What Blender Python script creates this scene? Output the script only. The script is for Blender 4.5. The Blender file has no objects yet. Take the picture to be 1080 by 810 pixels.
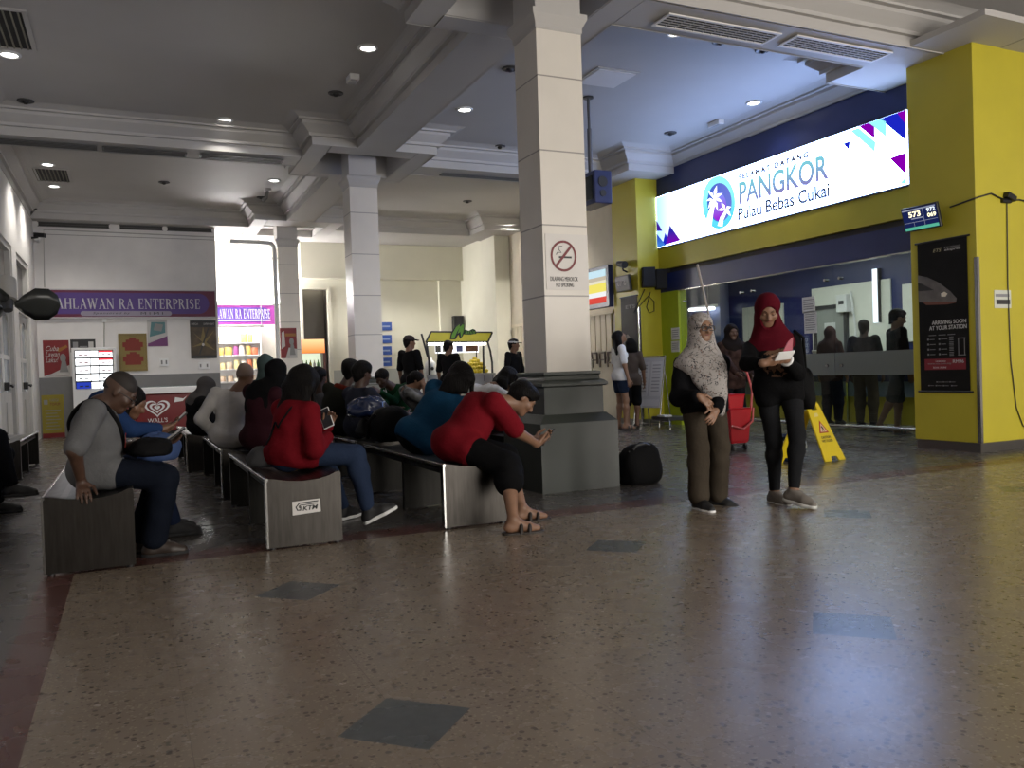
import bpy, math, random
import numpy as np
from math import sin, cos, pi, radians, sqrt, atan2
from mathutils import Vector, Matrix
random.seed(7)
np.random.seed(7)
S = bpy.context.scene
COL = S.collection

# ------------------------------------------------------------------ camera, exposure, daylight
CAM_H = 1.03
YAW, PITCH, ROLL = radians(24.82), radians(-0.95), radians(1.91)
FPX = 873.0
fw = Vector((sin(YAW)*cos(PITCH), cos(YAW)*cos(PITCH), sin(PITCH)))
_r = Vector((cos(YAW), -sin(YAW), 0.0)); _u = _r.cross(fw)
RT = _r*cos(ROLL) - _u*sin(ROLL)
UP = _u*cos(ROLL) + _r*sin(ROLL)
cd = bpy.data.cameras.new('camera'); cam = bpy.data.objects.new('camera', cd); COL.objects.link(cam)
cam.matrix_world = Matrix(((RT.x, UP.x, -fw.x, 0), (RT.y, UP.y, -fw.y, 0), (RT.z, UP.z, -fw.z, CAM_H), (0, 0, 0, 1)))
cd.sensor_fit = 'HORIZONTAL'; cd.sensor_width = 36.0; cd.lens = FPX/1080*36.0
cd.clip_start = 0.05; cd.clip_end = 200
S.camera = cam
S.view_settings.view_transform = 'Standard'; S.view_settings.look = 'None'
S.view_settings.gamma = 1.0; S.view_settings.use_curve_mapping = False
S.view_settings.exposure = EXPOSURE = 0.0
S.cycles.use_denoising = True
S.cycles.max_bounces = 7; S.cycles.diffuse_bounces = 4; S.cycles.glossy_bounces = 4
S.cycles.transparent_max_bounces = 10; S.cycles.transmission_bounces = 4
S.cycles.sample_clamp_indirect = 4.0; S.cycles.caustics_reflective = False; S.cycles.caustics_refractive = False
W = bpy.data.worlds.new('overcast_daylight'); S.world = W; W.use_nodes = True
bg = W.node_tree.nodes['Background']; bg.inputs[0].default_value = (1.0, 0.95, 0.88, 1); bg.inputs[1].default_value = 12.5

def portal(loc, sx, sz, rot):
    l = bpy.data.lights.new('daylight_portal', 'AREA'); l.shape = 'RECTANGLE'; l.size = sx; l.size_y = sz
    l.cycles.is_portal = True
    o = bpy.data.objects.new('daylight_portal', l); COL.objects.link(o); o.location = loc; o.rotation_euler = rot
# two street entrances in the wall behind the photographer
ENT = [(3.2, 6.0), (7.2, 10.6)]
ENT_Y, ENT_H = -5.0, 3.7
for a, b in ENT:
    portal(((a+b)/2, ENT_Y, ENT_H/2), b-a, ENT_H, (radians(90), 0, 0))

def pix(px, py):
    return fw + RT*((px-540)/FPX) - UP*((py-405)/FPX)
def onX(px, py, X):
    d = pix(px, py); return Vector((0, 0, CAM_H)) + d*(X/d.x)
def onY(px, py, Y):
    d = pix(px, py); return Vector((0, 0, CAM_H)) + d*(Y/d.y)
def onZ(px, py, Z=0.0):
    d = pix(px, py); return Vector((0, 0, CAM_H)) + d*((Z-CAM_H)/d.z)

# ------------------------------------------------------------------ materials
MATS = {}
def mat(name, color, rough=0.6, metal=0.0, spec=0.5, var=0.0, vscale=6.0, bump=0.0, bscale=40.0, emit=None, estr=0.0, stretch=None, alpha=None):
    if name in MATS: return MATS[name]
    m = bpy.data.materials.new(name); m.use_nodes = True
    nt = m.node_tree; b = nt.nodes['Principled BSDF']
    b.inputs['Base Color'].default_value = (*color, 1); b.inputs['Roughness'].default_value = rough
    b.inputs['Metallic'].default_value = metal; b.inputs['Specular IOR Level'].default_value = spec
    if var > 0 or bump > 0:
        tc = nt.nodes.new('ShaderNodeTexCoord'); mp = nt.nodes.new('ShaderNodeMapping')
        nt.links.new(tc.outputs['Object'], mp.inputs[0])
        if stretch: mp.inputs['Scale'].default_value = stretch
    if var > 0:
        n = nt.nodes.new('ShaderNodeTexNoise'); n.inputs['Scale'].default_value = vscale; n.inputs['Detail'].default_value = 5
        nt.links.new(mp.outputs[0], n.inputs['Vector'])
        r = nt.nodes.new('ShaderNodeValToRGB')
        r.color_ramp.elements[0].position = 0.3; r.color_ramp.elements[1].position = 0.7
        r.color_ramp.elements[0].color = (*[max(0, c*(1-var)) for c in color], 1)
        r.color_ramp.elements[1].color = (*[min(1, c*(1+var)) for c in color], 1)
        nt.links.new(n.outputs['Fac'], r.inputs[0]); nt.links.new(r.outputs[0], b.inputs['Base Color'])
    if bump > 0:
        n2 = nt.nodes.new('ShaderNodeTexNoise'); n2.inputs['Scale'].default_value = bscale; n2.inputs['Detail'].default_value = 4
        nt.links.new(mp.outputs[0], n2.inputs['Vector'])
        bp = nt.nodes.new('ShaderNodeBump'); bp.inputs['Strength'].default_value = bump; bp.inputs['Distance'].default_value = 0.01
        nt.links.new(n2.outputs['Fac'], bp.inputs['Height']); nt.links.new(bp.outputs[0], b.inputs['Normal'])
    if emit:
        b.inputs['Emission Color'].default_value = (*emit, 1); b.inputs['Emission Strength'].default_value = estr
    if alpha is not None: b.inputs['Alpha'].default_value = alpha
    MATS[name] = m
    return m
def glow(name, color, s, sample=True):
    if name in MATS: return MATS[name]
    m = bpy.data.materials.new(name); m.use_nodes = True; nt = m.node_tree
    nt.nodes.remove(nt.nodes['Principled BSDF'])
    e = nt.nodes.new('ShaderNodeEmission'); e.inputs[0].default_value = (*color, 1); e.inputs[1].default_value = s
    nt.links.new(e.outputs[0], nt.nodes['Material Output'].inputs[0])
    if not sample: m.cycles.emission_sampling = 'NONE'
    MATS[name] = m
    return m
def mixrgb(nt, fac, a, b, mode='MIX'):
    n = nt.nodes.new('ShaderNodeMix'); n.data_type = 'RGBA'; n.blend_type = mode
    for sock, v in ((n.inputs[0], fac), (n.inputs[6], a), (n.inputs[7], b)):
        if hasattr(v, 'links'): nt.links.new(v, sock)
        elif isinstance(v, (int, float)): sock.default_value = v
        else: sock.default_value = (*v, 1)
    return n.outputs[2]
def mth(nt, op, a, b=None, c=None):
    n = nt.nodes.new('ShaderNodeMath'); n.operation = op
    for i, v in enumerate((a, b, c)):
        if v is None: continue
        if hasattr(v, 'links'): nt.links.new(v, n.inputs[i])
        else: n.inputs[i].default_value = v
    return n.outputs[0]

def floor_material():
    m = bpy.data.materials.new('terrazzo_floor'); m.use_nodes = True; nt = m.node_tree; b = nt.nodes['Principled BSDF']
    tc = nt.nodes.new('ShaderNodeTexCoord'); sp = nt.nodes.new('ShaderNodeSeparateXYZ')
    nt.links.new(tc.outputs['Object'], sp.inputs[0]); X, Y = sp.outputs[0], sp.outputs[1]
    def vor(scale, rnd=1.0):
        v = nt.nodes.new('ShaderNodeTexVoronoi'); v.inputs['Scale'].default_value = scale; v.inputs['Randomness'].default_value = rnd
        nt.links.new(tc.outputs['Object'], v.inputs['Vector']); return v
    def noise(scale, det=4):
        n = nt.nodes.new('ShaderNodeTexNoise'); n.inputs['Scale'].default_value = scale; n.inputs['Detail'].default_value = det
        nt.links.new(tc.outputs['Object'], n.inputs['Vector']); return n.outputs['Fac']
    # chips: dark, brown and pale stones set in a sandy ground
    v1, v2 = vor(46), vor(85)
    rn = nt.nodes.new('ShaderNodeSeparateColor'); nt.links.new(v1.outputs['Color'], rn.inputs[0])
    rn2 = nt.nodes.new('ShaderNodeSeparateColor'); nt.links.new(v2.outputs['Color'], rn2.inputs[0])
    base = mixrgb(nt, mth(nt, 'MULTIPLY', noise(3.0), 0.9), (0.185, 0.145, 0.107), (0.245, 0.20, 0.152))
    pale = mth(nt, 'MULTIPLY', mth(nt, 'GREATER_THAN', rn2.outputs[1], 0.62), mth(nt, 'LESS_THAN', v2.outputs['Distance'], 0.42))
    c = mixrgb(nt, mth(nt, 'MULTIPLY', pale, 0.55), base, (0.33, 0.28, 0.22))
    dark = mth(nt, 'MULTIPLY', mth(nt, 'GREATER_THAN', rn.outputs[0], 0.78), mth(nt, 'LESS_THAN', v1.outputs['Distance'], 0.40))
    c = mixrgb(nt, mth(nt, 'MULTIPLY', dark, 0.82), c, (0.055, 0.042, 0.035))
    drk2 = mth(nt, 'MULTIPLY', mth(nt, 'GREATER_THAN', rn2.outputs[0], 0.86), mth(nt, 'LESS_THAN', v2.outputs['Distance'], 0.38))
    c = mixrgb(nt, mth(nt, 'MULTIPLY', drk2, 0.7), c, (0.09, 0.065, 0.05))
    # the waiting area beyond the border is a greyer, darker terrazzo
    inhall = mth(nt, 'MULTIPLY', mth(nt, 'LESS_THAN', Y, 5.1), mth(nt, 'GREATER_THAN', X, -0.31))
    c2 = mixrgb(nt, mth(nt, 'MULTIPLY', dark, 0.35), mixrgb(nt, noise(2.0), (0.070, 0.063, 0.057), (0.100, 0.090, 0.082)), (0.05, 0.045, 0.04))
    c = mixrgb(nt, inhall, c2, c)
    # joints
    def lines(coord, off, step, w):
        f = mth(nt, 'FRACT', mth(nt, 'DIVIDE', mth(nt, 'SUBTRACT', coord, off-step*50), step))
        return mth(nt, 'LESS_THAN', f, w/step)
    jt = mth(nt, 'MAXIMUM', lines(X, 0.12, 0.5783, 0.0035), lines(Y, 1.784, 0.57, 0.0035))
    c = mixrgb(nt, mth(nt, 'MULTIPLY', jt, 0.5), c, (0.09, 0.07, 0.055))
    # slate diamonds
    def cell(coord, off, step):
        f = mth(nt, 'FRACT', mth(nt, 'ADD', mth(nt, 'DIVIDE', mth(nt, 'SUBTRACT', coord, off-step*50), step), 0.5))
        return mth(nt, 'ABSOLUTE', mth(nt, 'MULTIPLY', mth(nt, 'SUBTRACT', f, 0.5), step))
    dm = mth(nt, 'LESS_THAN', mth(nt, 'ADD', cell(X, 0.707, 1.80), cell(Y, 2.354, 1.712)), 0.205)
    dm = mth(nt, 'MULTIPLY', dm, inhall)
    dcol = mixrgb(nt, noise(30.0), (0.055, 0.062, 0.064), (0.095, 0.103, 0.105))
    c = mixrgb(nt, dm, c, dcol)
    # maroon border
    by = mth(nt, 'MULTIPLY', mth(nt, 'MULTIPLY', mth(nt, 'GREATER_THAN', Y, 5.1), mth(nt, 'LESS_THAN', Y, 5.36)), mth(nt, 'GREATER_THAN', X, -0.46))
    bx = mth(nt, 'MULTIPLY', mth(nt, 'MULTIPLY', mth(nt, 'GREATER_THAN', X, -0.46), mth(nt, 'LESS_THAN', X, -0.31)), mth(nt, 'LESS_THAN', Y, 5.36))
    c = mixrgb(nt, mth(nt, 'MAXIMUM', by, bx), c, mixrgb(nt, noise(25.0), (0.075, 0.03, 0.026), (0.12, 0.055, 0.045)))
    nt.links.new(c, b.inputs['Base Color'])
    rr = nt.nodes.new('ShaderNodeMapRange'); nt.links.new(noise(5.0, 6), rr.inputs[0])
    rr.inputs[3].default_value = 0.23; rr.inputs[4].default_value = 0.31
    nt.links.new(rr.outputs[0], b.inputs['Roughness'])
    b.inputs['Specular IOR Level'].default_value = 0.42
    bp = nt.nodes.new('ShaderNodeBump'); bp.inputs['Strength'].default_value = 0.02; bp.inputs['Distance'].default_value = 0.002
    nt.nodes.remove(bp)
    return m

def tiled(name, color, joints, dark, var=0.05, rough=0.45, axis=2, w=0.012):
    """paint or cladding with horizontal joints at the given heights"""
    m = mat(name, color, rough, var=var, vscale=2.5); nt = m.node_tree; b = nt.nodes['Principled BSDF']
    geo = nt.nodes.new('ShaderNodeNewGeometry'); sp = nt.nodes.new('ShaderNodeSeparateXYZ'); nt.links.new(geo.outputs['Position'], sp.inputs[0])
    src = b.inputs['Base Color'].links[0].from_socket; f = None
    for z in joints:
        k = mth(nt, 'LESS_THAN', mth(nt, 'ABSOLUTE', mth(nt, 'SUBTRACT', sp.outputs[axis], z)), w/2)
        f = k if f is None else mth(nt, 'MAXIMUM', f, k)
    nt.links.new(mixrgb(nt, f, src, dark), b.inputs['Base Color'])
    return m

CEIL = mat('ceiling_paint', (0.47, 0.455, 0.44), 0.7, var=0.03, vscale=1.2)
WALL = mat('wall_paint', (0.72, 0.70, 0.68), 0.6, var=0.04, vscale=1.5)
CREAM = mat('cream_wall_paint', (0.74, 0.72, 0.60), 0.6, var=0.04, vscale=1.5)
DADO = mat('grey_dado_paint', (0.17, 0.17, 0.17), 0.45, var=0.05)
YEL = mat('yellow_paint', (0.50, 0.43, 0.032), 0.42, var=0.05, vscale=2.0)
NAVY = mat('navy_panel', (0.012, 0.022, 0.11), 0.4, var=0.15, vscale=1.5)
BLACK = mat('black_plastic', (0.012, 0.012, 0.013), 0.4)
BLACKM = mat('matt_black', (0.010, 0.010, 0.011), 0.75)
DGREY = mat('dark_grey_metal', (0.05, 0.05, 0.052), 0.45, metal=0.3)
WHITE = mat('white_plastic', (0.78, 0.78, 0.77), 0.4)
PAPER = mat('paper', (0.70, 0.70, 0.70), 0.7, var=0.08, vscale=30)
CHROME = mat('chrome', (0.42, 0.42, 0.41), 0.2, metal=1.0)
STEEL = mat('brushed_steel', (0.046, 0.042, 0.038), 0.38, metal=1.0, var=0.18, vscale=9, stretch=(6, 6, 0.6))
STEELD = mat('steel_shade_tone', (0.026, 0.025, 0.023), 0.45, metal=1.0, var=0.15, vscale=9, stretch=(6, 6, 0.6))  # same bench steel, with the shade beneath the seats darkened into its colour
PED = mat('green_grey_gloss_paint', (0.043, 0.050, 0.044), 0.36, var=0.07, vscale=4)
RED = mat('red_plastic', (0.42, 0.012, 0.02), 0.35)
SIGNBLACK = mat('sign_black', (0.012, 0.011, 0.012), 0.5)
LAMP_ON = glow('downlight_lens', (1.0, 0.97, 0.92), 14.0, False)

# ------------------------------------------------------------------ mesh builder
def wloc(o):
    v = Vector((0, 0, 0))
    while o is not None:
        v += o.location; o = o.parent
    return v
class MB:
    def __init__(s): s.v = []; s.f = []; s.m = []; s.mi = 0; s.sm = []
    def add(s, vs, fs, smooth=False):
        o = len(s.v); s.v += [tuple(p) for p in vs]
        for f in fs: s.f.append([i+o for i in f]); s.m.append(s.mi); s.sm.append(smooth)
        return s
    def box(s, x0, x1, y0, y1, z0, z1):
        return s.obox(((x0+x1)/2, (y0+y1)/2, (z0+z1)/2), ((1, 0, 0), (0, 1, 0), (0, 0, 1)), (abs(x1-x0)/2, abs(y1-y0)/2, abs(z1-z0)/2))
    def obox(s, c, ax, h):
        c = Vector(c); A = [Vector(a)*k for a, k in zip(ax, h)]
        vs = [c+A[0]*i+A[1]*j+A[2]*k for i in (-1, 1) for j in (-1, 1) for k in (-1, 1)]
        return s.add(vs, [(0, 1, 3, 2), (4, 6, 7, 5), (0, 4, 5, 1), (2, 3, 7, 6), (0, 2, 6, 4), (1, 5, 7, 3)])
    def bar(s, a, b, w, h, up=(0, 0, 1)):
        a, b = Vector(a), Vector(b); d = b-a; L = d.length; d.normalize(); u = Vector(up)
        x = d.cross(u)
        if x.length < 1e-4: x = d.cross(Vector((1, 0, 0)))
        x.normalize(); z = x.cross(d)
        return s.obox((a+b)/2, (x, d, z), (w/2, L/2, h/2))
    def ring_loft(s, rings, cap=True, smooth=True, closed=True):
        n = len(rings[0]); vs = [p for r in rings for p in r]; fs = []
        for i in range(len(rings)-1):
            for j in range(n if closed else n-1):
                k = (j+1) % n; fs.append((i*n+j, i*n+k, (i+1)*n+k, (i+1)*n+j))
        s.add(vs, fs, smooth)
        if cap: s.add(rings[0], [tuple(range(n-1, -1, -1))]); s.add(rings[-1], [tuple(range(n))])
        return s
    def cyl(s, a, b, r0, r1=None, n=16, cap=True):
        r1 = r0 if r1 is None else r1
        a, b = Vector(a), Vector(b); d = (b-a).normalized()
        x = d.cross(Vector((0, 0, 1)) if abs(d.z) < .9 else Vector((1, 0, 0))).normalized(); y = d.cross(x)
        c = [(cos(2*pi*i/n), sin(2*pi*i/n)) for i in range(n)]
        return s.ring_loft([[a+(x*p+y*q)*r0 for p, q in c], [b+(x*p+y*q)*r1 for p, q in c]], cap)
    def tube(s, pts, r, n=8, rs=None):
        pts = [Vector(p) for p in pts]; rings = []
        px = None
        for i, p in enumerate(pts):
            d = (pts[min(i+1, len(pts)-1)]-pts[max(i-1, 0)]).normalized()
            if px is None: px = d.cross(Vector((0, 0, 1)) if abs(d.z) < .9 else Vector((1, 0, 0))).normalized()
            else:
                px = px-d*px.dot(d); px.normalize()
            py = d.cross(px); rr = rs[i] if rs else r
            rings.append([p+(px*cos(2*pi*k/n)+py*sin(2*pi*k/n))*rr for k in range(n)])
        return s.ring_loft(rings)
    def lathe(s, prof, c, n=24, ax=(0, 0, 1)):
        c = Vector(c); ax = Vector(ax).normalized()
        x = ax.cross(Vector((0, 1, 0)) if abs(ax.y) < .9 else Vector((1, 0, 0))).normalized(); y = ax.cross(x)
        return s.ring_loft([[c+ax*z+(x*cos(2*pi*k/n)+y*sin(2*pi*k/n))*r for k in range(n)] for r, z in prof])
    def ball(s, c, r, n=12, m=8, ax=None):
        c = Vector(c); r = (r, r, r) if isinstance(r, (int, float)) else r
        A = ax or (Vector((1, 0, 0)), Vector((0, 1, 0)), Vector((0, 0, 1)))
        rings = []
        for i in range(m+1):
            t = -pi/2+pi*max(0.02, min(m-0.02, i))/m
            rings.append([c+A[0]*(r[0]*cos(t)*cos(2*pi*k/n))+A[1]*(r[1]*cos(t)*sin(2*pi*k/n))+A[2]*(r[2]*sin(t)) for k in range(n)])
        return s.ring_loft(rings)
    def prism(s, poly, o, xa, ya, t):
        """polygon in the plane o + u*xa + v*ya, extruded by vector t"""
        o, xa, ya, t = Vector(o), Vector(xa), Vector(ya), Vector(t)
        n = len(poly); p = [o+xa*u+ya*v for u, v in poly]; q = [a+t for a in p]
        s.add(p+q, [tuple(range(n-1, -1, -1)), tuple(range(n, 2*n))]+[(i, (i+1) % n, n+(i+1) % n, n+i) for i in range(n)])
        return s
    def build(s, name, mats, parent=None, loc=None, bevel=0, label=None, fix=True):
        base = wloc(parent) if parent is not None else Vector(loc or (0, 0, 0))
        me = bpy.data.meshes.new(name)
        me.from_pydata([(p[0]-base.x, p[1]-base.y, p[2]-base.z) for p in s.v], [], s.f)
        for m in (mats if isinstance(mats, (list, tuple)) else [mats]): me.materials.append(m)
        me.polygons.foreach_set('material_index', s.m); me.polygons.foreach_set('use_smooth', s.sm)
        if fix:
            import bmesh
            b = bmesh.new(); b.from_mesh(me); bmesh.ops.recalc_face_normals(b, faces=b.faces); b.to_mesh(me); b.free()
        o = bpy.data.objects.new(name, me); COL.objects.link(o)
        if parent is not None: o.parent = parent
        else: o.location = base
        if bevel:
            bv = o.modifiers.new('edge', 'BEVEL'); bv.width = bevel; bv.segments = 2; bv.limit_method = 'ANGLE'
        if label: o['label'] = label
        return o
def thing(name, label, cat, loc=(0, 0, 0), group=None):
    o = bpy.data.objects.new(name, None); COL.objects.link(o); o.location = loc; o.empty_display_size = 0.1
    o['label'] = label; o['category'] = cat
    if group: o['group'] = group
    return o
def tag(o, label, cat, group=None):
    o['label'] = label; o['category'] = cat
    if group: o['group'] = group
    return o
def struct(o):
    o['kind'] = 'structure'; return o
def dup(root, delta, label=None, group=None, rz=0.0):
    r = root.copy(); COL.objects.link(r); r.location = root.location+Vector(delta); r.rotation_euler.z += rz
    if label: r['label'] = label
    if group: r['group'] = group
    for ch in list(root.children):
        c = ch.copy(); COL.objects.link(c); c.parent = r
        for g in list(ch.children):
            d = g.copy(); COL.objects.link(d); d.parent = c
    return r
def text(name, body, m, o, xa, ya, w, h, parent, depth=0.004, out=None, italic=0.0, bold=0.0, space=1.0):
    """lettering fitted into a w x h field whose lower-left corner is o"""
    cu = bpy.data.curves.new(name, 'FONT'); cu.body = body; cu.extrude = 0.5; cu.offset = bold; cu.shear = italic
    cu.space_character = space; cu.resolution_u = 4; cu.align_x = 'CENTER'
    t = bpy.data.objects.new('tmp_'+name, cu); COL.objects.link(t)
    me = bpy.data.meshes.new_from_object(t.evaluated_get(bpy.context.evaluated_depsgraph_get()))
    bpy.data.objects.remove(t); bpy.data.curves.remove(cu)
    n = len(me.vertices); co = np.zeros(n*3); me.vertices.foreach_get('co', co); co = co.reshape(-1, 3)
    lo, hi = co.min(0), co.max(0)
    u = (co[:, 0]-lo[0])/(hi[0]-lo[0])*w; v = (co[:, 1]-lo[1])/(hi[1]-lo[1])*h; d = np.where(co[:, 2] > 0, depth, 0.0)
    xa, ya = np.array(Vector(xa).normalized()), np.array(Vector(ya).normalized()); nn = np.cross(xa, ya)
    base = wloc(parent) if parent is not None else Vector((0, 0, 0))
    P = np.array(o)-np.array(base)+u[:, None]*xa+v[:, None]*ya+d[:, None]*nn
    me.vertices.foreach_set('co', P.astype(np.float32).ravel()); me.update()
    me.materials.clear(); me.materials.append(m)
    ob = bpy.data.objects.new(name, me); COL.objects.link(ob); ob.name = name
    if parent is not None: ob.parent = parent
    return ob
# ------------------------------------------------------------------ the hall: floor, ceiling, walls
ROW = [6.45, 12.65, 18.78]          # column rows
COLX = [3.43, 3.36, 3.27]
PX0, PX1 = 8.07, 8.92               # yellow pillars
PROW = [6.2, 12.5, 18.6]
SOF, TOP = 4.28, 4.62
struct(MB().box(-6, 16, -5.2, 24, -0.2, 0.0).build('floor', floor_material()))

def ceiling_bay(poly, i):
    """coffer over a rectilinear outline (counter-clockwise): stepped plaster cornice rising to a flat panel"""
    n = len(poly)
    def inset(d):
        out = []
        for k in range(n):
            p0, p1, p2 = poly[k-1], poly[k], poly[(k+1) % n]
            def nrm(a, b):
                dx, dy = b[0]-a[0], b[1]-a[1]; L = math.hypot(dx, dy); return (-dy/L, dx/L)
            a, b = nrm(p0, p1), nrm(p1, p2)
            out.append((p1[0]+(a[0]+b[0])*d, p1[1]+(a[1]+b[1])*d))
        return out
    prof = [(-.012, SOF-.012), (0, SOF-.012), (0, SOF+.10), (.05, SOF+.10), (.05, SOF+.14), (.11, SOF+.19), (.16, SOF+.235), (.16, SOF+.275), (.22, SOF+.275), (.22, SOF+.30), (.30, TOP-.01), (.34, TOP)]
    mb = MB()
    mb.ring_loft([[(x, y, z) for x, y in inset(d)] for d, z in prof], cap=False, smooth=False)
    mb.add([(x, y, TOP) for x, y in inset(.34)], [tuple(range(n))])
    struct(mb.build('ceiling', CEIL))
def notched(x0, y0, x1, y1, sw=None, se=None, ne=None, nw=None):
    """rectangle, each corner optionally cut back to the given (x, y) by a column ring"""
    P = []
    P += [(x0, sw[1]), (sw[0], sw[1]), (sw[0], y0)] if sw else [(x0, y0)]
    P += [(se[0], y0), (se[0], se[1]), (x1, se[1])] if se else [(x1, y0)]
    P += [(x1, ne[1]), (ne[0], ne[1]), (ne[0], y1)] if ne else [(x1, y1)]
    P += [(nw[0], y1), (nw[0], nw[1]), (x0, nw[1])] if nw else [(x0, y1)]
    return P
BW, RG = 0.28, 0.92                 # beam half width, column ring half width
cx = 3.36
LX0, RX1 = -1.6, 8.52
rows = [-5.0]+ROW
# left-hand coffers
ceiling_bay(notched(LX0+.012, -5.0, cx-BW, ROW[0]-BW, ne=(cx-RG, ROW[0]-RG)), 0)
ceiling_bay(notched(LX0+.012, ROW[0]+BW, cx-BW, ROW[1]-BW, se=(cx-RG, ROW[0]+RG), ne=(cx-RG, ROW[1]-RG-.1)), 1)
ceiling_bay(notched(LX0+.012, ROW[1]+BW, cx-BW, ROW[2]-.42, se=(cx-RG, ROW[1]+RG-.05), ne=(cx-RG, ROW[2]-RG-.4)), 2)
# coffers towards the ticket hall
ceiling_bay(notched(cx+BW, -5.0, 12.0, PROW[0]-BW+.2, nw=(cx+RG, ROW[0]-RG)), 3)
ceiling_bay(notched(cx+BW, ROW[0]+BW, RX1, ROW[1]-BW, sw=(cx+RG, ROW[0]+RG), se=(7.55, PROW[0]+RG+.15), ne=(7.6, PROW[1]-RG), nw=(cx+RG, ROW[1]-RG-.1)), 4)
ceiling_bay(notched(cx+BW, ROW[1]+BW, RX1, ROW[2]-.42, sw=(cx+RG, ROW[1]+RG-.05), se=(7.6, PROW[1]+RG), ne=(7.5, ROW[2]-RG-.4), nw=(cx+RG, ROW[2]-RG-.4)), 5)
# soffits of the beams between the coffers and of the rings about the columns
sb = MB()
SOFN = [0]
def soff(x0, x1, y0, y1):
    SOFN[0] += 1; e = .005; z = SOF-.0015*(SOFN[0] % 7); sb.box(x0+e, x1-e, y0+e, y1-e, z, SOF+.06)
for i, y in enumerate(ROW):
    y0, y1 = (y-BW, y+BW) if i < 2 else (y-.42, y+.3)
    hole = .64
    soff(LX0, cx-RG, y0, y1); soff(cx+RG, 12.0, y0, y1 if i < 2 else y+.3)
    ring0, ring1 = (y-RG, y+RG) if i == 0 else ((y-RG-.1, y+RG-.05) if i == 1 else (y-RG-.4, y+RG))
    soff(cx-RG, cx-hole, ring0, ring1); soff(cx+hole, cx+RG, ring0, ring1)
    soff(cx-hole, cx+hole, ring0, y-hole); soff(cx-hole, cx+hole, y+hole, ring1)
    for x in (cx-hole, cx+hole): sb.box(x-.01, x+.01, y-hole, y+hole, SOF, TOP+.3)
    for yy in (y-hole, y+hole): sb.box(cx-hole, cx+hole, yy-.01, yy+.01, SOF, TOP+.3)
soff(cx-BW, cx+BW, -5, ROW[0]-RG); soff(cx-BW, cx+BW, ROW[0]+RG, ROW[1]-RG-.1); soff(cx-BW, cx+BW, ROW[1]+RG-.05, ROW[2]-RG-.4)
soff(7.55, RX1, PROW[0]-RG, PROW[0]+RG+.15); soff(7.6, RX1, PROW[1]-RG, PROW[1]+RG); soff(7.5, RX1, ROW[2]-RG-.4, ROW[2]+.3)
soff(RX1, 12.0, PROW[0]-RG, PROW[0]+RG)
struct(sb.build('ceiling_beam_soffit', CEIL))
struct(MB().box(-6, 16, -5.2, 24, TOP+.3, TOP+.5).build('ceiling_slab', mat('void_shade_tone', (0.05, 0.048, 0.045), 0.8)))  # slab coloured dark to stand for the shade inside the column rings
struct(MB().box(LX0, 9.0, ROW[2]+.3, 21.4, 4.42, 4.48).build('ceiling_rear', CEIL))

# entrance wall behind the photographer, with its openings to the street
w = MB(); xs = [-6]+[v for e in ENT for v in e]+[12.2]
for k in range(0, len(xs), 2): w.box(xs[k], xs[k+1], ENT_Y-.2, ENT_Y, 0, TOP+.4)
for a, b in ENT: w.box(a, b, ENT_Y-.2, ENT_Y, ENT_H, TOP+.4)
struct(w.build('wall_entrance', WALL))
struct(MB().box(12.0, 12.2, -5, PROW[0]-.3, 0, TOP+.4).build('wall_right', WALL))
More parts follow.
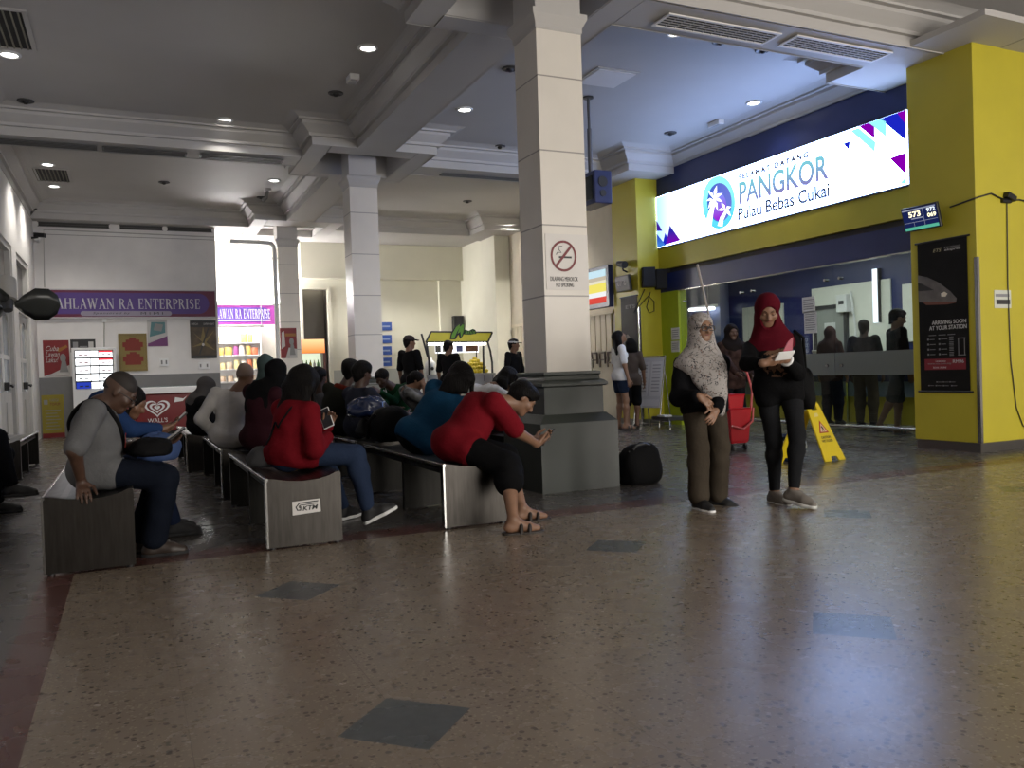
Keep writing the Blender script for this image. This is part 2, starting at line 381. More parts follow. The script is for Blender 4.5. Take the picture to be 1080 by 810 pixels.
# wall along the left with its glazed doors further down
lw = MB(); lw.box(LX0-.25, LX0, -5, 13.0, 0, TOP+.4); lw.box(LX0-.25, LX0, 13.0, 18.8, 3.25, TOP+.4)
D1, D2 = (13.25, 15.15), (15.75, 17.55)
for a, b in ((13.0, D1[0]), (D1[1], D2[0]), (D2[1], 18.8)): lw.box(LX0-.25, LX0, a, b, 0, 3.25)
struct(lw.build('wall_left', WALL))
DOORW = mat('door_gloss_paint', (0.50, 0.49, 0.47), 0.4, var=0.05)
DGLASS = mat('frosted_door_glass', (0.36, 0.40, 0.43), 0.18, var=0.12, vscale=2)
for di, (a, b) in enumerate((D1, D2)):
    d = thing('door_%d' % (di+1), 'cream double door with arched glass panes in the side wall', 'door', (LX0-.1, (a+b)/2, 0)); d['kind'] = 'structure'
    fr = MB(); x0, x1 = LX0-.16, LX0-.02
    fr.box(x0, x1, a, a+.07, 0, 3.25).box(x0, x1, b-.07, b, 0, 3.25).box(x0, x1, a+.07, b-.07, 3.16, 3.25).box(x0, x1, a+.07, b-.07, 2.28, 2.36)
    fr.build('door_frame', DOORW, d)
    MB().box(LX0-.12, LX0-.1, a+.07, b-.07, 2.36, 3.16).build('transom_pane', mat('dim_transom', (0.20, 0.19, 0.18), 0.4), d)
    mid = (a+b)/2
    for (u, v) in ((a+.07, mid-.005), (mid+.005, b-.07)):
        lf = MB(); X0, X1 = LX0-.12, LX0-.07
        lf.box(X0, X1, u, u+.11, 0, 2.28).box(X0, X1, v-.11, v, 0, 2.28)
        for z0, z1 in ((0, .95), (1.45, 1.52), (2.16, 2.28)): lf.box(X0, X1, u+.11, v-.11, z0, z1)
        lf.box(X1-.005, X1+.015, u+.16, v-.16, .2, .8)
        n = 12; yc, hw = (u+v)/2, (v-u)/2-.11
        arc = [(yc-hw*cos(pi*k/n), 2.02+.14*sin(pi*k/n)) for k in range(n+1)]
        lf.prism(arc+[(yc+hw, 2.17), (yc-hw, 2.17)], (X0, 0, 0), (0, 1, 0), (0, 0, 1), (.05, 0, 0))
        leaf = lf.build('door_leaf', DOORW, d)
        for z0, z1 in ((.95, 1.45), (1.52, 2.17)):
            MB().box(X0+.015, X0+.03, u+.11, v-.11, z0, z1).build('pane', DGLASS, leaf)
    h = MB(); h.box(LX0-.07, LX0+.0, mid+.03, mid+.16, .98, 1.10); h.tube([(LX0-.02, mid+.09, 1.05), (LX0+.05, mid+.09, 1.05), (LX0+.05, mid-.08, 1.03)], .016)
    h.build('door_lock', BLACK, d, label='black door lock and handle')
# shop wall across the end of the waiting hall
SHOPY, SHOPX = 18.7, 1.78
struct(tiled('shop_wall_paint', (0.72, 0.70, 0.68), [4.02], (0.25, 0.24, 0.23)) and MB().box(LX0, SHOPX, SHOPY, SHOPY+.2, 1.19, SOF+.1).build('wall_shop', MATS['shop_wall_paint']))
struct(MB().box(LX0, SHOPX, SHOPY-.004, SHOPY+.2, 0, 1.19).build('wall_shop_dado', DADO))
# rear wall, its recess and the returns
RY = 21.3
rw = MB(); rw.box(LX0, 4.05, RY, RY+.2, 0, 4.5).box(4.72, 9.0, RY, RY+.2, 0, 4.5).box(4.05, 4.72, RY, RY+.2, 3.27, 4.5)
struct(rw.build('wall_rear', CREAM))
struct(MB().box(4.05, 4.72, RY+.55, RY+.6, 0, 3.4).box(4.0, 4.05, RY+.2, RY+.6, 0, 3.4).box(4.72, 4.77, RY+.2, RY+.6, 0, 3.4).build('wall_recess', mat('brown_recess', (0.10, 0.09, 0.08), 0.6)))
t = MB(); t.box(4.0, 4.07, RY-.04, RY, 0, 3.33).box(4.70, 4.79, RY-.04, RY, 0, 3.33).box(4.07, 4.70, RY-.04, RY, 3.26, 3.33)
struct(t.build('trim_1', CREAM))
struct(MB().box(4.0, 8.5, RY-.30, RY, 3.52, 4.45).build('ceiling_bulkhead', CREAM))
struct(MB().box(8.35, 8.5, 19.1, RY, 0, 4.5).build('wall_return', CREAM))
struct(MB().box(7.72, 8.35, RY-.12, RY, 0, 4.5).build('wall_pier', CREAM))
struct(MB().box(4.8, 7.7, RY-.012, RY, 0, 1.18).build('wall_rear_dado', mat('pale_grey_dado', (0.42, 0.43, 0.40), .5)))
# wall between the far pillars, and the storefront's solid parts
struct(MB().box(8.45, 8.6, 12.92, 18.2, 0, 4.3).build('wall_right_far', mat('beige_wall', (0.55, 0.50, 0.40), .6, var=.04)))
SX = 8.51
struct(MB().box(SX, SX+.2, PROW[0]+.4, 12.12, 3.96, 4.6).build('wall_fascia_navy', NAVY))
struct(MB().box(SX, SX+.2, PROW[0]+.4, 12.12, 2.70, 3.10).build('wall_fascia_yellow', YEL))
struct(MB().box(SX+.1, SX+.2, PROW[0]+.4, 12.12, 3.10, 3.96).build('wall_fascia', DGREY))
struct(MB().box(SX+.02, SX+.2, 11.60, 12.12, 0, 2.30).build('wall_lime_panel', mat('lime_paint', (0.36, 0.44, 0.018), 0.35, var=.06)))
# dark slot and navy head over the glazing
struct(MB().box(SX+.08, SX+.2, PROW[0]+.4, 12.12, 2.60, 2.70).build('trim_2', mat('shutter_slot', (0.04, 0.038, 0.035), .7)))
struct(MB().box(SX+.02, SX+.2, PROW[0]+.4, 12.12, 2.30, 2.62).build('trim_3', NAVY))

# ------------------------------------------------------------------ columns
COLP = tiled('column_cladding', (0.70, 0.66, 0.60), [3.51, 2.88, 2.25, 1.65], (0.30, 0.28, 0.26), var=.04, rough=.35)
def column(x, y, label):
    t = thing('column', label, 'column', (x, y, 0), 'clad columns down the hall')
    def lev(prof, name, m):
        MB().ring_loft([[(x-w, y-w, z), (x+w, y-w, z), (x+w, y+w, z), (x-w, y+w, z)] for w, z in prof], smooth=False).build(name, m, t)
    lev([(.372, 0), (.372, .575), (.30, .645)], 'pedestal_base', PED)
    lev([(.285, .63), (.285, .875)], 'pedestal', PED)
    lev([(.30, .875), (.318, .885), (.318, .905), (.295, .925), (.27, .935), (.262, .965), (.275, .98), (.275, 1.0), (.245, 1.005)], 'base_moulding', PED)
    lev([(.216, 1.0), (.216, 3.94)], 'shaft', COLP)
    lev([(.216, 3.90), (.225, 3.91), (.225, 3.95), (.26, 4.02), (.26, 4.06), (.216, 4.08), (.216, TOP+.25)], 'capital', CEIL)
    return t
column(COLX[0], ROW[0], 'white clad column with the no smoking sign on a green pedestal')
column(COLX[1], ROW[1], 'slim white clad column standing behind the seated crowd')
column(COLX[2], ROW[2], 'white clad column with a red poster beside the lit shop counter')
def pillar(y, label, m, h, y0=-.4, y1=.4):
    t = thing('pillar', label, 'pillar', (PX0+.42, y, 0))
    MB().box(PX0, PX1, y+y0, y+y1, .10, h).build('shaft', m, t, bevel=.006)
    MB().box(PX0+.012, PX1-.012, y+y0+.012, y+y1-.012, 0, .10).build('skirting', mat('skirting_steel', (.22, .21, .20), .35, metal=1.0), t, label='brushed steel skirting')
    return t
pA = pillar(PROW[0], 'broad yellow pillar carrying the train banner and number display', YEL, SOF+.01)
pB = pillar(PROW[1], 'yellow pillar behind the girl in the white shirt', YEL, SOF+.01)
pC = pillar(PROW[2], 'white square pillar behind the man in the white visor', CREAM, SOF+.01)
# steel corner guards on the yellow pillars
for p, y in ((pA, PROW[0]-.4), (pB, PROW[1]-.4)):
    MB().box(PX0-.006, PX0+.03, y-.006, y+.03, .1, 2.05).build('corner_guard', CHROME, p, label='bright steel corner guard')

# ------------------------------------------------------------------ ceiling fittings
def downlight(x, y, label, on=True, z=TOP):
    power = 55 if y < 13 else (620 if x > 3.5 else (140 if x < 0 else 300))
    t = thing('downlight', label, 'ceiling light', (x, y, z), 'recessed downlights')
    MB().lathe([(.085, 0), (.115, 0), (.115, -.012), (.085, -.02), (.08, -.004)], (x, y, z), 20).build('trim_ring', WHITE, t)
    MB().lathe([(.001, -.006), (.082, -.006), (.082, -.004), (.001, -.004)], (x, y, z), 20).build('lens', LAMP_ON, t, label='glowing white lens')
    l = bpy.data.lights.new('lamp_beam', 'SPOT'); l.energy = power; l.spot_size = radians(125); l.spot_blend = .8; l.shadow_soft_size = .07; l.color = (1, .95, .88)
    o = bpy.data.objects.new('lamp_beam', l); COL.objects.link(o); o.parent = t; o.location = (0, 0, -.04)
for (px, py), lb in (((10, 57), 'lit downlight beside the big slatted grille'), ((388, 50), 'lit downlight nearest the small ceiling box'),
    ((237, 126), 'lit downlight in front of the first slot beam'), ((490, 115), 'lit downlight just past the plaster beam, near the no smoking column'),
    ((713, 34), 'lit downlight beside the long air grilles'), ((795, 108), 'lit downlight above the illuminated sign'),
    ((50, 173), 'lit downlight at the near edge of the small square grille'), ((57, 196), 'lit downlight at the far edge of the small square grille'),
    ((63, 214), 'lit downlight close to the corner camera'), ((201, 221), 'lit downlight above the purple shop sign'),
    ((289, 190), 'lit downlight above the column with the red poster'), ((407, 233), 'lit downlight just past the slim middle column'),
    ((460, 236), 'lit downlight above the food stall'), ((538, 226), 'lit downlight in front of the white square pillar'),):
    p = onZ(px, py, TOP); downlight(p.x, p.y, lb)
downlight(7.9, 15.9, 'lit downlight over the far queue screen')
def sensor(px, py, label, r=.075):
    p = onZ(px, py, TOP); t = thing('ceiling_sensor', label, 'ceiling fitting', p, 'round ceiling fittings')
    MB().lathe([(r*1.3, 0), (r*1.3, -.012), (r, -.02), (r*.9, -.012), (.001, -.008)], p, 18).build('rim', DGREY, t)
    MB().lathe([(r*.55, -.012), (r*.5, -.03), (r*.3, -.045), (.001, -.05)], p, 14).build('dome', BLACK, t)
for q, lb in (((27, 106), 'dark round ceiling fitting below the big slatted grille'), ((354, 98), 'dark round fitting beside the small ceiling box'),
    ((538, 72), 'dark round fitting close to the top of the no smoking column'), ((527, 154), 'dark round fitting before the blue lit cornice'),
    ((707, 140), 'small dark round fitting above the palm emblem'), ((760, 43), 'pale round fitting next to the lit downlight by the air grilles'),
    ((805, 52), 'dark round fitting at the joint between the air grilles'), ((173, 192), 'faint round fitting between the slots and the shop sign'),
    ((276, 208), 'round fitting below the hook bracket'), ((493, 212), 'faint round fitting above the food stall')):
    sensor(*q, lb)
def ceil_box(px, py, label, sx=.14, sy=.22, sz=.07, name='emergency_light'):
    p = onZ(px, py, TOP); t = thing(name, label, 'emergency light', p)
    MB().box(p.x-sx/2, p.x+sx/2, p.y-sy/2, p.y+sy/2, TOP-sz, TOP).build('body', WHITE, t, bevel=.008)
    MB().box(p.x-sx/2+.02, p.x+sx/2-.02, p.y-sy/2+.02, p.y+sy/2-.02, TOP-sz-.008, TOP-sz+.002).build('diffuser', mat('grey_diffuser', (.35, .35, .36), .3), t)
ceil_box(372, 80, 'small white box on the ceiling near the plaster beam', .12, .2)
ceil_box(755, 128, 'white emergency light box above the illuminated sign', .10, .26)
p = onZ(282, 200, TOP); k = thing('ceiling_bracket', 'grey hook bracket on the ceiling by the red poster column', 'bracket', p)
MB().box(p.x-.05, p.x+.05, p.y-.1, p.y+.1, TOP-.03, TOP).build('plate', WHITE, k)
MB().tube([(p.x, p.y, TOP-.03), (p.x-.03, p.y, TOP-.16), (p.x-.10, p.y, TOP-.22)], .035).build('hook', mat('grey_plastic', (.22, .22, .22), .5), k)
p = onZ(640, 82, TOP); k = thing('access_panel', 'square access panel in the ceiling near the hanging box', 'ceiling panel', p)
MB().box(p.x-.3, p.x+.3, p.y-.3, p.y+.3, TOP-.012, TOP).build('frame', CEIL, k); MB().box(p.x-.26, p.x+.26, p.y-.26, p.y+.26, TOP-.018, TOP-.01).build('panel', WALL, k)
def square_grille(x0, x1, y0, y1, label, n=9, z=TOP):
    t = thing('ceiling_grille', label, 'air grille', ((x0+x1)/2, (y0+y1)/2, z), 'square return air grilles')
    MB().box(x0, x1, y0, y1, z-.006, z).build('backing', BLACKM, t)
    f = MB(); f.box(x0-.04, x0, y0-.04, y1+.04, z-.02, z).box(x1, x1+.04, y0-.04, y1+.04, z-.02, z).box(x0, x1, y0-.04, y0, z-.02, z).box(x0, x1, y1, y1+.04, z-.02, z)
    f.build('frame', CEIL, t)
    s = MB()
    for k in range(n):
        x = x0+(x1-x0)*(k+.5)/n; s.obox((x, (y0+y1)/2, z-.012), ((.5, 0, .86), (0, 1, 0), (-.86, 0, .5)), (.012, (y1-y0)/2, .003))
    s.build('slats', mat('dusty_slats', (.16, .15, .11), .6), t)
square_grille(-1.38, -.80, 9.15, 10.15, 'large dusty slatted grille in the nearest coffer')
square_grille(-1.33, -.81, 15.62, 16.55, 'small slatted grille between two lit downlights over the side doors')
def slot(x0, x1, y, w, label, z=SOF-.012, frame=False):
    t = thing('slot_diffuser', label, 'air slot', ((x0+x1)/2, y, z), 'linear air slots')
    MB().box(x0, x1, y-w/2, y+w/2, z-.004, z+.004).build('slot', mat('slot_black', (.03, .028, .026), .6), t)
    f = MB()
    for yy in (y-w/2, y-w/6, y+w/6, y+w/2): f.box(x0-.01, x1+.01, yy-.006, yy+.006, z-.012, z)
    for x in (x0, x1): f.box(x-.012, x+.012, y-w/2, y+w/2, z-.012, z)
    f.build('blades', mat('slot_frame', (.09, .088, .085), .5), t)
slot(-1.45, -.29, 12.70, .22, 'air slot in the middle beam, the one closest to the side doors')
slot(-.20, .86, 12.70, .22, 'air slot in the middle beam, central of its row of three')
slot(1.06, 2.2, 12.70, .22, 'air slot in the middle beam, the one closest to the slim column')
def wall_slot(x0, x1, label):
    y, z0, z1 = SHOPY, 4.185, 4.255; t = thing('slot_diffuser', label, 'air slot', ((x0+x1)/2, y, z0), 'linear air slots')
    MB().box(x0, x1, y-.012, y, z0, z1).build('slot', mat('slot_black', (.03, .028, .026), .6), t)
    f = MB().box(x0-.015, x1+.015, y-.02, y, z1, z1+.012).box(x0-.015, x1+.015, y-.02, y, z0-.012, z0); f.box(x0, x1, y-.018, y-.012, (z0+z1)/2-.004, (z0+z1)/2+.004); f.build('blades', mat('slot_frame', (.09, .088, .085), .5), t)
wall_slot(-1.5, -.25, 'air slot over the purple shop sign, nearest the corner camera')
wall_slot(-.05, .75, 'air slot over the middle of the purple shop sign')
wall_slot(.85, 1.72, 'air slot over the end of the purple shop sign near the lit counter')
slot(4.75, 6.4, 12.75, .13, 'air slot under the blue lit cornice beside the no smoking column')
def long_grille(x0, x1, y0, y1, label):
    z = SOF-.012; t = thing('air_grille', label, 'air grille', ((x0+x1)/2, (y0+y1)/2, z), 'long air grilles in the near beam')
    MB().box(x0, x1, y0, y1, z-.003, z+.003).build('backing', BLACKM, t)
    f = MB(); f.box(x0-.03, x1+.03, y0-.03, y0, z-.014, z).box(x0-.03, x1+.03, y1, y1+.03, z-.014, z).box(x0-.03, x0, y0, y1, z-.014, z).box(x1, x1+.03, y0, y1, z-.014, z)
    f.build('frame', WALL, t)
    s = MB()
    for k in range(1, 5): y = y0+(y1-y0)*k/5; s.box(x0, x1, y-.004, y+.004, z-.012, z)
    for k in range(1, 12): x = x0+(x1-x0)*k/12; s.box(x-.003, x+.003, y0, y1, z-.010, z)
    s.build('louvre', mat('louvre_grey', (.30, .29, .28), .5), t)
long_grille(4.66, 5.95, 6.33, 6.56, 'long louvred air grille in the near beam, closer to the no smoking column')
long_grille(6.18, 7.45, 6.30, 6.53, 'long louvred air grille in the near beam, closer to the yellow pillar')
# ------------------------------------------------------------------ illuminated sign over the ticket hall
def seglist(*pts): return list(pts)
LX = SX-.02
LY0, LY1, LZ0, LZ1 = PROW[0]+.42, 12.10, 3.085, 3.965
led = thing('illuminated_sign', 'long glowing white sign with a palm emblem over the ticket hall', 'sign', (LX, (LY0+LY1)/2, LZ0))
MB().box(LX+.004, LX+.12, LY0-.0, LY1, LZ0-.025, LZ1+.025).build('sign_case', BLACK, led)
LEDW = glow('led_white', (0.37, 0.53, 1.0), 12.5)
face = MB().box(LX-.004, LX+.004, LY0+.01, LY1-.01, LZ0, LZ1).build('sign_face', LEDW, led)
def lp(px, py): # a point on the sign face as (distance along from its far end, height)
    q = onX(px, py, LX); return (LY1-q.y, q.z-LZ0)
LO, LXA, LYA = (LX-.006, LY1, LZ0), (0, -1, 0), (0, 0, 1)
def lshape(name, pts, m, off=0.0):
    pts = [(min(max(u, .012), LY1-LY0-.012), min(max(v, .004), LZ1-LZ0-.004)) for u, v in [lp(*p) for p in pts]]
    o = MB().prism(pts, (LO[0]-off, LO[1], LO[2]), LXA, LYA, (-.003, 0, 0)).build(name, m, led); return o
def grad(name, c0, c1, s, z0, z1, axis=2):
    m = glow(name, c0, s, False); nt = m.node_tree; e = nt.nodes['Emission']
    g = nt.nodes.new('ShaderNodeNewGeometry'); sp = nt.nodes.new('ShaderNodeSeparateXYZ'); nt.links.new(g.outputs['Position'], sp.inputs[0])
    mr = nt.nodes.new('ShaderNodeMapRange'); nt.links.new(sp.outputs[axis], mr.inputs[0]); mr.inputs[1].default_value = z0; mr.inputs[2].default_value = z1
    nt.links.new(mixrgb(nt, mr.outputs[0], c0, c1), e.inputs[0]); return m
AQUA = glow('led_aqua', (0.17, 0.72, 0.80), 1.25, False); LBLUE = glow('led_blue', (0.012, 0.02, .55), 1.0, False)
PURP = glow('led_purple', (0.24, 0.0, 0.42), 1.0, False); DPURP = glow('led_indigo', (0.05, 0.012, 0.32), 1.0, False); MINT = glow('led_mint', (.30, .85, .85), 1.2, False)
SKYB = grad('led_sky', (0.10, 0.33, 0.85), (.80, .93, 1.0), 1.3, 12.1, 11.5, 1)
lshape('blue_fade', [(693, 209), (722, 197), (724, 252), (693, 261)], grad('led_fade', (0.30, 0.58, 1.0), (0.86, .93, 1.0), 1.6, 12.1, 11.5, 1))
lshape('purple_triangle', [(692, 233), (699, 243.5), (692, 244)], DPURP, .002)
lshape('spike', [(693, 247), (703, 259), (693, 262)], grad('led_spike', (.06, .25, .75), (.02, .05, .5), 1.0, 3.1, 3.3), .002)
lshape('spike', [(700, 255), (702, 246), (708, 255.5), (702, 258.5)], LBLUE, .003)
lshape('spike', [(703, 258), (707, 238), (718, 253.5)], grad('led_spike2', (.20, .0, .45), (.03, .02, .4), 1.0, 3.1, 3.3), .004)
lshape('blue_triangle', [(890, 151.5), (897, 149), (896, 158)], LBLUE, .002)
lshape('aqua_stripe', [(898, 138), (906, 135), (924, 150), (923, 160)], MINT, .002)
lshape('purple_stripe', [(907, 131), (917, 127.5), (923, 134), (923, 146)], PURP, .004)
lshape('aqua_stripe', [(917, 128), (929, 122.5), (935, 128), (935, 144)], MINT, .003)
lshape('blue_triangle', [(929, 124.5), (955, 114), (956, 148)], LBLUE, .003)
lshape('purple_triangle', [(947, 118), (956, 114.5), (956, 131)], PURP, .005)
lshape('purple_triangle', [(939, 167), (956, 161), (956, 184)], PURP, .003)
lshape('aqua_corner', [(950, 193), (956, 187), (956.5, 196)], MINT, .003)
# palm emblem
def ell(cx, cy, rx, ry, a0=0, a1=2*pi, n=28): return [(cx+rx*cos(a0+(a1-a0)*k/n), cy+ry*sin(a0+(a1-a0)*k/n)) for k in range(n)]
lshape('emblem_ring', ell(758.5, 213.5, 17.3, 28), grad('led_ring', (.10, .62, .80), (.28, .86, .84), 1.25, 3.3, 3.7), .002)
lshape('emblem_disc', ell(759.5, 213.5, 12.8, 20.5), grad('led_disc', (.02, .12, .62), (.16, .20, .72), 1.0, 10.8, 10.2, 1), .005)
lshape('emblem_sunset', ell(759, 218, 8.0, 15.0), grad('led_sunset', (.30, .02, .62), (.22, .25, .85), 1.15, 3.3, 3.65), .008)
PW = glow('led_palm_white', (.9, .95, 1.0), 2.2, False)
lshape('palm_trunk', [(744, 240), (748, 225), (753, 211), (755.5, 212), (753, 226), (751, 241)], PW, .011)
for a, b in (((754, 211), (746, 212)), ((754, 210), (748, 201)), ((754, 210), (757, 196)), ((754, 210), (763, 204)), ((754, 210), (763, 213)), ((754, 210), (758, 222)), ((754, 210), (748, 220))):
    mx, my = (a[0]+b[0])/2, (a[1]+b[1])/2; dx, dy = b[0]-a[0], b[1]-a[1]; L = math.hypot(dx, dy)
    lshape('palm_frond', [a, (mx-dy/L*1.6, my+dx/L*1.6-1), b, (mx+dy/L*1.6, my-dx/L*1.6-1.2)], PW, .012)
for a, b in (((766, 222), (772, 218)), ((766, 222), (762, 214)), ((766, 222), (772, 228)), ((766, 222), (758, 222))):
    mx, my = (a[0]+b[0])/2, (a[1]+b[1])/2; dx, dy = b[0]-a[0], b[1]-a[1]; L = math.hypot(dx, dy)
    lshape('palm_frond', [a, (mx-dy/L*1.6, my+dx/L*1.6-1), b, (mx+dy/L*1.6, my-dx/L*1.6-1.2)], PW, .013)
lshape('palm_trunk', [(758, 238), (761, 229), (766, 222), (768, 223), (764, 232), (763, 239)], PW, .013)
GTXT = glow('led_grey_lettering', (.05, .06, .10), 1.0, False)
def ltext(name, body, u0, v0, w, h, m, off=.002, **k):
    text(name, body, m, (LX-.006-off, LY1-u0, LZ0+v0), (0, -1, 0), (0, 0, 1), w, h, led, depth=.003, **k)
ltext('sign_lettering', 'SELAMAT DATANG', 2.17, .70, 1.42, .085, glow('led_pale_lettering', (.10, .11, .16), 1.0, False), space=1.35, bold=.055)
ltext('sign_lettering', 'PANGKOR', 2.17, .335, 1.76, .335, grad('led_teal_purple', (.24, .20, .50), (.20, .60, .68), 1.1, 3.42, 3.75), bold=.02)
ltext('sign_lettering', 'Pulau Bebas Cukai', 2.14, .10, 1.80, .19, GTXT, bold=.018)

# ------------------------------------------------------------------ storefront glazing and the ticket hall behind it
gl = bpy.data.materials.new('shopfront_glass'); gl.use_nodes = True; nt = gl.node_tree
nt.nodes.remove(nt.nodes['Principled BSDF'])
tr = nt.nodes.new('ShaderNodeBsdfTransparent'); tr.inputs[0].default_value = (.86, .90, .90, 1)
gs = nt.nodes.new('ShaderNodeBsdfGlossy'); gs.inputs['Roughness'].default_value = .02
fr_ = nt.nodes.new('ShaderNodeLayerWeight'); fr_.inputs[0].default_value = .12; mx_ = nt.nodes.new('ShaderNodeMixShader')
nt.links.new(mth(nt, 'ADD', mth(nt, 'MULTIPLY', mth(nt, 'POWER', fr_.outputs[1], 4.0), .7), .035), mx_.inputs[0]); nt.links.new(tr.outputs[0], mx_.inputs[1]); nt.links.new(gs.outputs[0], mx_.inputs[2]); nt.links.new(mx_.outputs[0], nt.nodes['Material Output'].inputs[0])
FRIT = mat('frosted_band', (.20, .22, .21), .5, alpha=.93)
panes = [(6.62, 8.21), (8.22, 9.9), (9.91, 11.58)]
for i, (a, b) in enumerate(panes):
    g = MB().box(SX+.05, SX+.062, a, b, .03, 2.31).build('window_%d' % (i+1), gl); struct(g)
    MB().box(SX+.044, SX+.049, a, b, .82, 1.12).build('frosted_band', FRIT, g)
    c = MB()
    for y in (a+.12, b-.12): c.cyl((SX+.02, y, .95), (SX+.09, y, .95), .022, n=10).cyl((SX+.02, y, 2.1), (SX+.09, y, 2.1), .02, n=10)
    c.build('glass_fixing', CHROME, g)
tb = MB(); tb.box(SX+.03, SX+.08, 6.6, 11.6, 2.285, 2.31); struct(tb.build('trim_4', CHROME))
rl = thing('low_rail', 'low chrome rail along the foot of the ticket hall glass', 'rail', (SX-.06, 7.5, 0))
MB().tube([(SX-.06, 8.36, 0), (SX-.06, 8.36, .10), (SX-.06, 8.31, .16), (SX-.06, 7.5, .165), (SX-.06, 6.72, .165), (SX-.06, 6.66, .10), (SX-.06, 6.66, 0)], .022, n=10).build('rail_tube', CHROME, rl)
dup(rl, (0, 2.2, 0), 'low chrome rail by the blue bucket, farther along the glass')
# hall interior
IX = 12.0
struct(MB().box(IX, IX+.2, 5.9, 19, 0, 3.4).build('wall_ticket_rear', NAVY))
struct(MB().box(SX+.2, IX, 6.0, 19, 3.0, 3.1).build('ceiling_ticket_hall', mat('ticket_ceiling', (.55, .56, .62), .7)))
struct(MB().box(PX1, IX, 5.9, 6.1, 0, 3.1).build('wall_ticket_side', NAVY))
struct(MB().box(SX+.2, IX, 18.8, 19, 0, 3.1).build('wall_ticket_far', mat('lavender_wall', (.5, .52, .62), .6)))
def wallpanel(name, tl, br, m, X, d=.03):
    a, b = onX(*tl, X), onX(*br, X)
    return MB().box(X-d, X, min(a.y, b.y), max(a.y, b.y), max(0, min(a.z, b.z)), max(a.z, b.z)).build(name, m)
WHITEW = mat('bright_white_wall', (.74, .74, .66), .6, var=.03)
struct(wallpanel('wall_white_bay', (857, 305), (944, 452), WHITEW, IX))
struct(wallpanel('wall_white_bay', (784, 325), (829, 400), WHITEW, IX))
struct(wallpanel('wall_white_bay', (953, 300), (966, 360), WHITEW, IX, .04))
struct(wallpanel('wall_lavender_bay', (718, 300), (752, 390), mat('lavender_panel', (.46, .48, .66), .5), IX, .05))
struct(wallpanel('wall_blue_pier', (756, 290), (772, 430), mat('slate_blue_panel', (.10, .14, .30), .5), IX, .25))
d3 = thing('door_3', 'grey door with a paper notice behind the ticket hall glass', 'door', (IX-.05, 11.0, 0)); d3['kind'] = 'structure'
a, b = onX(862, 331, IX-.05), onX(891, 331, IX-.05)
MB().box(IX-.07, IX-.03, b.y, a.y, 0, 1.98).build('door_leaf', mat('grey_door', (.30, .31, .29), .5), d3)
f = MB(); f.box(IX-.09, IX-.03, a.y, a.y+.07, 0, 2.05).box(IX-.09, IX-.03, b.y-.07, b.y, 0, 2.05).box(IX-.09, IX-.03, b.y, a.y, 1.98, 2.05); f.build('door_frame', DGREY, d3)
MB().box(IX-.085, IX-.075, (a.y+b.y)/2-.13, (a.y+b.y)/2+.13, 1.35, 1.72).build('notice', PAPER, d3)
k = thing('wall_box', 'white meter box on the bright wall behind the glass', 'box', (IX-.1, 10.8, 2.1))
q = onX(890, 320, IX-.1); MB().box(IX-.17, IX-.03, q.y-.12, q.y+.12, q.z-.16, q.z+.16).build('body', WHITE, k, bevel=.01); MB().box(IX-.175, IX-.168, q.y-.06, q.y+.06, q.z-.02, q.z+.05).build('dial', DGREY, k)
MB().tube([(IX-.1, q.y-.16, q.z+.2), (IX-.06, q.y-.22, q.z-.5), (IX-.06, q.y-.22, 0.6)], .02).build('conduit', WHITE, k)
# ticket counters
ct = thing('ticket_counter', 'long blue and yellow ticket counter behind the glass', 'counter', (10.9, 9.5, 0))
MB().box(10.7, 11.2, 7.0, 13.2, .0, .42).build('plinth', mat('counter_yellow', (.50, .42, .04), .4), ct)
MB().box(10.68, 11.2, 7.0, 13.2, .42, .66).build('front', mat('counter_grey_blue', (.16, .21, .26), .4), ct)
MB().box(10.68, 11.2, 7.0, 13.2, .66, .95).build('upper_front', NAVY, ct); MB().box(10.6, 11.25, 6.95, 13.25, .95, .99).build('worktop', DGREY, ct)
for y in (8.0, 9.0, 10.0, 11.0, 12.0): MB().box(10.66, 10.69, y-.015, y+.015, 0, .95).build('joint_strip', CHROME, ct)
fl_ = thing('strip_light', 'white fluorescent strip light behind the scarf of the walking woman', 'light', (IX-.4, 14.5, 2.0))
a, b = onX(727, 327, IX-.4), onX(753, 325.3, IX-.4)
MB().cyl((IX-.4, a.y, a.z), (IX-.4, b.y, b.z), .03, n=10).build('tube', glow('tube_white', (.95, .97, 1), 9, False), fl_); MB().box(IX-.4, IX-.3, b.y, a.y, a.z+.0, a.z+.06).build('fitting', WHITE, fl_)
MB().box(IX-.36, IX-.04, (a.y+b.y)/2-.05, (a.y+b.y)/2+.05, a.z+.02, a.z+.05).build('wall_arm', WHITE, fl_)
st = thing('light_strip', 'tall thin white light strip on the navy panel behind the glass', 'light', (IX-.06, 10.0, 2.2))
a, b = onX(920, 284, IX-.06), onX(927, 340, IX-.06)
MB().box(IX-.07, IX-.005, b.y, a.y, b.z, a.z).build('diffuser', glow('strip_white', (.9, .93, 1), 2.0, False), st); MB().box(IX-.075, IX-.004, b.y-.03, b.y, b.z, a.z).build('edge', DGREY, st)
for px in (725, 800, 905):
    q = onX(px, 255, 10.2)
lt = bpy.data.lights.new('ticket_hall_light', 'AREA'); lt.shape = 'RECTANGLE'; lt.size = .6; lt.size_y = 6; lt.energy = 75; lt.color = (.95, 1, .93)
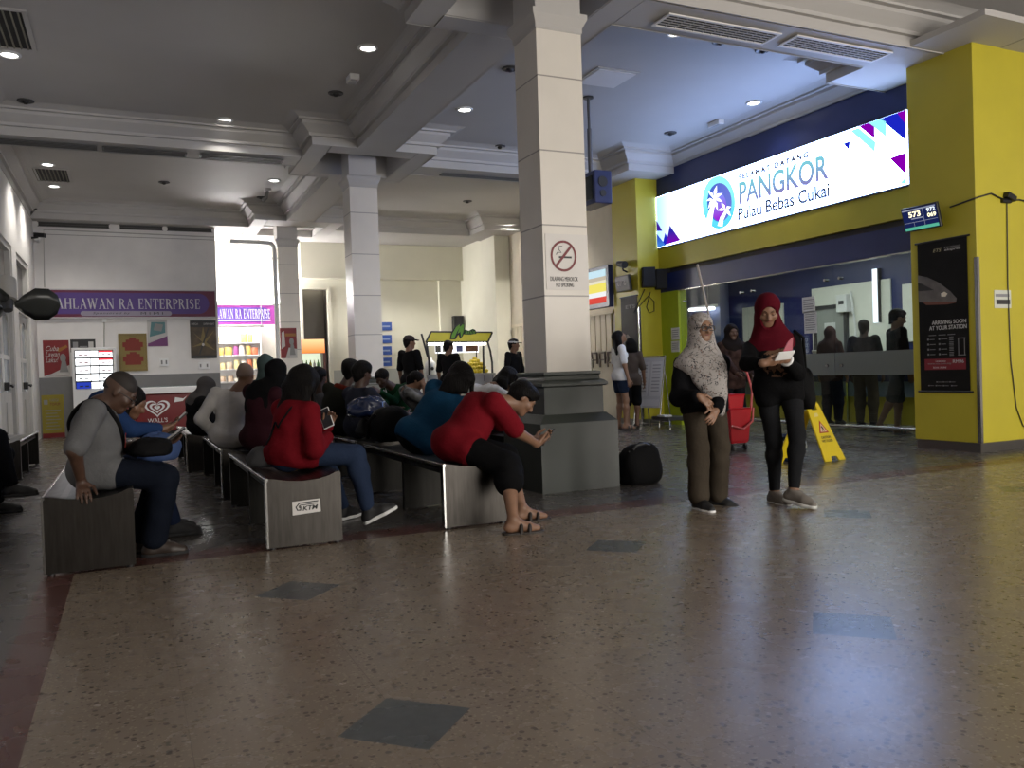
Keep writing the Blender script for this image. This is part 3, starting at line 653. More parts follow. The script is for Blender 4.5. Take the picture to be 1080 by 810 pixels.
for yy in (9.3,):
    pn = thing('ceiling_panel_light', 'long light panel in the ticket hall ceiling', 'ceiling light', (10.4, yy+.6, 3.0))
    MB().box(10.1, 10.7, yy-2.4, yy+3.6, 2.97, 2.995).build('diffuser', glow('panel_white', (.95, 1, .95), 3, False), pn); MB().box(10.05, 10.75, yy-2.45, yy+3.65, 2.985, 3.0).build('frame', WHITE, pn)
    o = bpy.data.objects.new('ticket_hall_light', lt); COL.objects.link(o); o.parent = pn; o.location = (0, 0, -.06)
# notices on the glass and the lime panel
def paper(name, label, X, tl, br, cat='notice', lines=7, group=None, m=None):
    a, b = onX(*tl, X), onX(*br, X); y0, y1, z0, z1 = min(a.y, b.y), max(a.y, b.y), min(a.z, b.z), max(a.z, b.z)
    t = thing(name, label, cat, (X, (y0+y1)/2, z0), group)
    MB().box(X-.003, X, y0, y1, z0, z1).build('sheet', m or PAPER, t)
    ln = MB(); hh = (z1-z0)/(lines+2)
    for i in range(lines): ln.box(X-.0045, X-.003, y0+(y1-y0)*(.1+.1*((i*37) % 5)/5), y1-(y1-y0)*.1, z1-hh*(i+1.5), z1-hh*(i+1.5)+hh*.35)
    ln.build('printed_lines', mat('print_grey', (.25, .25, .27), .7), t)
    return t
paper('paper_notice', 'upper of the two paper notices taped on the glass by the red headscarf', SX+.044, (846, 314), (860, 329), lines=5)
paper('paper_notice', 'lower of the two paper notices taped on the glass by the red headscarf', SX+.044, (848, 329), (862, 351), lines=8)
paper('paper_notice', 'upper small notice on the lime panel behind the floral scarf', SX+.018, (708, 346), (717, 358), lines=4)
paper('paper_notice', 'lower small notice on the lime panel behind the floral scarf', SX+.018, (708, 360), (717, 371), lines=4)
t = thing('counter_card', 'small white card leaning on the ticket counter behind the glass', 'card', (10.64, 0, .99)); q = onX(862, 371, 10.8); t.location = (10.8, q.y, .99)
MB().obox((10.8, q.y, 1.10), ((.94, 0, .34), (0, 1, 0), (-.34, 0, .94)), (.006, .09, .11)).build('card', PAPER, t); MB().box(10.78, 10.86, q.y-.08, q.y+.08, .99, 1.0).build('foot', DGREY, t)

# ------------------------------------------------------------------ fittings on the yellow pillars
# train banner
bX = PX0-.012
bn = thing('banner', 'tall black train banner hung on the yellow pillar', 'banner', (bX, 6.2, .64))
by0, by1, bz0, bz1 = 5.90, 6.50, .64, 2.29
MB().box(bX-.004, bX+.002, by0, by1, bz0, bz1).build('cloth', mat('banner_black', (.009, .0085, .0085), .5, spec=.12, var=.3, vscale=3), bn)
for z in (bz0, bz1): MB().cyl((bX, by0-.03, z), (bX, by1+.03, z), .011, n=10).build('hanging_bar', BLACK, bn)
def bt(name, body, u, v, w, h, m, **k): text(name, body, m, (bX-.006, by1-u, bz0+v), (0, -1, 0), (0, 0, 1), w, h, bn, depth=.002, **k)
BW_ = mat('banner_white_print', (.55, .55, .55), .5); BG = mat('banner_grey_print', (.22, .22, .22), .5)
bt('lettering', 'ETS', .20, 1.525, .10, .035, mat('banner_gold', (.45, .42, .25), .5), italic=.25)
bt('lettering', 'KTM BERHAD', .34, 1.545, .19, .022, BG); bt('lettering', 'ekspres', .34, 1.515, .19, .03, BW_, italic=.2)
bt('lettering', 'ARRIVING SOON', .165, .735, .41, .042, BW_, bold=.01); bt('lettering', 'AT YOUR STATION', .13, .675, .45, .045, BW_, bold=.01)
B = lambda pts, m, off=0, nm='print': MB().prism(pts, (bX-.005-off, by1, bz0), (0, -1, 0), (0, 0, 1), (-.0015, 0, 0)).build(nm, m, bn)
B([(0, 1.30), (.12, 1.265), (.26, 1.19), (.40, 1.08), (.47, 1.0), (.46, .955), (.36, .955), (.2, .97), (0, 1.0)], mat('train_grey', (.13, .12, .115), .35, var=.5, vscale=4), 0, 'train_nose')
B([(0, 1.215), (.05, 1.20), (.20, 1.115), (.03, 1.12), (0, 1.125)], mat('train_window', (.012, .012, .015), .3), .002, 'train_windscreen')
B([(.05, 1.0), (.3, .98), (.46, .965), (.46, .955), (.36, .945), (.1, .96)], mat('train_rust', (.16, .05, .03), .5), .002, 'train_stripe')
B([(.285, 1.07), (.33, 1.085), (.365, 1.06), (.34, 1.03), (.29, 1.035)], mat('train_lamp', (.85, .78, .65), .4), .003, 'train_lamp')
pr = MB(); rnd = random.Random(3)
def pb(u0, u1, v0, v1): pr.prism([(u0, v0), (u1, v0), (u1, v1), (u0, v1)], (bX-.005, by1, bz0), (0, -1, 0), (0, 0, 1), (-.0015, 0, 0))
for i in range(4):
    for u in (.10, .24): pb(u, u+.02, .40+i*.055, .42+i*.055); pb(u+.03, u+.09+.02*rnd.random(), .405+i*.055, .412+i*.055)
    for j in range(3): pb(.37, .42, .39+i*.055+j*.016, .397+i*.055+j*.016)
for v in (.39, .57): pb(.47, .56, v, v+.008)
pb(.475, .483, .39, .57); pb(.545, .553, .39, .57)
for u in (.12, .24, .35): pb(u, u+.09, .615, .622)
for u, v in ((.2, .10), (.28, .10), (.36, .10), (.1, .06), (.19, .06), (.28, .06), (.38, .06)): pb(u, u+.015, v, v+.012); pb(u+.02, u+.07, v+.003, v+.008)
pr.build('fine_print', BG, bn)
B([(.06, .24), (.56, .24), (.56, .36), (.06, .36)], mat('banner_red', (.20, .012, .02), .5), 0, 'red_strip')
bt('lettering', 'HUBUNGI', .20, .325, .12, .015, BW_); bt('lettering', 'www.ets.com.my', .10, .293, .29, .022, BG); bt('lettering', 'BOOK ONLINE', .17, .255, .16, .018, BW_)
text('lettering', 'RM96', BW_, (bX-.009, by1-.41, bz0+.31), (0, -1, 0), (0, 0, 1), .13, .035, bn, depth=.002)
# number display
mon = thing('number_display', 'small queue screen showing 573, tilted out from the yellow pillar', 'screen', (PX0, 6.3, 2.55))
A = Vector((0, -1, 0)); Bz = Vector((-.26, 0, .966)); N_ = A.cross(Bz)
mc = Vector((PX0-.16, 6.335, 2.545))
MB().obox(mc-N_*.02, (A, Bz, N_), (.225, .135, .02)).build('case', BLACK, mon, bevel=.006)
MB().obox(mc+N_*.002, (A, Bz, N_), (.212, .12, .002)).build('screen', glow('screen_navy', (.012, .02, .10), .8, False), mon)
def ms(u0, u1, v0, v1, m, nm='screen_band'): MB().prism([(u0, v0), (u1, v0), (u1, v1), (u0, v1)], mc+N_*.005, A, Bz, N_*.001).build(nm, m, mon)
ms(-.21, .21, -.118, -.085, glow('screen_green', (.12, .55, .38), .8, False)); GL = glow('screen_grey', (.35, .38, .5), .8, False)
ms(-.21, .205, .098, .112, GL); ms(.045, .049, -.085, .1, GL); ms(-.21, .21, -.035, -.031, GL); ms(-.085, -.082, -.085, -.033, GL); ms(-.11, .035, .0, .012, GL)
YW = glow('screen_digits', (1.0, .93, .62), 1.6, False)
text('digits', '573', YW, mc+N_*.005+A*-.135+Bz*.022, A, Bz, .15, .062, mon, depth=.001, bold=.03)
text('digits', '972', glow('screen_white', (.85, .92, 1), 1.2, False), mc+N_*.005+A*.095+Bz*.05, A, Bz, .105, .045, mon, depth=.001, bold=.03)
text('digits', '069', YW, mc+N_*.005+A*.095+Bz*-.008, A, Bz, .105, .045, mon, depth=.001, bold=.03)
MB().bar((PX0-.14, 6.335, 2.52), (PX0+.0, 6.335, 2.52), .05, .06).build('bracket', BLACK, mon)
cb = thing('cable', 'black cable sagging from the pillar corner down to the floor', 'cable', (8.57, 5.78, 2.6))
p0 = onY(1062, 212, 5.79); p1 = onY(1063, 300, 5.79); p2 = onY(1066, 380, 5.79); p3 = onY(1072, 430, 5.79); p4 = onY(1079, 449, 5.79)
MB().tube([p0, p1, p2, p3, p4, (p4.x+.1, 5.79, .2)], .006, n=6).build('drop', BLACK, cb)
MB().tube([(PX0-.02, 6.08, 2.62), (PX0-.012, 5.79, 2.66), (8.3, 5.785, 2.72), tuple(p0), (8.75, 5.785, 2.68), (9.0, 5.785, 2.66)], .009, n=6).build('run', BLACK, cb)
k = thing('cable_clamp', 'black junction box where the cable turns on the yellow pillar', 'junction box', p0)
MB().obox(p0+Vector((.02, -.02, .04)), ((.94, 0, -.34), (0, 1, 0), (.34, 0, .94)), (.07, .035, .03)).build('box', BLACK, k, bevel=.008); MB().cyl(p0+Vector((-.09, 0, 0)), p0+Vector((.05, 0, 0)), .025, n=8).build('coupler', BLACK, k)
a, b = onY(1048, 306, 5.80), onY(1066, 325, 5.80)
k = thing('wall_notice', 'small white notice on the yellow pillar beside the hanging cable', 'notice', a)
MB().box(a.x, b.x, 5.794, 5.80, b.z, a.z).build('sheet', mat('pale_sheet', (.6, .62, .55), .5), k); MB().box(a.x+.03, b.x-.02, 5.791, 5.795, b.z+.04, b.z+.09).build('print', DGREY, k); MB().box(a.x+.02, b.x-.03, 5.791, 5.795, a.z-.07, a.z-.04).build('print', mat('print_grey', (.25, .25, .27), .7), k)
pic = thing('wall_picture', 'tall picture panel at the edge beyond the yellow pillar', 'picture', (9.6, 5.98, 2.2))
a = onY(1076, 80, 6.0)
MB().box(8.93, 10.6, 6.0, 6.05, 2.1, 4.3).build('panel', mat('faded_mural', (.30, .20, .15), .6, var=.5, vscale=1.4), pic); MB().box(8.93, 10.6, 5.99, 6.0, 3.75, 4.3).build('heading', mat('mural_blue', (.06, .09, .16), .6), pic)
# far pillar: screen, lamp, banner, loudspeakers, hose
mn = thing('queue_screen', 'small dark screen hung on the far yellow pillar', 'screen', (PX0, 12.58, 2.5))
q = onX(657.5, 299, PX0-.08); MB().obox(q, ((0, -1, 0), (-.15, 0, .99), (-.99, 0, -.15)), (.22, .14, .025)).build('case', BLACK, mn, bevel=.006)
MB().obox(q+Vector((-.027, 0, -.004)), ((0, -1, 0), (-.15, 0, .99), (-.99, 0, -.15)), (.20, .12, .002)).build('screen', mat('dim_screen', (.10, .10, .12), .3), mn)
text('digits', '07 6', mat('dim_digits', (.5, .5, .48), .5), q+Vector((-.031, .14, -.04)), (0, -1, 0), (-.15, 0, .99), .27, .08, mn, depth=.001); MB().bar(q, (PX0, q.y, q.z), .05, .05).build('bracket', BLACK, mn)
sl = thing('wall_spotlight', 'black spotlight above the small dark screen on the far pillar', 'spotlight', (PX0, 12.6, 2.85))
q = onX(656, 279, PX0-.1); MB().cyl(q+Vector((0, .12, .03)), q+Vector((-.02, -.12, -.02)), .05, .065).build('head', BLACK, sl); MB().tube([q, q+Vector((.02, 0, -.1)), (PX0, q.y, q.z-.13)], .015).build('arm', BLACK, sl)
b2 = thing('banner', 'grey train banner on the far yellow pillar behind the girl', 'banner', (PX0-.01, 12.4, .4))
MB().box(PX0-.014, PX0-.008, 12.14, 12.66, .4, 2.26).build('cloth', mat('banner_grey', (.035, .032, .034), .5, spec=.15, var=.4, vscale=2), b2)
for z in (.4, 2.26): MB().cyl((PX0-.013, 12.12, z), (PX0-.013, 12.68, z), .012, n=8).build('hanging_bar', BLACK, b2)
MB().prism([(0, 1.15), (.2, 1.2), (.45, 1.0), (.5, .75), (0, .7)], (PX0-.015, 12.66, .4), (0, -1, 0), (0, 0, 1), (-.002, 0, 0)).build('train_nose', mat('train_dim', (.16, .13, .12), .5, var=.3), b2); text('lettering', 'ETS', BG, (PX0-.015, 12.5, 2.45-.4), (0, -1, 0), (0, 0, 1), .3, .06, b2, depth=.002)
for i, (tl, br, lb) in enumerate((((677, 280), (691, 305), 'black loudspeaker in the corner of the far pillar, nearer the small screen'), ((691, 282), (707, 307), 'black loudspeaker in the corner of the far pillar, nearer the glass'))):
    a, b = onY(*tl, 12.0), onY(*br, 12.0); c = Vector(((a.x+b.x)/2, 12.0, (a.z+b.z)/2)); w_, h_ = (b.x-a.x)/2, (a.z-b.z)/2
    k = thing('loudspeaker', lb, 'loudspeaker', (c.x, 12.1, c.z), 'loudspeakers on the far pillar')
    MB().obox(c, (Vector((.9, -.43, 0)).normalized(), Vector((.43, .9, 0)).normalized(), (0, 0, 1)), (w_*.85, .08, h_*.85)).build('cabinet', BLACKM, k, bevel=.01)
    MB().obox(c+Vector((-.043, -.09, 0))*.9, (Vector((.9, -.43, 0)).normalized(), Vector((.43, .9, 0)).normalized(), (0, 0, 1)), (w_*.72, .006, h_*.75)).build('grille', mat('speaker_cloth', (.02, .02, .022), .9), k); MB().bar((c.x, 12.04, c.z), (c.x, 12.13, c.z), .05, .05).build('bracket', BLACK, k)
hs = thing('hose', 'thin black cable coiled under the loudspeakers', 'cable', onY(689, 315, 12.08))
pts = [onY(px, py, 12.08) for px, py in ((680, 305), (672, 322), (668, 330), (684, 312), (690, 318), (690, 328), (685, 330), (682, 324), (686, 308))]
MB().tube(pts, .008, n=6).build('coil', BLACK, hs)
# far queue screen on the wall past the pillar
fs = thing('display_board', 'large blue framed screen with yellow and red bands past the yellow pillar', 'screen', (8.0, 13.4, 2.1))
MB().box(7.98, 8.08, 12.93, 13.88, 2.13, 2.90).build('case', mat('screen_frame_navy', (.02, .03, .12), .35), fs, bevel=.01); MB().box(8.08, 8.449, 13.3, 13.5, 2.4, 2.6).build('wall_bracket', DGREY, fs)
for z0, z1, c in ((2.22, 2.33, (.75, .08, .06)), (2.33, 2.42, (.95, .95, .95)), (2.42, 2.58, (.95, .82, .16)), (2.58, 2.63, (.85, .80, .62)), (2.63, 2.70, (.60, .52, .40)), (2.70, 2.83, (.62, .85, .95))):
    MB().box(7.972, 7.981, 13.02, 13.82, z0, z1).build('screen_band', glow('board_%d' % int(z0*100), c, .95, False), fs)
# beige shutter wall details
sh = thing('roller_shutter', 'beige ribbed shutter on the wall past the far pillar', 'shutter', (8.44, 14.6, 0))
s_ = MB()
for i in range(22): s_.box(8.418, 8.448, 13.6+i*.2, 13.6+i*.2+.17, 1.35, 2.05)
s_.build('ribs', mat('beige_rib', (.62, .55, .42), .55), sh); MB().box(8.40, 8.448, 13.5, 18.1, 2.05, 2.12).build('head', mat('beige_rib', (.6, .5, .4), .5), sh)
wl = thing('wall_lettering', 'dark framed letters along the beige wall past the far pillar', 'lettering', (8.44, 14.4, 1.25))
for i in range(7):
    y = 15.6-i*.3; f = MB()
    for z in (1.16, 1.30) if i % 3 else (1.10, 1.30): f.box(8.425, 8.45, y-.22, y, z, z+.03)
    f.box(8.425, 8.45, y-.03, y, 1.03, 1.33).box(8.425, 8.45, y-.22, y-.19, 1.10, 1.33); f.build('letter_frame', mat('brown_frame', (.10, .07, .06), .5), wl)
# no smoking plate
ns = thing('no_smoking_sign', 'no smoking sign plate fixed to the nearest white column', 'sign', (3.43, 6.228, 2.1))
a, b = onY(575, 246, 6.225), onY(617, 306, 6.225); fy = ROW[0]-.2165
MB().box(a.x, 3.645, fy-.005, fy, b.z, a.z).build('plate', mat('plate_grey_white', (.66, .63, .60), .4), ns)
c = onY(594.5, 270, 6.225); cz = c.z; cxx = c.x
DRED = mat('dark_red_print', (.16, .008, .014), .5); rg = MB(); n = 40
out = [(cxx+.125*cos(2*pi*k/n), cz+.133*sin(2*pi*k/n)) for k in range(n)]; inn = [(cxx+.106*cos(2*pi*k/n), cz+.113*sin(2*pi*k/n)) for k in range(n)]
rg.add([(x, fy-.008, z) for x, z in out+inn], [(k, (k+1) % n, n+(k+1) % n, n+k) for k in range(n)])
rg.obox((cxx, fy-.0085, cz), (Vector((.66, 0, .75)).normalized(), (0, 1, 0), Vector((-.75, 0, .66)).normalized()), (.118, .0008, .011))
rg.build('prohibition_ring', DRED, ns)
sm = MB(); sm.box(cxx-.045, cxx+.078, fy-.0075, fy-.006, cz-.018, cz-.002); sm.build('cigarette', SIGNBLACK, ns)
MB().tube([(cxx-.07, fy-.007, cz+.01), (cxx-.06, fy-.007, cz+.03), (cxx-.02, fy-.007, cz+.028), (cxx-.045, fy-.007, cz+.055), (cxx-.045, fy-.007, cz+.08), (cxx-.01, fy-.007, cz+.085)], .003, n=6).build('smoke', SIGNBLACK, ns)
text('lettering', 'DILARANG MEROKOK', SIGNBLACK, (cxx-.135, fy-.0055, b.z+.075), (1, 0, 0), (0, 0, 1), .27, .038, ns, depth=.002)
text('lettering', 'NO SMOKING', SIGNBLACK, (cxx-.08, fy-.0055, b.z+.025), (1, 0, 0), (0, 0, 1), .17, .035, ns, depth=.002)
# hanging box on its pole
hb = thing('hanging_sign_box', 'navy box hung on a pole from the ceiling', 'display box', (5.7, 9.55, 3.2))
MB().box(5.58, 5.84, 9.30, 9.86, 3.17, 3.60).build('case', mat('box_navy', (.012, .022, .10), .35), hb, bevel=.012); MB().box(5.572, 5.58, 9.36, 9.80, 3.23, 3.54).build('dark_screen', mat('screen_off', (.012, .018, .015), .2), hb)
MB().cyl((5.52+.15, 9.55, 3.60), (5.52+.15, 9.55, 4.2), .03, n=12).cyl((5.67, 9.55, 4.2), (5.67, 9.55, TOP), .02, n=12).build('pole', mat('pole_grey', (.12, .12, .13), .4, metal=.6), hb)
MB().cyl((5.67, 9.55, TOP-.02), (5.67, 9.55, TOP), .07).build('ceiling_plate', DGREY, hb); MB().cyl((5.70, 9.29, 3.30), (5.70, 9.305, 3.30), .045).cyl((5.70, 9.29, 3.45), (5.70, 9.305, 3.45), .07).build('knob', BLACK, hb)
# ------------------------------------------------------------------ shop wall: signs, posters, freezer, menu light box
MAROON = mat('sign_maroon', (0.117, 0.0108, 0.0405), .5, var=.08); VIOLET = mat('sign_violet', (.075, .035, .20), .5)
SILVER = mat('sign_silver_letters', (.55, .54, .56), .45); MAUVE = mat('sign_mauve', (.30, .27, .34), .5)
# serif capitals built from strokes on a unit em
def stroke(a, b, w): 
    dx, dy = b[0]-a[0], b[1]-a[1]; L = math.hypot(dx, dy); nx, ny = -dy/L*w/2, dx/L*w/2
    return [(a[0]+nx, a[1]+ny), (a[0]-nx, a[1]-ny), (b[0]-nx, b[1]-ny), (b[0]+nx, b[1]+ny)]
def serif(x, y, w=.26): return [(x-w/2, y-.025), (x+w/2, y-.025), (x+w/2, y+.025), (x-w/2, y+.025)]
def bowl(x, y0, y1, r, tk=.13):
    P = []; n = 12; cy, ry = (y0+y1)/2, (y1-y0)/2
    o = [(x+r*sin(pi*k/n), cy+ry*cos(pi*k/n)) for k in range(n+1)]; i_ = [(x+(r-tk)*sin(pi*k/n), cy+(ry-.055)*cos(pi*k/n)) for k in range(n+1)]
    return [[o[k], o[k+1], i_[k+1], i_[k]] for k in range(n)]
def sarc(c, r, a0, a1, t0, t1, n=10):
    out = []
    for k in range(n):
        q = []
        for kk in (k, k+1):
            a = a0+(a1-a0)*kk/n; t = t0+(t1-t0)*kk/n; q.append(((c[0]+(r[0]+t/2)*cos(a), c[1]+(r[1]+t/2)*sin(a)), (c[0]+(r[0]-t/2)*cos(a), c[1]+(r[1]-t/2)*sin(a))))
        out.append([q[0][0], q[1][0], q[1][1], q[0][1]])
    return out
V, T = .14, .055
GLY = {
 'P': (.58, [stroke((.14, 0), (.14, 1), V), serif(.14, .02), serif(.10, .98, .2)]+bowl(.2, .46, 1.0, .36)),
 'A': (.78, [stroke((.12, 0), (.39, 1), T), stroke((.37, 1), (.66, 0), V), stroke((.2, .35), (.55, .35), .05), serif(.12, .02, .22), serif(.66, .02)]),
 'H': (.80, [stroke((.15, 0), (.15, 1), V), stroke((.65, 0), (.65, 1), V), stroke((.15, .51), (.65, .51), .06), serif(.15, .02), serif(.15, .98), serif(.65, .02), serif(.65, .98)]),
 'L': (.62, [stroke((.15, 0), (.15, 1), V), serif(.15, .98), stroke((.05, .03), (.56, .03), .06), stroke((.54, 0), (.56, .25), .05)]),
 'W': (1.05, [stroke((.1, 1), (.32, 0), V), stroke((.32, 0), (.52, .95), T), stroke((.50, 1), (.72, 0), V), stroke((.72, 0), (.95, 1), T), serif(.1, .98), serif(.5, .98, .22), serif(.94, .98, .22)]),
 'N': (.82, [stroke((.13, 0), (.13, 1), T), stroke((.12, 1), (.68, 0), V), stroke((.68, 0), (.68, 1), T), serif(.13, .02, .22), serif(.1, .98, .2), serif(.68, .98, .22)]),
 'R': (.72, [stroke((.14, 0), (.14, 1), V), serif(.14, .02), serif(.10, .98, .2), stroke((.34, .5), (.62, 0), V), serif(.64, .02, .16)]+bowl(.2, .48, 1.0, .36)),
 'E': (.64, [stroke((.15, 0), (.15, 1), V), stroke((.05, .03), (.56, .03), .06), stroke((.05, .97), (.54, .97), .06), stroke((.15, .51), (.44, .51), .05), stroke((.54, 0), (.56, .24), .05), stroke((.53, 1), (.53, .76), .05), stroke((.43, .41), (.43, .61), .04)]),
 'T': (.66, [stroke((.33, 0), (.33, 1), V), stroke((.03, .97), (.63, .97), .06), serif(.33, .02), stroke((.04, 1), (.04, .74), .05), stroke((.62, 1), (.62, .74), .05)]),
 'I': (.36, [stroke((.18, 0), (.18, 1), V), serif(.18, .02), serif(.18, .98)]),
 'S': (.56, sarc((.27, .74), (.18, .21), .3, pi*1.5, .05, .13)+sarc((.27, .27), (.18, .23), pi*.5, -pi*.88, .13, .05)),
}
def serif_text(body, o, xa, ya, w, h, m, parent, depth=.006):
    L = []; x = 0
    for ch in body:
        if ch == ' ': x += .42; continue
        wd, polys = GLY[ch]; L.append((ch, x, polys)); x += wd+.06
    k = w/(x-.06); xa, ya = Vector(xa), Vector(ya); nn = xa.cross(ya)
    for ch, x0, polys in L:
        mb = MB()
        for p in polys: mb.prism([((u+x0)*k, v*h) for u, v in p], o, xa, ya, nn*depth)
        mb.build('letter', m, parent)
FY = SHOPY-.06
sg = thing('shop_sign', 'long maroon and violet shop sign lettered PAHLAWAN RA ENTERPRISE', 'sign', (.0, FY, 2.4))
a, b = onY(33, 305.5, FY), onY(227.5, 334, FY); sx0, sx1, sz0, sz1 = a.x, b.x, b.z, a.z
MB().box(sx0, sx1, FY, SHOPY, sz0, sz1).build('board', MAROON, sg)
e = MB(); e.box(sx0-.02, sx1+.02, FY-.012, SHOPY, sz1, sz1+.02).box(sx0-.02, sx1+.02, FY-.012, SHOPY, sz0-.02, sz0).box(sx1, sx1+.02, FY-.012, SHOPY, sz0, sz1); e.build('edge_frame', SILVER, sg)
def stadium(x0, x1, z0, z1, n=12):
    r = (z1-z0)/2; c = (z0+z1)/2
    return [(x1-r+r*sin(pi*k/n), c-r*cos(pi*k/n)) for k in range(n+1)]+[(x0+r-r*sin(pi*k/n), c+r*cos(pi*k/n)) for k in range(n+1)]
MB().prism(stadium(sx0+.22, sx1-.12, sz0+.06, sz1-.05), (0, FY, 0), (1, 0, 0), (0, 0, 1), (0, -.004, 0)).build('violet_field', VIOLET, sg)
q0, q1 = onY(85, 330.5, FY), onY(181, 327, FY); MB().prism(stadium(q0.x, q1.x, sz0+.02, sz0+.12), (0, FY-.004, 0), (1, 0, 0), (0, 0, 1), (0, -.004, 0)).build('mauve_strip', MAUVE, sg)
a, b = onY(52, 322, FY), onY(211, 313, FY); serif_text('PAHLAWAN RA ENTERPRISE', (a.x, FY-.004, sz0+.165), (1, 0, 0), (0, 0, 1), b.x-a.x, .21, SILVER, sg)
text('lettering', 'Sponsored by', SIGNBLACK, (q0.x+.22, FY-.008, sz0+.045), (1, 0, 0), (0, 0, 1), .68, .055, sg, italic=.3, space=1.2); text('lettering', 'M I M I', SIGNBLACK, (q0.x+1.10, FY-.008, sz0+.048), (1, 0, 0), (0, 0, 1), .42, .05, sg)
# second sign over the lit counter
RS = 20.9
s2 = thing('shop_sign', 'smaller glowing purple shop sign over the bright counter, same name', 'sign', (2.6, RS, 2.35))
a, b = onY(231, 322, RS), onY(291, 342, RS); x0, x1, z0, z1 = a.x-1.3, b.x, b.z, a.z
MB().box(x0, x1, RS, RS+.1, z0, z1).build('board', mat('sign_magenta', (.40, .05, .36), .5, emit=(.55, .10, .50), estr=.45), s2)
MB().prism(stadium(x0+.1, x1-.12, z0+.06, z1-.05), (0, RS, 0), (1, 0, 0), (0, 0, 1), (0, -.004, 0)).build('violet_field', mat('sign_violet_lit', (.10, .05, .30), .5, emit=(.22, .10, .60), estr=.5), s2)
c = onY(230.5, 337, RS); d = onY(285, 331, RS); serif_text('PAHLAWAN RA ENTERPRISE', (c.x-.26, RS-.005, z0+.15), (1, 0, 0), (0, 0, 1), d.x-c.x+.26, .22, glow('sign_white_lit', (1, .96, 1), 1.6, False), s2)
MB().box(x0+.2, x1-.12, RS-.008, RS-.004, z0+.085, z0+.115).build('white_line', glow('sign_white_lit', (1, .96, 1), 1.6, False), s2)
# lamps that flood the wall above that sign
for lx in (2.1, 2.9):
    k = thing('sign_lamp', 'tube lamp on top of the glowing purple shop sign', 'light', (lx, RS-.05, z1+.05), 'sign lamps')
    MB().cyl((lx-.35, RS-.02, z1+.07), (lx+.35, RS-.02, z1+.07), .028).build('tube', glow('sign_tube', (.97, .95, 1), 11), k); MB().box(lx-.4, lx+.4, RS-.02, RS+.02, z1+.0, z1+.045).build('fitting', WHITE, k)
    l = bpy.data.lights.new('sign_lamp_light', 'POINT'); l.energy = 330; l.shadow_soft_size = .4; l.color = (1, .98, .97); o = bpy.data.objects.new('sign_lamp_light', l); COL.objects.link(o); o.parent = k; o.location = (0, .20, .22)
MB_PIPE = thing('drain_pipe', 'white pipe bent over at the top beside the red poster column', 'pipe', (2.93, 18.4, 0))
MB().tube([(2.94, 18.34, 0), (2.95, 18.34, 3.75), (2.94, 18.34, 3.86), (2.88, 18.34, 3.93), (2.6, 18.34, 3.95), (2.05, 18.34, 3.95)], .045, n=10).build('pipe', mat('pipe_white', (.76, .76, .74), .4), MB_PIPE)
for z in (1.3, 2.6, 3.6): MB().box(2.88, 3.02, 18.34, 18.40, z, z+.03).build('clip', WHITE, MB_PIPE)
# posters: helper for flat prints on a wall facing the hall
def poster(name, label, Y, tl, br, m, cat='poster', edge=None):
    a, b = onY(*tl, Y), onY(*br, Y); t = thing(name, label, cat, ((a.x+b.x)/2, Y, b.z))
    MB().box(a.x, b.x, Y-.012, Y, b.z, a.z).build('sheet', m, t)
    def sh(nm, pts, mm, off=.001):
        P = [((b.x-a.x)*u, (a.z-b.z)*v) for u, v in pts]
        return MB().prism(P, (a.x, Y-.012-off, b.z), (1, 0, 0), (0, 0, 1), (0, -.002, 0)).build(nm, mm, t)
    def tx(body, u, v, w, h, mm, **k): return text('lettering', body, mm, (a.x+(b.x-a.x)*u, Y-.0145, b.z+(a.z-b.z)*v), (1, 0, 0), (0, 0, 1), (b.x-a.x)*w, (a.z-b.z)*h, t, depth=.002, **k)
    if edge:
        f = MB(); g = .035
        f.box(a.x, b.x, Y-.03, Y-.012, a.z-g, a.z).box(a.x, b.x, Y-.03, Y-.012, b.z, b.z+g).box(a.x, a.x+g, Y-.03, Y-.012, b.z+g, a.z-g).box(b.x-g, b.x, Y-.03, Y-.012, b.z+g, a.z-g); f.build('frame', edge, t)
    return t, sh, tx
rec = lambda u0, v0, u1, v1: [(u0, v0), (u1, v0), (u1, v1), (u0, v1)]
cir = lambda u, v, r, s, n=16: [(u+r*cos(2*pi*k/n), v+s*sin(2*pi*k/n)) for k in range(n)]
PRED = mat('poster_red', (0.18, 0.009, 0.012), .5, var=.1); PWH = mat('poster_white', (0.465, 0.45, 0.435), .6); PYE = mat('poster_yellow', (0.252, 0.204, 0.018), .6, var=.08); PBL = mat('poster_black', (.02, .02, .02), .5)
POR = mat('poster_orange', (0.275, 0.11, 0.015), .5); PGO = mat('poster_gold', (0.18, 0.132, 0.042), .5); PTE = mat('poster_teal', (0.072, 0.18, 0.198), .5); PPU = mat('poster_purple', (0.132, 0.03, 0.132), .5); PGR = mat('poster_grey', (.22, .22, .22), .6)
t, sh, tx = poster('poster', 'red poster with slanted white lettering beside the side door', SHOPY, (45, 359), (74, 396), PRED)
tx('Cuba', .10, .70, .5, .14, PWH, italic=.4); tx('Lawan', .08, .54, .55, .14, PWH, italic=.4); tx('Laku!', .08, .38, .5, .14, PWH, italic=.4)
sh('orange_swash', [(.5, .74), (.9, .86), (.95, .80), (.6, .66)], POR); sh('grey_figure', cir(.75, .5, .12, .12)+[], PGR, .002); sh('white_burst', [(0, 0), (.3, .06), (.6, .16), (1, .3), (1, 0)], PWH); sh('figure_body', [(.6, .1), (.7, .42), (.85, .42), (.95, .1)], PGR, .003)
t, sh, tx = poster('poster', 'black strip poster above the lit menu board', SHOPY, (74, 358), (101, 371), PBL); sh('white_patch', rec(.72, .2, .92, .8), PWH); sh('grey_picture', rec(.1, .2, .3, .8), PGR); sh('dots', rec(.36, .4, .68, .46), PGR)
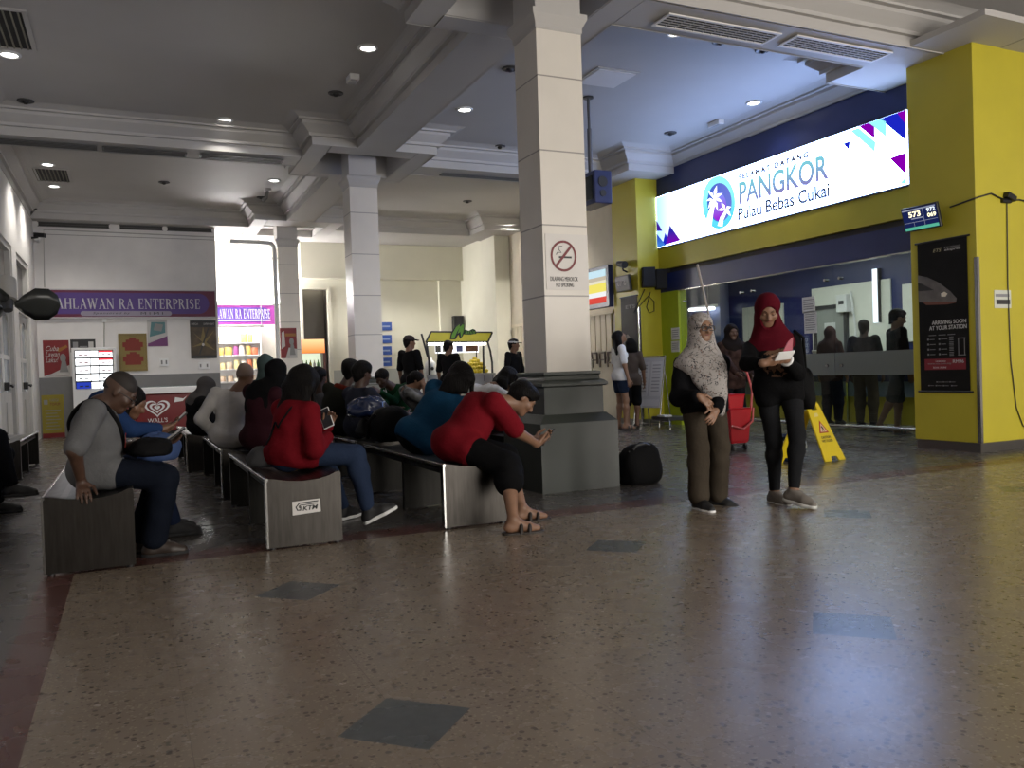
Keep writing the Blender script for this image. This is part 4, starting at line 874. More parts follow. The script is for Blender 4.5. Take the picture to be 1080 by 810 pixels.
t, sh, tx = poster('poster', 'yellow price poster with a red foot beside the lit menu board', SHOPY-.006, (43.5, 417), (69, 466), PYE)
sh('red_foot', rec(0, 0, 1, .2), PRED); sh('logo', rec(.1, .80, .28, .9), PGR, .001); tx('HARGA', .38, .86, .4, .06, PGR); tx('TOPUP', .38, .78, .45, .05, PRED)
for i in range(7): sh('print_line', rec(.15+.05*(i % 2), .28+i*.065, .85-.08*(i % 3), .295+i*.065), PGR)
t, sh, tx = poster('picture', 'gold framed picture of two red knots on the shop wall', SHOPY, (124.5, 352), (156, 391), mat('picture_gold_ground', (0.204, 0.15, 0.036), .5), 'picture', mat('gold_frame', (0.18, 0.132, 0.042), .4, metal=.4))
KR = mat('knot_red', (0.18, 0.018, 0.009), .6)
for v in (.17, .55): sh('red_knot', [(.22, v), (.78, v), (.78, v+.09), (.86, v+.09), (.86, v+.22), (.74, v+.22), (.74, v+.29), (.62, v+.29), (.62, v+.34), (.38, v+.34), (.38, v+.29), (.26, v+.29), (.26, v+.22), (.14, v+.22), (.14, v+.09), (.22, v+.09)], KR)
t, sh, tx = poster('poster', 'small pale poster with a purple corner below the shop sign', SHOPY, (155, 337), (177, 365), PWH); sh('blue_scene', [(.1, .35), (.9, .5), (.9, .9), (.2, .9)], PTE); sh('dark_scene', [(.3, .6), (.7, .55), (.8, .8), (.4, .85)], PGR, .002); sh('purple_corner', [(0, 0), (1, 0), (1, .38), (0, .1)], PPU, .002)
t, sh, tx = poster('poster', 'dark film poster with a sword on the end of the shop wall', SHOPY, (200, 338), (229, 377.5), mat('film_brown', (0.06, 0.039, 0.018), .45, var=.7, vscale=5)); sh('black_band', rec(0, .82, 1, 1), PBL); sh('black_band', rec(0, 0, 1, .08), PBL); tx('MEGA', .06, .88, .26, .05, PWH); tx('SUPER HEBAT', .52, .88, .42, .05, PWH)
sh('gold_rays', [(.05, .3), (.45, .42), (.1, .7), (.4, .5), (.5, .85), (.58, .5), (.95, .75), (.6, .42), (.95, .2), (.5, .35)], PGO); sh('sword', [(.30, .12), (.36, .10), (.72, .78), (.68, .80)], PBL, .003); sh('silver_hilt', cir(.48, .36, .05, .04), PWH, .004)
t, sh, tx = poster('poster', 'red poster on the column beside the white pipe', ROW[2]-.218, (295, 346), (313.5, 377.5), PRED); sh('white_field', [(.3, 0), (1, 0), (1, .3), (.5, .35)], PWH); sh('white_swirl', [(.05, .3), (.3, .4), (.25, .9), (.1, .85)], PWH); sh('figure', cir(.68, .55, .14, .12), PGR, .002); sh('orange_band', rec(.3, .72, .95, .82), POR, .002); sh('figure_body', [(.55, .1), (.62, .45), (.8, .45), (.9, .1)], PGR, .003)
# lit menu board (a glass fronted light box) 
lb = thing('menu_light_box', 'glowing white menu board with a grid of panels', 'light box', (0, 18.2, 0))
MY = 18.35; a, b = onY(75, 368, MY), onY(122, 368, MY); zt = a.z
MB().box(a.x, b.x, MY, MY+.28, 0, zt+.02).build('cabinet', WHITE, lb, bevel=.01)
g = MB().box(a.x+.05, b.x-.05, MY-.006, MY, .95, zt-.03).build('panel_ground', PBL, lb)
MW = glow('menu_white', (.95, .98, 1), 2.6); MR = glow('menu_red', (.9, .06, .08), 1.3, False); MBL = glow('menu_blue', (.03, .06, .5), .9, False)
xs_ = [a.x+.06, a.x+.06+(b.x-a.x-.12)*.40, a.x+.06+(b.x-a.x-.12)*.62, b.x-.06]; dz = .155
for r in range(5):
    for c_ in range(3):
        z1 = zt-.045-r*dz; MB().box(xs_[c_]+.008, xs_[c_+1]-.008, MY-.012, MY-.006, z1-dz+.03, z1).build('menu_panel', MBL if (r == 4 and c_ == 0) else MW, lb)
        if c_ == 2 and r < 2: MB().box(xs_[c_]+.008, xs_[c_+1]-.008, MY-.015, MY-.012, z1-.035, z1).build('red_heading', MR, lb)
        if c_ != 1:
            for u in (.12, .5): MB().box(xs_[c_]+.03+(xs_[c_+1]-xs_[c_])*u, xs_[c_]+.03+(xs_[c_+1]-xs_[c_])*(u+.24), MY-.015, MY-.012, z1-.09, z1-.065).build('menu_item', mat('menu_print', (.35, .1, .12), .5) if r < 3 else PBL, lb)
# chest freezer
fz = thing('chest_freezer', 'red and white ice cream chest freezer with a white heart emblem', 'freezer', (.6, 17.9, 0))
a, b = onY(143, 452, 17.65), onY(206, 452, 17.65); X0, X1 = a.x, b.x+.25
MB().box(X0, X1, 17.65, 18.3, .06, .80).build('body', mat('freezer_red', (0.162, 0.0048, 0.0072), .3), fz, bevel=.02)
MB().box(X0-.02, X1+.02, 17.62, 18.33, .80, .93).build('rim', WHITE, fz, bevel=.015); MB().box(X0+.03, X1-.03, 17.68, 18.28, .93, .95).build('glass_lid', mat('lid_glass', (.18, .21, .21), .12), fz); MB().box(X0+.02, X1-.02, 17.7, 18.28, 0, .06).build('plinth', BLACK, fz)
hx, hz = onY(166, 434, 17.65).x, .53; hm = MB()
def heart(s): return [(s*.16*sin(t_)**3, s*(.13*cos(t_)-.05*cos(2*t_)-.02*cos(3*t_)-.01*cos(4*t_))/1.0) for t_ in [2*pi*k/32 for k in range(32)]]
for s_, s2_ in ((1.15, .93), (.70, .48), (.28, .05)):
    A_, B_ = heart(s_), heart(s2_); hm.add([(hx+u*1.25, 17.645, hz+v) for u, v in A_]+[(hx+u*1.25, 17.645, hz+v) for u, v in B_], [(k, (k+1) % 32, 32+(k+1) % 32, 32+k) for k in range(32)])
hm.build('heart_emblem', WHITE, fz); text('lettering', "WALL'S", WHITE, (hx-.18, 17.647, hz-.29), (1, 0, 0), (0, 0, 1), .36, .085, fz)
MB().prism([(0, 0), (.16, .02), (.24, .12), (.17, .07), (.02, .10)], (X1-.62, 17.648, .62), (1, 0, 0), (0, 0, 1), (0, -.003, 0)).build('white_ribbon', WHITE, fz)
# switches, wall conduits, corner camera
for i, (tl, br, lb_) in enumerate((((168, 378), (178, 386), 'pale socket plate beside the gold framed picture'), ((209, 382), (221, 389), 'pale socket plate under the dark film poster'))):
    a, b = onY(*tl, SHOPY), onY(*br, SHOPY); k = thing('wall_socket', lb_, 'socket', (a.x, SHOPY, b.z), 'sockets on the shop wall')
    MB().box(a.x, b.x, SHOPY-.02, SHOPY, b.z, a.z).build('plate', WHITE, k, bevel=.005); MB().box(a.x+.03, a.x+.06, SHOPY-.024, SHOPY-.018, b.z+.04, a.z-.04).build('switch', PGR, k); MB().box(b.x-.06, b.x-.03, SHOPY-.024, SHOPY-.018, b.z+.04, a.z-.04).build('switch', PGR, k)
cw = thing('conduit', 'thin conduit running down and across the shop wall above the purple sign', 'conduit', (-1.1, SHOPY, 3))
p = [onY(47, 303, SHOPY-.015), onY(46, 242, SHOPY-.015), onY(227, 250, SHOPY-.015)]; MB().tube(p, .012, n=6).build('tube', mat('conduit_grey', (.40, .39, .37), .5), cw)
c2 = thing('conduit', 'short thin conduit hanging from below the purple sign to the menu board', 'conduit', (0, SHOPY, 2)); p = [onY(110, 337, SHOPY-.015), onY(110, 366, SHOPY-.015)]; MB().tube(p, .012, n=6).build('tube', mat('conduit_grey', (.4, .39, .37), .5), c2); MB().box(p[0].x-.04, p[0].x+.04, SHOPY-.04, SHOPY, p[0].z-.05, p[0].z+.02).build('box', WHITE, c2)
cc = thing('security_camera', 'small white corner camera with a looping black cable', 'camera', (-1.5, 18.3, 3.7)); q = onY(42, 248, 18.45)
MB().obox(q, (Vector((.9, -.4, -.1)).normalized(), Vector((.4, .9, 0)).normalized(), (0, 0, 1)), (.10, .04, .04)).build('body', BLACK, cc); MB().box(q.x-.10, q.x-.02, q.y, SHOPY, q.z-.10, q.z-.03).build('mount', WHITE, cc); MB().tube([q+Vector((-.02, .05, -.05)), (q.x-.05, SHOPY-.02, q.z-.1)], .025).build('neck', WHITE, cc)
MB().tube([onY(44, 217, 18.3), onY(36, 221, 18.3), onY(28, 232, 18.3), onY(26, 243, 18.3), onY(33, 251, 18.35), onY(40, 250, 18.4)], .022, n=8).build('cable', BLACK, cc)

# ------------------------------------------------------------------ bright counter beyond the shop wall
sc = thing('display_shelf', 'white back shelf of the bright shop counter', 'shelf', (2.5, 21.0, 0))
SX0, SX1 = 1.3, 2.98
MB().box(SX0, SX1, 21.22, 21.28, 0, 2.4).build('back_panel', mat('shop_white', (.80, .80, .80), .5), sc)
for z in (.9, 1.28, 1.62, 1.92): MB().box(SX0, SX1, 20.98, 21.22, z-.015, z).build('shelf_board', WHITE, sc)
for x in (SX0, SX1-.02): MB().box(x, x+.02, 20.98, 21.22, 0, 2.4).build('side_panel', WHITE, sc)
rnd = random.Random(11)
gcol = [(.55, .35, .08), (.55, .42, .30), (.25, .05, .18), (.6, .5, .25), (.45, .12, .05), (.12, .10, .30), (.65, .60, .50)]
gm = [mat('packet_%d' % i, c, .45) for i, c in enumerate(gcol)]
gname = ['orange', 'tan', 'plum', 'straw', 'rust', 'indigo', 'cream']
for r, z in enumerate((.9, 1.28, 1.62, 1.92)):
    x = 1.84
    while x < SX1-.16:
        w_, h_ = rnd.uniform(.10, .17), rnd.uniform(.16, .26); ci = rnd.randrange(7)
        k = MB().ring_loft([[(x+w_*u, 21.10+.045*s*v, z+h_*hh) for u, v in ((.02, .3), (.5, 1), (.98, .3), (.98, -.3), (.5, -1), (.02, -.3))] for hh, s in ((0, .5), (.15, 1), (.85, 1), (1, .12))]).build('snack_packet', gm[ci], None, (x, 21.1, z))
        tag(k, '%s snack packet on the %s of the bright counter' % (gname[ci], ('lowest shelf', 'second shelf', 'third shelf', 'top shelf')[r]), 'packet', 'snack packets on the bright back shelf'); x += w_+rnd.uniform(.01, .05)
ctr = thing('shop_counter', 'grey front counter of the bright shop', 'counter', (2.2, 20.0, 0))
MB().box(1.78, 2.95, 19.7, 20.2, 0, .95).build('body', mat('counter_grey', (.30, .30, .30), .5), ctr); MB().box(1.78, 3.0, 19.65, 20.25, .95, .99).build('worktop', WHITE, ctr)
for lx in (2.2,):
    l = bpy.data.lights.new('counter_light', 'AREA'); l.shape = 'RECTANGLE'; l.size = 1.6; l.size_y = .3; l.energy = 42; l.color = (.97, .97, 1)
    k = thing('counter_light', 'white batten light over the bright shop counter', 'light', (lx, 20.6, 2.3)); o = bpy.data.objects.new('counter_lamp', l); COL.objects.link(o); o.parent = k; o.location = (0, 0, -.05); o.rotation_euler = (radians(25), 0, 0)
    MB().box(lx-.8, lx+.8, 20.5, 20.7, 2.27, 2.31).build('batten', WHITE, k); MB().cyl((lx-.75, 20.6, 2.31), (lx-.75, 20.6, 4.42), .01).cyl((lx+.75, 20.6, 2.31), (lx+.75, 20.6, 4.42), .01).build('hanger', CHROME, k)
# drinks fridge with an orange lit head
fg = thing('drinks_fridge', 'drinks fridge with a glowing orange head behind the slim column', 'fridge', (4.1, 20.7, 0))
GY = 20.5; a, b = onY(318, 358, GY), onY(343.5, 372, GY)
fx0, fx1, hz0, hz1 = a.x-.06, b.x, b.z, a.z
FDR = mat('fridge_dark_red', (.09, .02, .015), .4)
f = MB(); f.box(fx0, fx1, GY+.5, GY+.6, 0, hz1).box(fx0, fx0+.03, GY+.03, GY+.5, 0, hz0).box(fx1-.03, fx1, GY+.03, GY+.5, 0, hz0).box(fx0, fx1, GY+.03, GY+.5, hz0, hz1); f.build('body', FDR, fg)
MB().box(fx0+.02, fx1-.02, GY, GY+.03, hz0, hz1).build('lit_head', grad('fridge_orange', (.95, .22, .04), (1.0, .62, .30), 1.4, hz0, hz1), fg)
MB().box(fx0+.03, fx1-.03, GY+.47, GY+.5, .2, hz0).build('lit_back', mat('fridge_glow', (.5, .55, .5), .4, emit=(.75, .85, .62), estr=1.0), fg)
f = MB(); f.box(fx0, fx0+.05, GY-.01, GY+.03, .2, hz0-.01).box(fx1-.07, fx1, GY-.01, GY+.03, .2, hz0-.01).box(fx0, fx1, GY-.01, GY+.03, .15, .25); f.build('door_frame', FDR, fg)
BOTM = [mat('bottle_green', (.05, .16, .03), .3), mat('bottle_yellow', (.42, .36, .05), .3), mat('bottle_white', (.5, .5, .48), .3)]
for r in range(3):
    z = .42+r*.38; MB().box(fx0+.03, fx1-.03, GY+.08, GY+.46, z-.012, z).build('shelf', CHROME, fg)
    for c_ in range(5):
        x = fx0+.10+c_*.095; k = MB().lathe([(.001, 0), (.032, 0), (.034, .02), (.034, .17), (.013, .23), (.013, .27), (.001, .27)], (x, GY+.18, z+.001), 12).build('bottle', BOTM[(r+c_) % 3], None, (x, GY+.18, z))
        tag(k, '%s drink bottle on the %s shelf of the orange headed fridge' % (('green', 'yellow', 'white')[(r+c_) % 3], ('lowest', 'middle', 'top')[r]), 'bottle', 'drink bottles in the fridge')
MB().box(fx0, fx1, GY+.0, GY+.6, 0, .15).build('plinth', BLACK, fg)

# ------------------------------------------------------------------ rear wall fittings and the food stall
BLU = mat('plaque_blue', (.02, .07, .32), .4)
for i, (z0, z1) in enumerate(((340, 348.5), (353.5, 362), (365.5, 374), (377.5, 386))):
    a, b = onY(396, z0, RY), onY(413, z1, RY); k = thing('blue_plaque', ('topmost', 'second from top', 'third from top', 'lowest')[i]+' blue plaque in the column of four on the rear wall', 'sign', (b.x, RY, b.z), 'four blue plaques')
    MB().box(a.x, b.x, RY-.025, RY, b.z, a.z).build('plate', BLU, k); MB().box(a.x+.1, b.x-.05, RY-.028, RY-.024, (a.z+b.z)/2-.02, (a.z+b.z)/2+.02).build('lettering_line', mat('plaque_pale', (.25, .32, .5), .5), k)
a, b = onY(474, 334, RY), onY(484.5, 350, RY)
k = thing('wall_speaker', 'black box speaker high on the rear wall above the food stall', 'speaker', (a.x, RY-.1, b.z)); MB().box(a.x, b.x, RY-.36, RY-.16, b.z, a.z).build('cabinet', BLACK, k, bevel=.01); MB().box(a.x+.03, b.x-.03, RY-.37, RY-.358, b.z+.03, a.z-.03).build('grille', mat('speaker_cloth', (.02, .02, .022), .9), k); MB().box(a.x+.1, b.x-.1, RY-.16, RY-.12, b.z+.1, a.z-.1).build('bracket', BLACK, k)
a, b = onY(396, 389, RY), onY(401, 392, RY)
st = thing('food_stall', 'food stall with a yellow canopy sign and a lit counter', 'stall', (6.0, 15.8, 0))
SY = 15.5; tl, tr = onY(455, 350.5, SY), onY(518.5, 351, SY); bl, br = onY(449, 361, SY), onY(514, 360.5, SY)
def sp(px, py, Y=SY): q = onY(px, py, Y); return (q.x, Y, q.z)
CYEL = mat('canopy_yellow', (.50, .45, .03), .5, emit=(.6, .52, .05), estr=.22, var=.15, vscale=3)
MB().prism([(p_[0], p_[2]) for p_ in (sp(449, 361), sp(514.5, 360.5), sp(519, 350.5), sp(454.5, 350))], (0, SY, 0), (1, 0, 0), (0, 0, 1), (0, .05, 0)).build('canopy_board', CYEL, st)
f = MB(); cs = [sp(449, 361), sp(514.5, 360.5), sp(519, 350.5), sp(454.5, 350)]
for i in range(4): f.bar(Vector(cs[i])+Vector((0, -.005, 0)), Vector(cs[(i+1) % 4])+Vector((0, -.005, 0)), .03, .03)
f.build('canopy_frame', BLACK, st)
MB().cyl((bl.x+.05, SY-.02, bl.z-.04), (br.x-.05, SY-.02, br.z-.04), .025).build('tube_lamp', glow('stall_tube', (1, .97, .8), 9), st)
def poly_on(nm, pts, m, off, Y=SY): MB().prism([(q[0], q[2]) for q in (sp(px, py) for px, py in pts)], (0, Y-off, 0), (1, 0, 0), (0, 0, 1), (0, -.006, 0)).build(nm, m, st)
GRN = mat('leaf_green', (.16, .42, .03), .5); BLK = SIGNBLACK
poly_on('script_outline', [(474, 358), (475, 352), (480, 344), (484, 341), (489, 341), (489.5, 347), (488, 354), (485, 357.5), (483, 353), (480, 358)], BLK, .02)
poly_on('script_letter', [(475.2, 357), (476.2, 352.3), (480.5, 345), (484, 342.2), (484.5, 345), (481, 351), (478.5, 357)], GRN, .03); poly_on('script_letter', [(482, 352), (484.5, 345), (487.5, 342), (488.6, 343), (488, 350), (485.6, 356), (485, 350)], GRN, .03)
poly_on('script_outline', [(486, 352), (490, 347.5), (494, 349), (498, 347), (501, 348), (502, 352), (496, 353), (490, 353)], mat('dark_leaf', (.012, .05, .012), .5), .02)
text('lettering', 'anis', GRN, Vector(sp(490, 352.2))+Vector((0, -.03, 0)), (1, 0, 0), (0, 0, 1), .22, .07, st, italic=.3)
# posts, menu strip, counter
for pts in (((450, 361), (451, 370), (452.5, 380), (453, 402)), ((514, 360), (517, 370), (519, 382), (519.5, 402)), ((509.5, 361), (510, 384), (510, 402))):
    MB().tube([sp(*p) for p in pts], .022, n=8).build('post', DGREY, st)
MB().tube([sp(444.5, 352), sp(447, 361), sp(451, 376)], .02, n=8).build('stay', DGREY, st)
a, b = onY(459, 363, SY+.5), onY(505, 371.5, SY+.5)
MB().box(a.x, b.x, SY+.5, SY+.52, b.z, a.z).build('picture_strip', mat('strip_white', (.55, .55, .58), .5), st)
for u0, u1, m_ in ((.0, .12, PBL), (.16, .2, PGR), (.24, .3, PGR), (.48, .62, mat('strip_blue', (.04, .05, .2), .5)), (.7, .98, mat('strip_brown', (.12, .05, .03), .5, var=.5))): MB().box(a.x+(b.x-a.x)*u0, a.x+(b.x-a.x)*u1, SY+.492, SY+.5, b.z+.02, a.z-.01).build('strip_picture', m_, st)
for x in (a.x+.05, b.x-.05): MB().cyl((x, SY+.51, 1.06), (x, SY+.51, a.z), .012).build('strip_leg', DGREY, st)
a, b = onY(449, 395, SY), onY(522, 395, SY); CZ = onY(505, 393.5, SY).z
MB().box(a.x, b.x, SY-.05, SY+.6, CZ-.05, CZ).build('worktop', mat('stall_top', (.55, .55, .50), .35), st); MB().box(a.x+.03, b.x-.03, SY-.02, SY+.57, .08, CZ-.05).build('counter', mat('stall_white', (.55, .55, .53), .5), st); MB().box(a.x+.08, b.x-.08, SY+.0, SY+.5, 0, .08).build('plinth', BLACK, st)
# heap of yellow fruit
rnd = random.Random(5); hx0, hx1 = onY(493, 393, SY).x, onY(517.5, 393, SY).x; k = 0
FR = mat('fruit_yellow', (.52, .40, .02), .45, var=.15, vscale=20)
fruit = MB().ball((0, 0, 0), (.055, .042, .042), 10, 7).build('yellow_fruit', FR)
tag(fruit, 'yellow fruit in the heap on the food stall', 'fruit', 'yellow fruit heaped on the stall')
first = True
for lay, (n, sx_, dz_) in enumerate(((8, 1.0, 0), (7, .82, .075), (5, .6, .145), (3, .34, .205), (1, 0, .245))):
    for row in range(3 if lay < 2 else (2 if lay < 4 else 1)):
        for i in range(n):
            x = (hx0+hx1)/2+(hx1-hx0)/2*.92*sx_*((i+.5)/n*2-1); y = SY+.12+row*.09+rnd.uniform(-.01, .01)+lay*.02
            o = fruit if first else fruit.copy()
            if not first: COL.objects.link(o)
            first = False; o.location = (x, y, CZ+.042+dz_+rnd.uniform(0, .006)); o.rotation_euler = (rnd.uniform(-.4, .4), rnd.uniform(-.5, .5), rnd.uniform(0, 3))
q = onY(453.5, 394, SY+.1)
bs = thing('drink_dispenser', 'white dispenser on the stall beside the man in the dark cap', 'dispenser', (q.x+.02, SY+.12, CZ))
MB().lathe([(.001, 0), (.11, 0), (.11, .22), (.08, .27), (.04, .29), (.04, .34), (.001, .34)], (q.x+.02, SY+.12, CZ), 16).build('body', WHITE, bs); MB().cyl((q.x+.02, SY+.0, CZ+.12), (q.x+.02, SY+.05, CZ+.12), .035, n=10).build('tap', BLACK, bs)
# ------------------------------------------------------------------ steel benches
BZ = .43
def bench(x0, y0, label, L=2.0, w=.45, plate=False):
    """perforated steel bench: dished seat on three boxed panels; x0, y0 is its nearest corner"""
    t = thing('steel_bench', label, 'bench', (x0+w/2, y0+L/2, 0), 'steel benches in rows')
    prof = [(0, -.012), (.012, 0), (.05, -.006), (.13, -.022), (.22, -.030), (.31, -.024), (.38, -.008), (.42, .010), (.445, .012), (w, .0)]
    top = [(x0+u, BZ+v) for u, v in prof]; bot = [(x0+u, BZ+v-.014) for u, v in reversed(prof)]
    MB().prism(top+bot, (0, y0+.012, 0), (1, 0, 0), (0, 0, 1), (0, L-.012, 0)).build('seat', BENCHTOP, t)
    lip = MB(); lip.tube([(x0+.004, y0-.006, BZ-.008), (x0+.004, y0+L+.006, BZ-.008)], .011, n=8); lip.build('seat_edge', CHROME, t, label='bright rolled seat edge')
    lip = MB(); lip.tube([(x0+w-.006, y0+.02, BZ-.004), (x0+w-.006, y0+L+.006, BZ-.0)], .011, n=8); lip.build('seat_edge', CHROME, t, label='bright rolled seat edge')
    for i, y in enumerate((y0, y0+L*.47, y0+L-.05)):
        poly = [(x0+u, BZ+v-(.0 if i == 0 else .013)) for u, v in prof]+[(x0+w, .012), (x0, .012)]
        if i == 1: poly = [(x0+.02, BZ-.04), (x0+w-.02, BZ-.04), (x0+w-.02, .012), (x0+.02, .012)]
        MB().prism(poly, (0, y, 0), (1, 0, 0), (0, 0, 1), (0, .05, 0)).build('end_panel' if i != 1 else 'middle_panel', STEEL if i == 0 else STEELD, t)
        if i == 0: MB().box(x0-.006, x0+.006, y-.007, y+.05, .012, BZ-.018).build('panel_edge', CHROME, t, label='bright folded panel edge')
        for x in (x0+.03, x0+w-.03): MB().cyl((x, y+.025, 0), (x, y+.025, .015), .02, n=8).build('foot', BLACK, t)
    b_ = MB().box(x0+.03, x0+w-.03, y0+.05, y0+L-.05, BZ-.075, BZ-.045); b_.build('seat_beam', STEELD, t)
    if plate:
        cx, cz = x0+.235, .245; Y = y0-.003
        MB().prism([(-.085, -.048), (.085, -.040), (.082, .040), (-.085, .034)], (cx, Y, cz), (1, 0, 0), (0, 0, 1), (0, -.003, 0)).build('name_plate', mat('plate_white', (.62, .60, .58), .5), t, label='white plate with a black railway logo')
        lg = MB(); P_ = lambda pts: lg.prism(pts, (cx, Y-.003, cz), (1, 0, 0), (0, 0, 1), (0, -.0015, 0))
        P_([(-.068, 0), (-.045, .026), (.072, .031), (.070, .024), (-.042, .019), (-.060, 0)]); P_([(-.068, 0), (-.058, -.022), (-.034, -.024), (-.032, .002), (-.046, .002), (-.048, -.006), (-.040, -.007), (-.040, -.017), (-.054, -.016), (-.060, 0)])
        P_([(-.050, .004), (-.040, .012), (.068, .018), (.066, .012), (-.036, .007), (-.044, .0)])
        lg.build('logo', SIGNBLACK, t); text('lettering', 'KTM', SIGNBLACK, (cx-.025, Y-.003, cz-.026), (1, 0, .05), (-.05, 0, 1), .095, .028, t, depth=.0015, bold=.03, italic=.25)
    return t
BENCHTOP = mat('perforated_steel', (.30, .29, .28), .30, metal=1.0); nt = BENCHTOP.node_tree; b_ = nt.nodes['Principled BSDF']
g_ = nt.nodes.new('ShaderNodeNewGeometry'); sp_ = nt.nodes.new('ShaderNodeSeparateXYZ'); nt.links.new(g_.outputs['Position'], sp_.inputs[0])
hole = mth(nt, 'MULTIPLY', mth(nt, 'LESS_THAN', mth(nt, 'FRACT', mth(nt, 'MULTIPLY', sp_.outputs[1], 18)), .42), mth(nt, 'LESS_THAN', mth(nt, 'FRACT', mth(nt, 'MULTIPLY', sp_.outputs[0], 9)), .72))
up_ = nt.nodes.new('ShaderNodeSeparateXYZ'); nt.links.new(g_.outputs['Normal'], up_.inputs[0])
nt.links.new(mixrgb(nt, mth(nt, 'MULTIPLY', hole, mth(nt, 'GREATER_THAN', up_.outputs[2], .6)), (.26, .25, .24), (.012, .012, .012)), b_.inputs['Base Color'])
BY = 5.10
bench(-.45, BY, 'steel bench under the man in the grey shirt')
bench(-.45, BY+2.4, 'steel bench behind the man in the grey shirt')
bench(.718, BY, 'steel bench with the railway logo plate, under the woman in red', plate=True)
bench(.70, BY+2.42, 'steel bench under the man in the pale shirt seen from behind')
bench(.56, 9.95, 'steel bench end standing alone behind the pale shirted man')
bench(1.845, BY, 'steel bench under the man in the red shirt holding a phone')
bench(1.86, BY+2.36, 'steel bench under the two people in dark jackets')
bench(3.05, 7.15, 'steel bench behind the nearest column, under the person in the white top')
bench(3.05, 9.45, 'steel bench farther back, under the green track jacket')
bench(-1.56, 10.55, 'steel bench against the side wall by the glazed doors')
bench(-1.56, 7.2, 'steel bench by the side wall under the person with the crossed leg')

# ------------------------------------------------------------------ wall fan at the side
fn = thing('wall_fan', 'large dark fan with broad blades on an arm from the side wall', 'fan', (-.8, 8.0, 1.8))
hub = onY(8, 321, 8.0); ax = Vector((.10, -.50, -.86)).normalized(); e1 = Vector((1, 0, 0))-ax*ax.x; e1.normalize(); e2 = ax.cross(e1)
MB().cyl(hub-ax*.03, hub+ax*.06, .05, .035, n=16).build('hub', DGREY, fn)
MB().cyl(hub-ax*.24, hub-ax*.03, .085, .075, n=18).build('motor_housing', mat('motor_grey', (.30, .29, .27), .5), fn)
for k in range(3):
    a = radians(-8+120*k); d = e1*cos(a)+e2*sin(a); p = ax.cross(d); mb = MB()
    st_ = [(.05, .03, .0), (.12, .075, .012), (.20, .12, .02), (.30, .115, .02), (.365, .07, .012), (.385, .02, .0)]
    mb.ring_loft([[hub+d*r+p*w*s_+ax*(-q*s_*4+o) for s_, o in ((-1, 0), (-.4, .012), (.4, .012), (1, 0), (.4, .004), (-.4, .004))] for r, w, q in st_]); mb.build('blade', mat('fan_black', (.03, .032, .03), .35), fn)
MB().tube([hub-ax*.2, hub-ax*.26+Vector((-.1, .02, .02)), (-1.5, 8.3, 1.95), (-1.6, 8.3, 1.95)], .028, n=10).build('arm', DGREY, fn); MB().box(-1.6, -1.57, 8.2, 8.4, 1.85, 2.15).build('wall_plate', DGREY, fn)

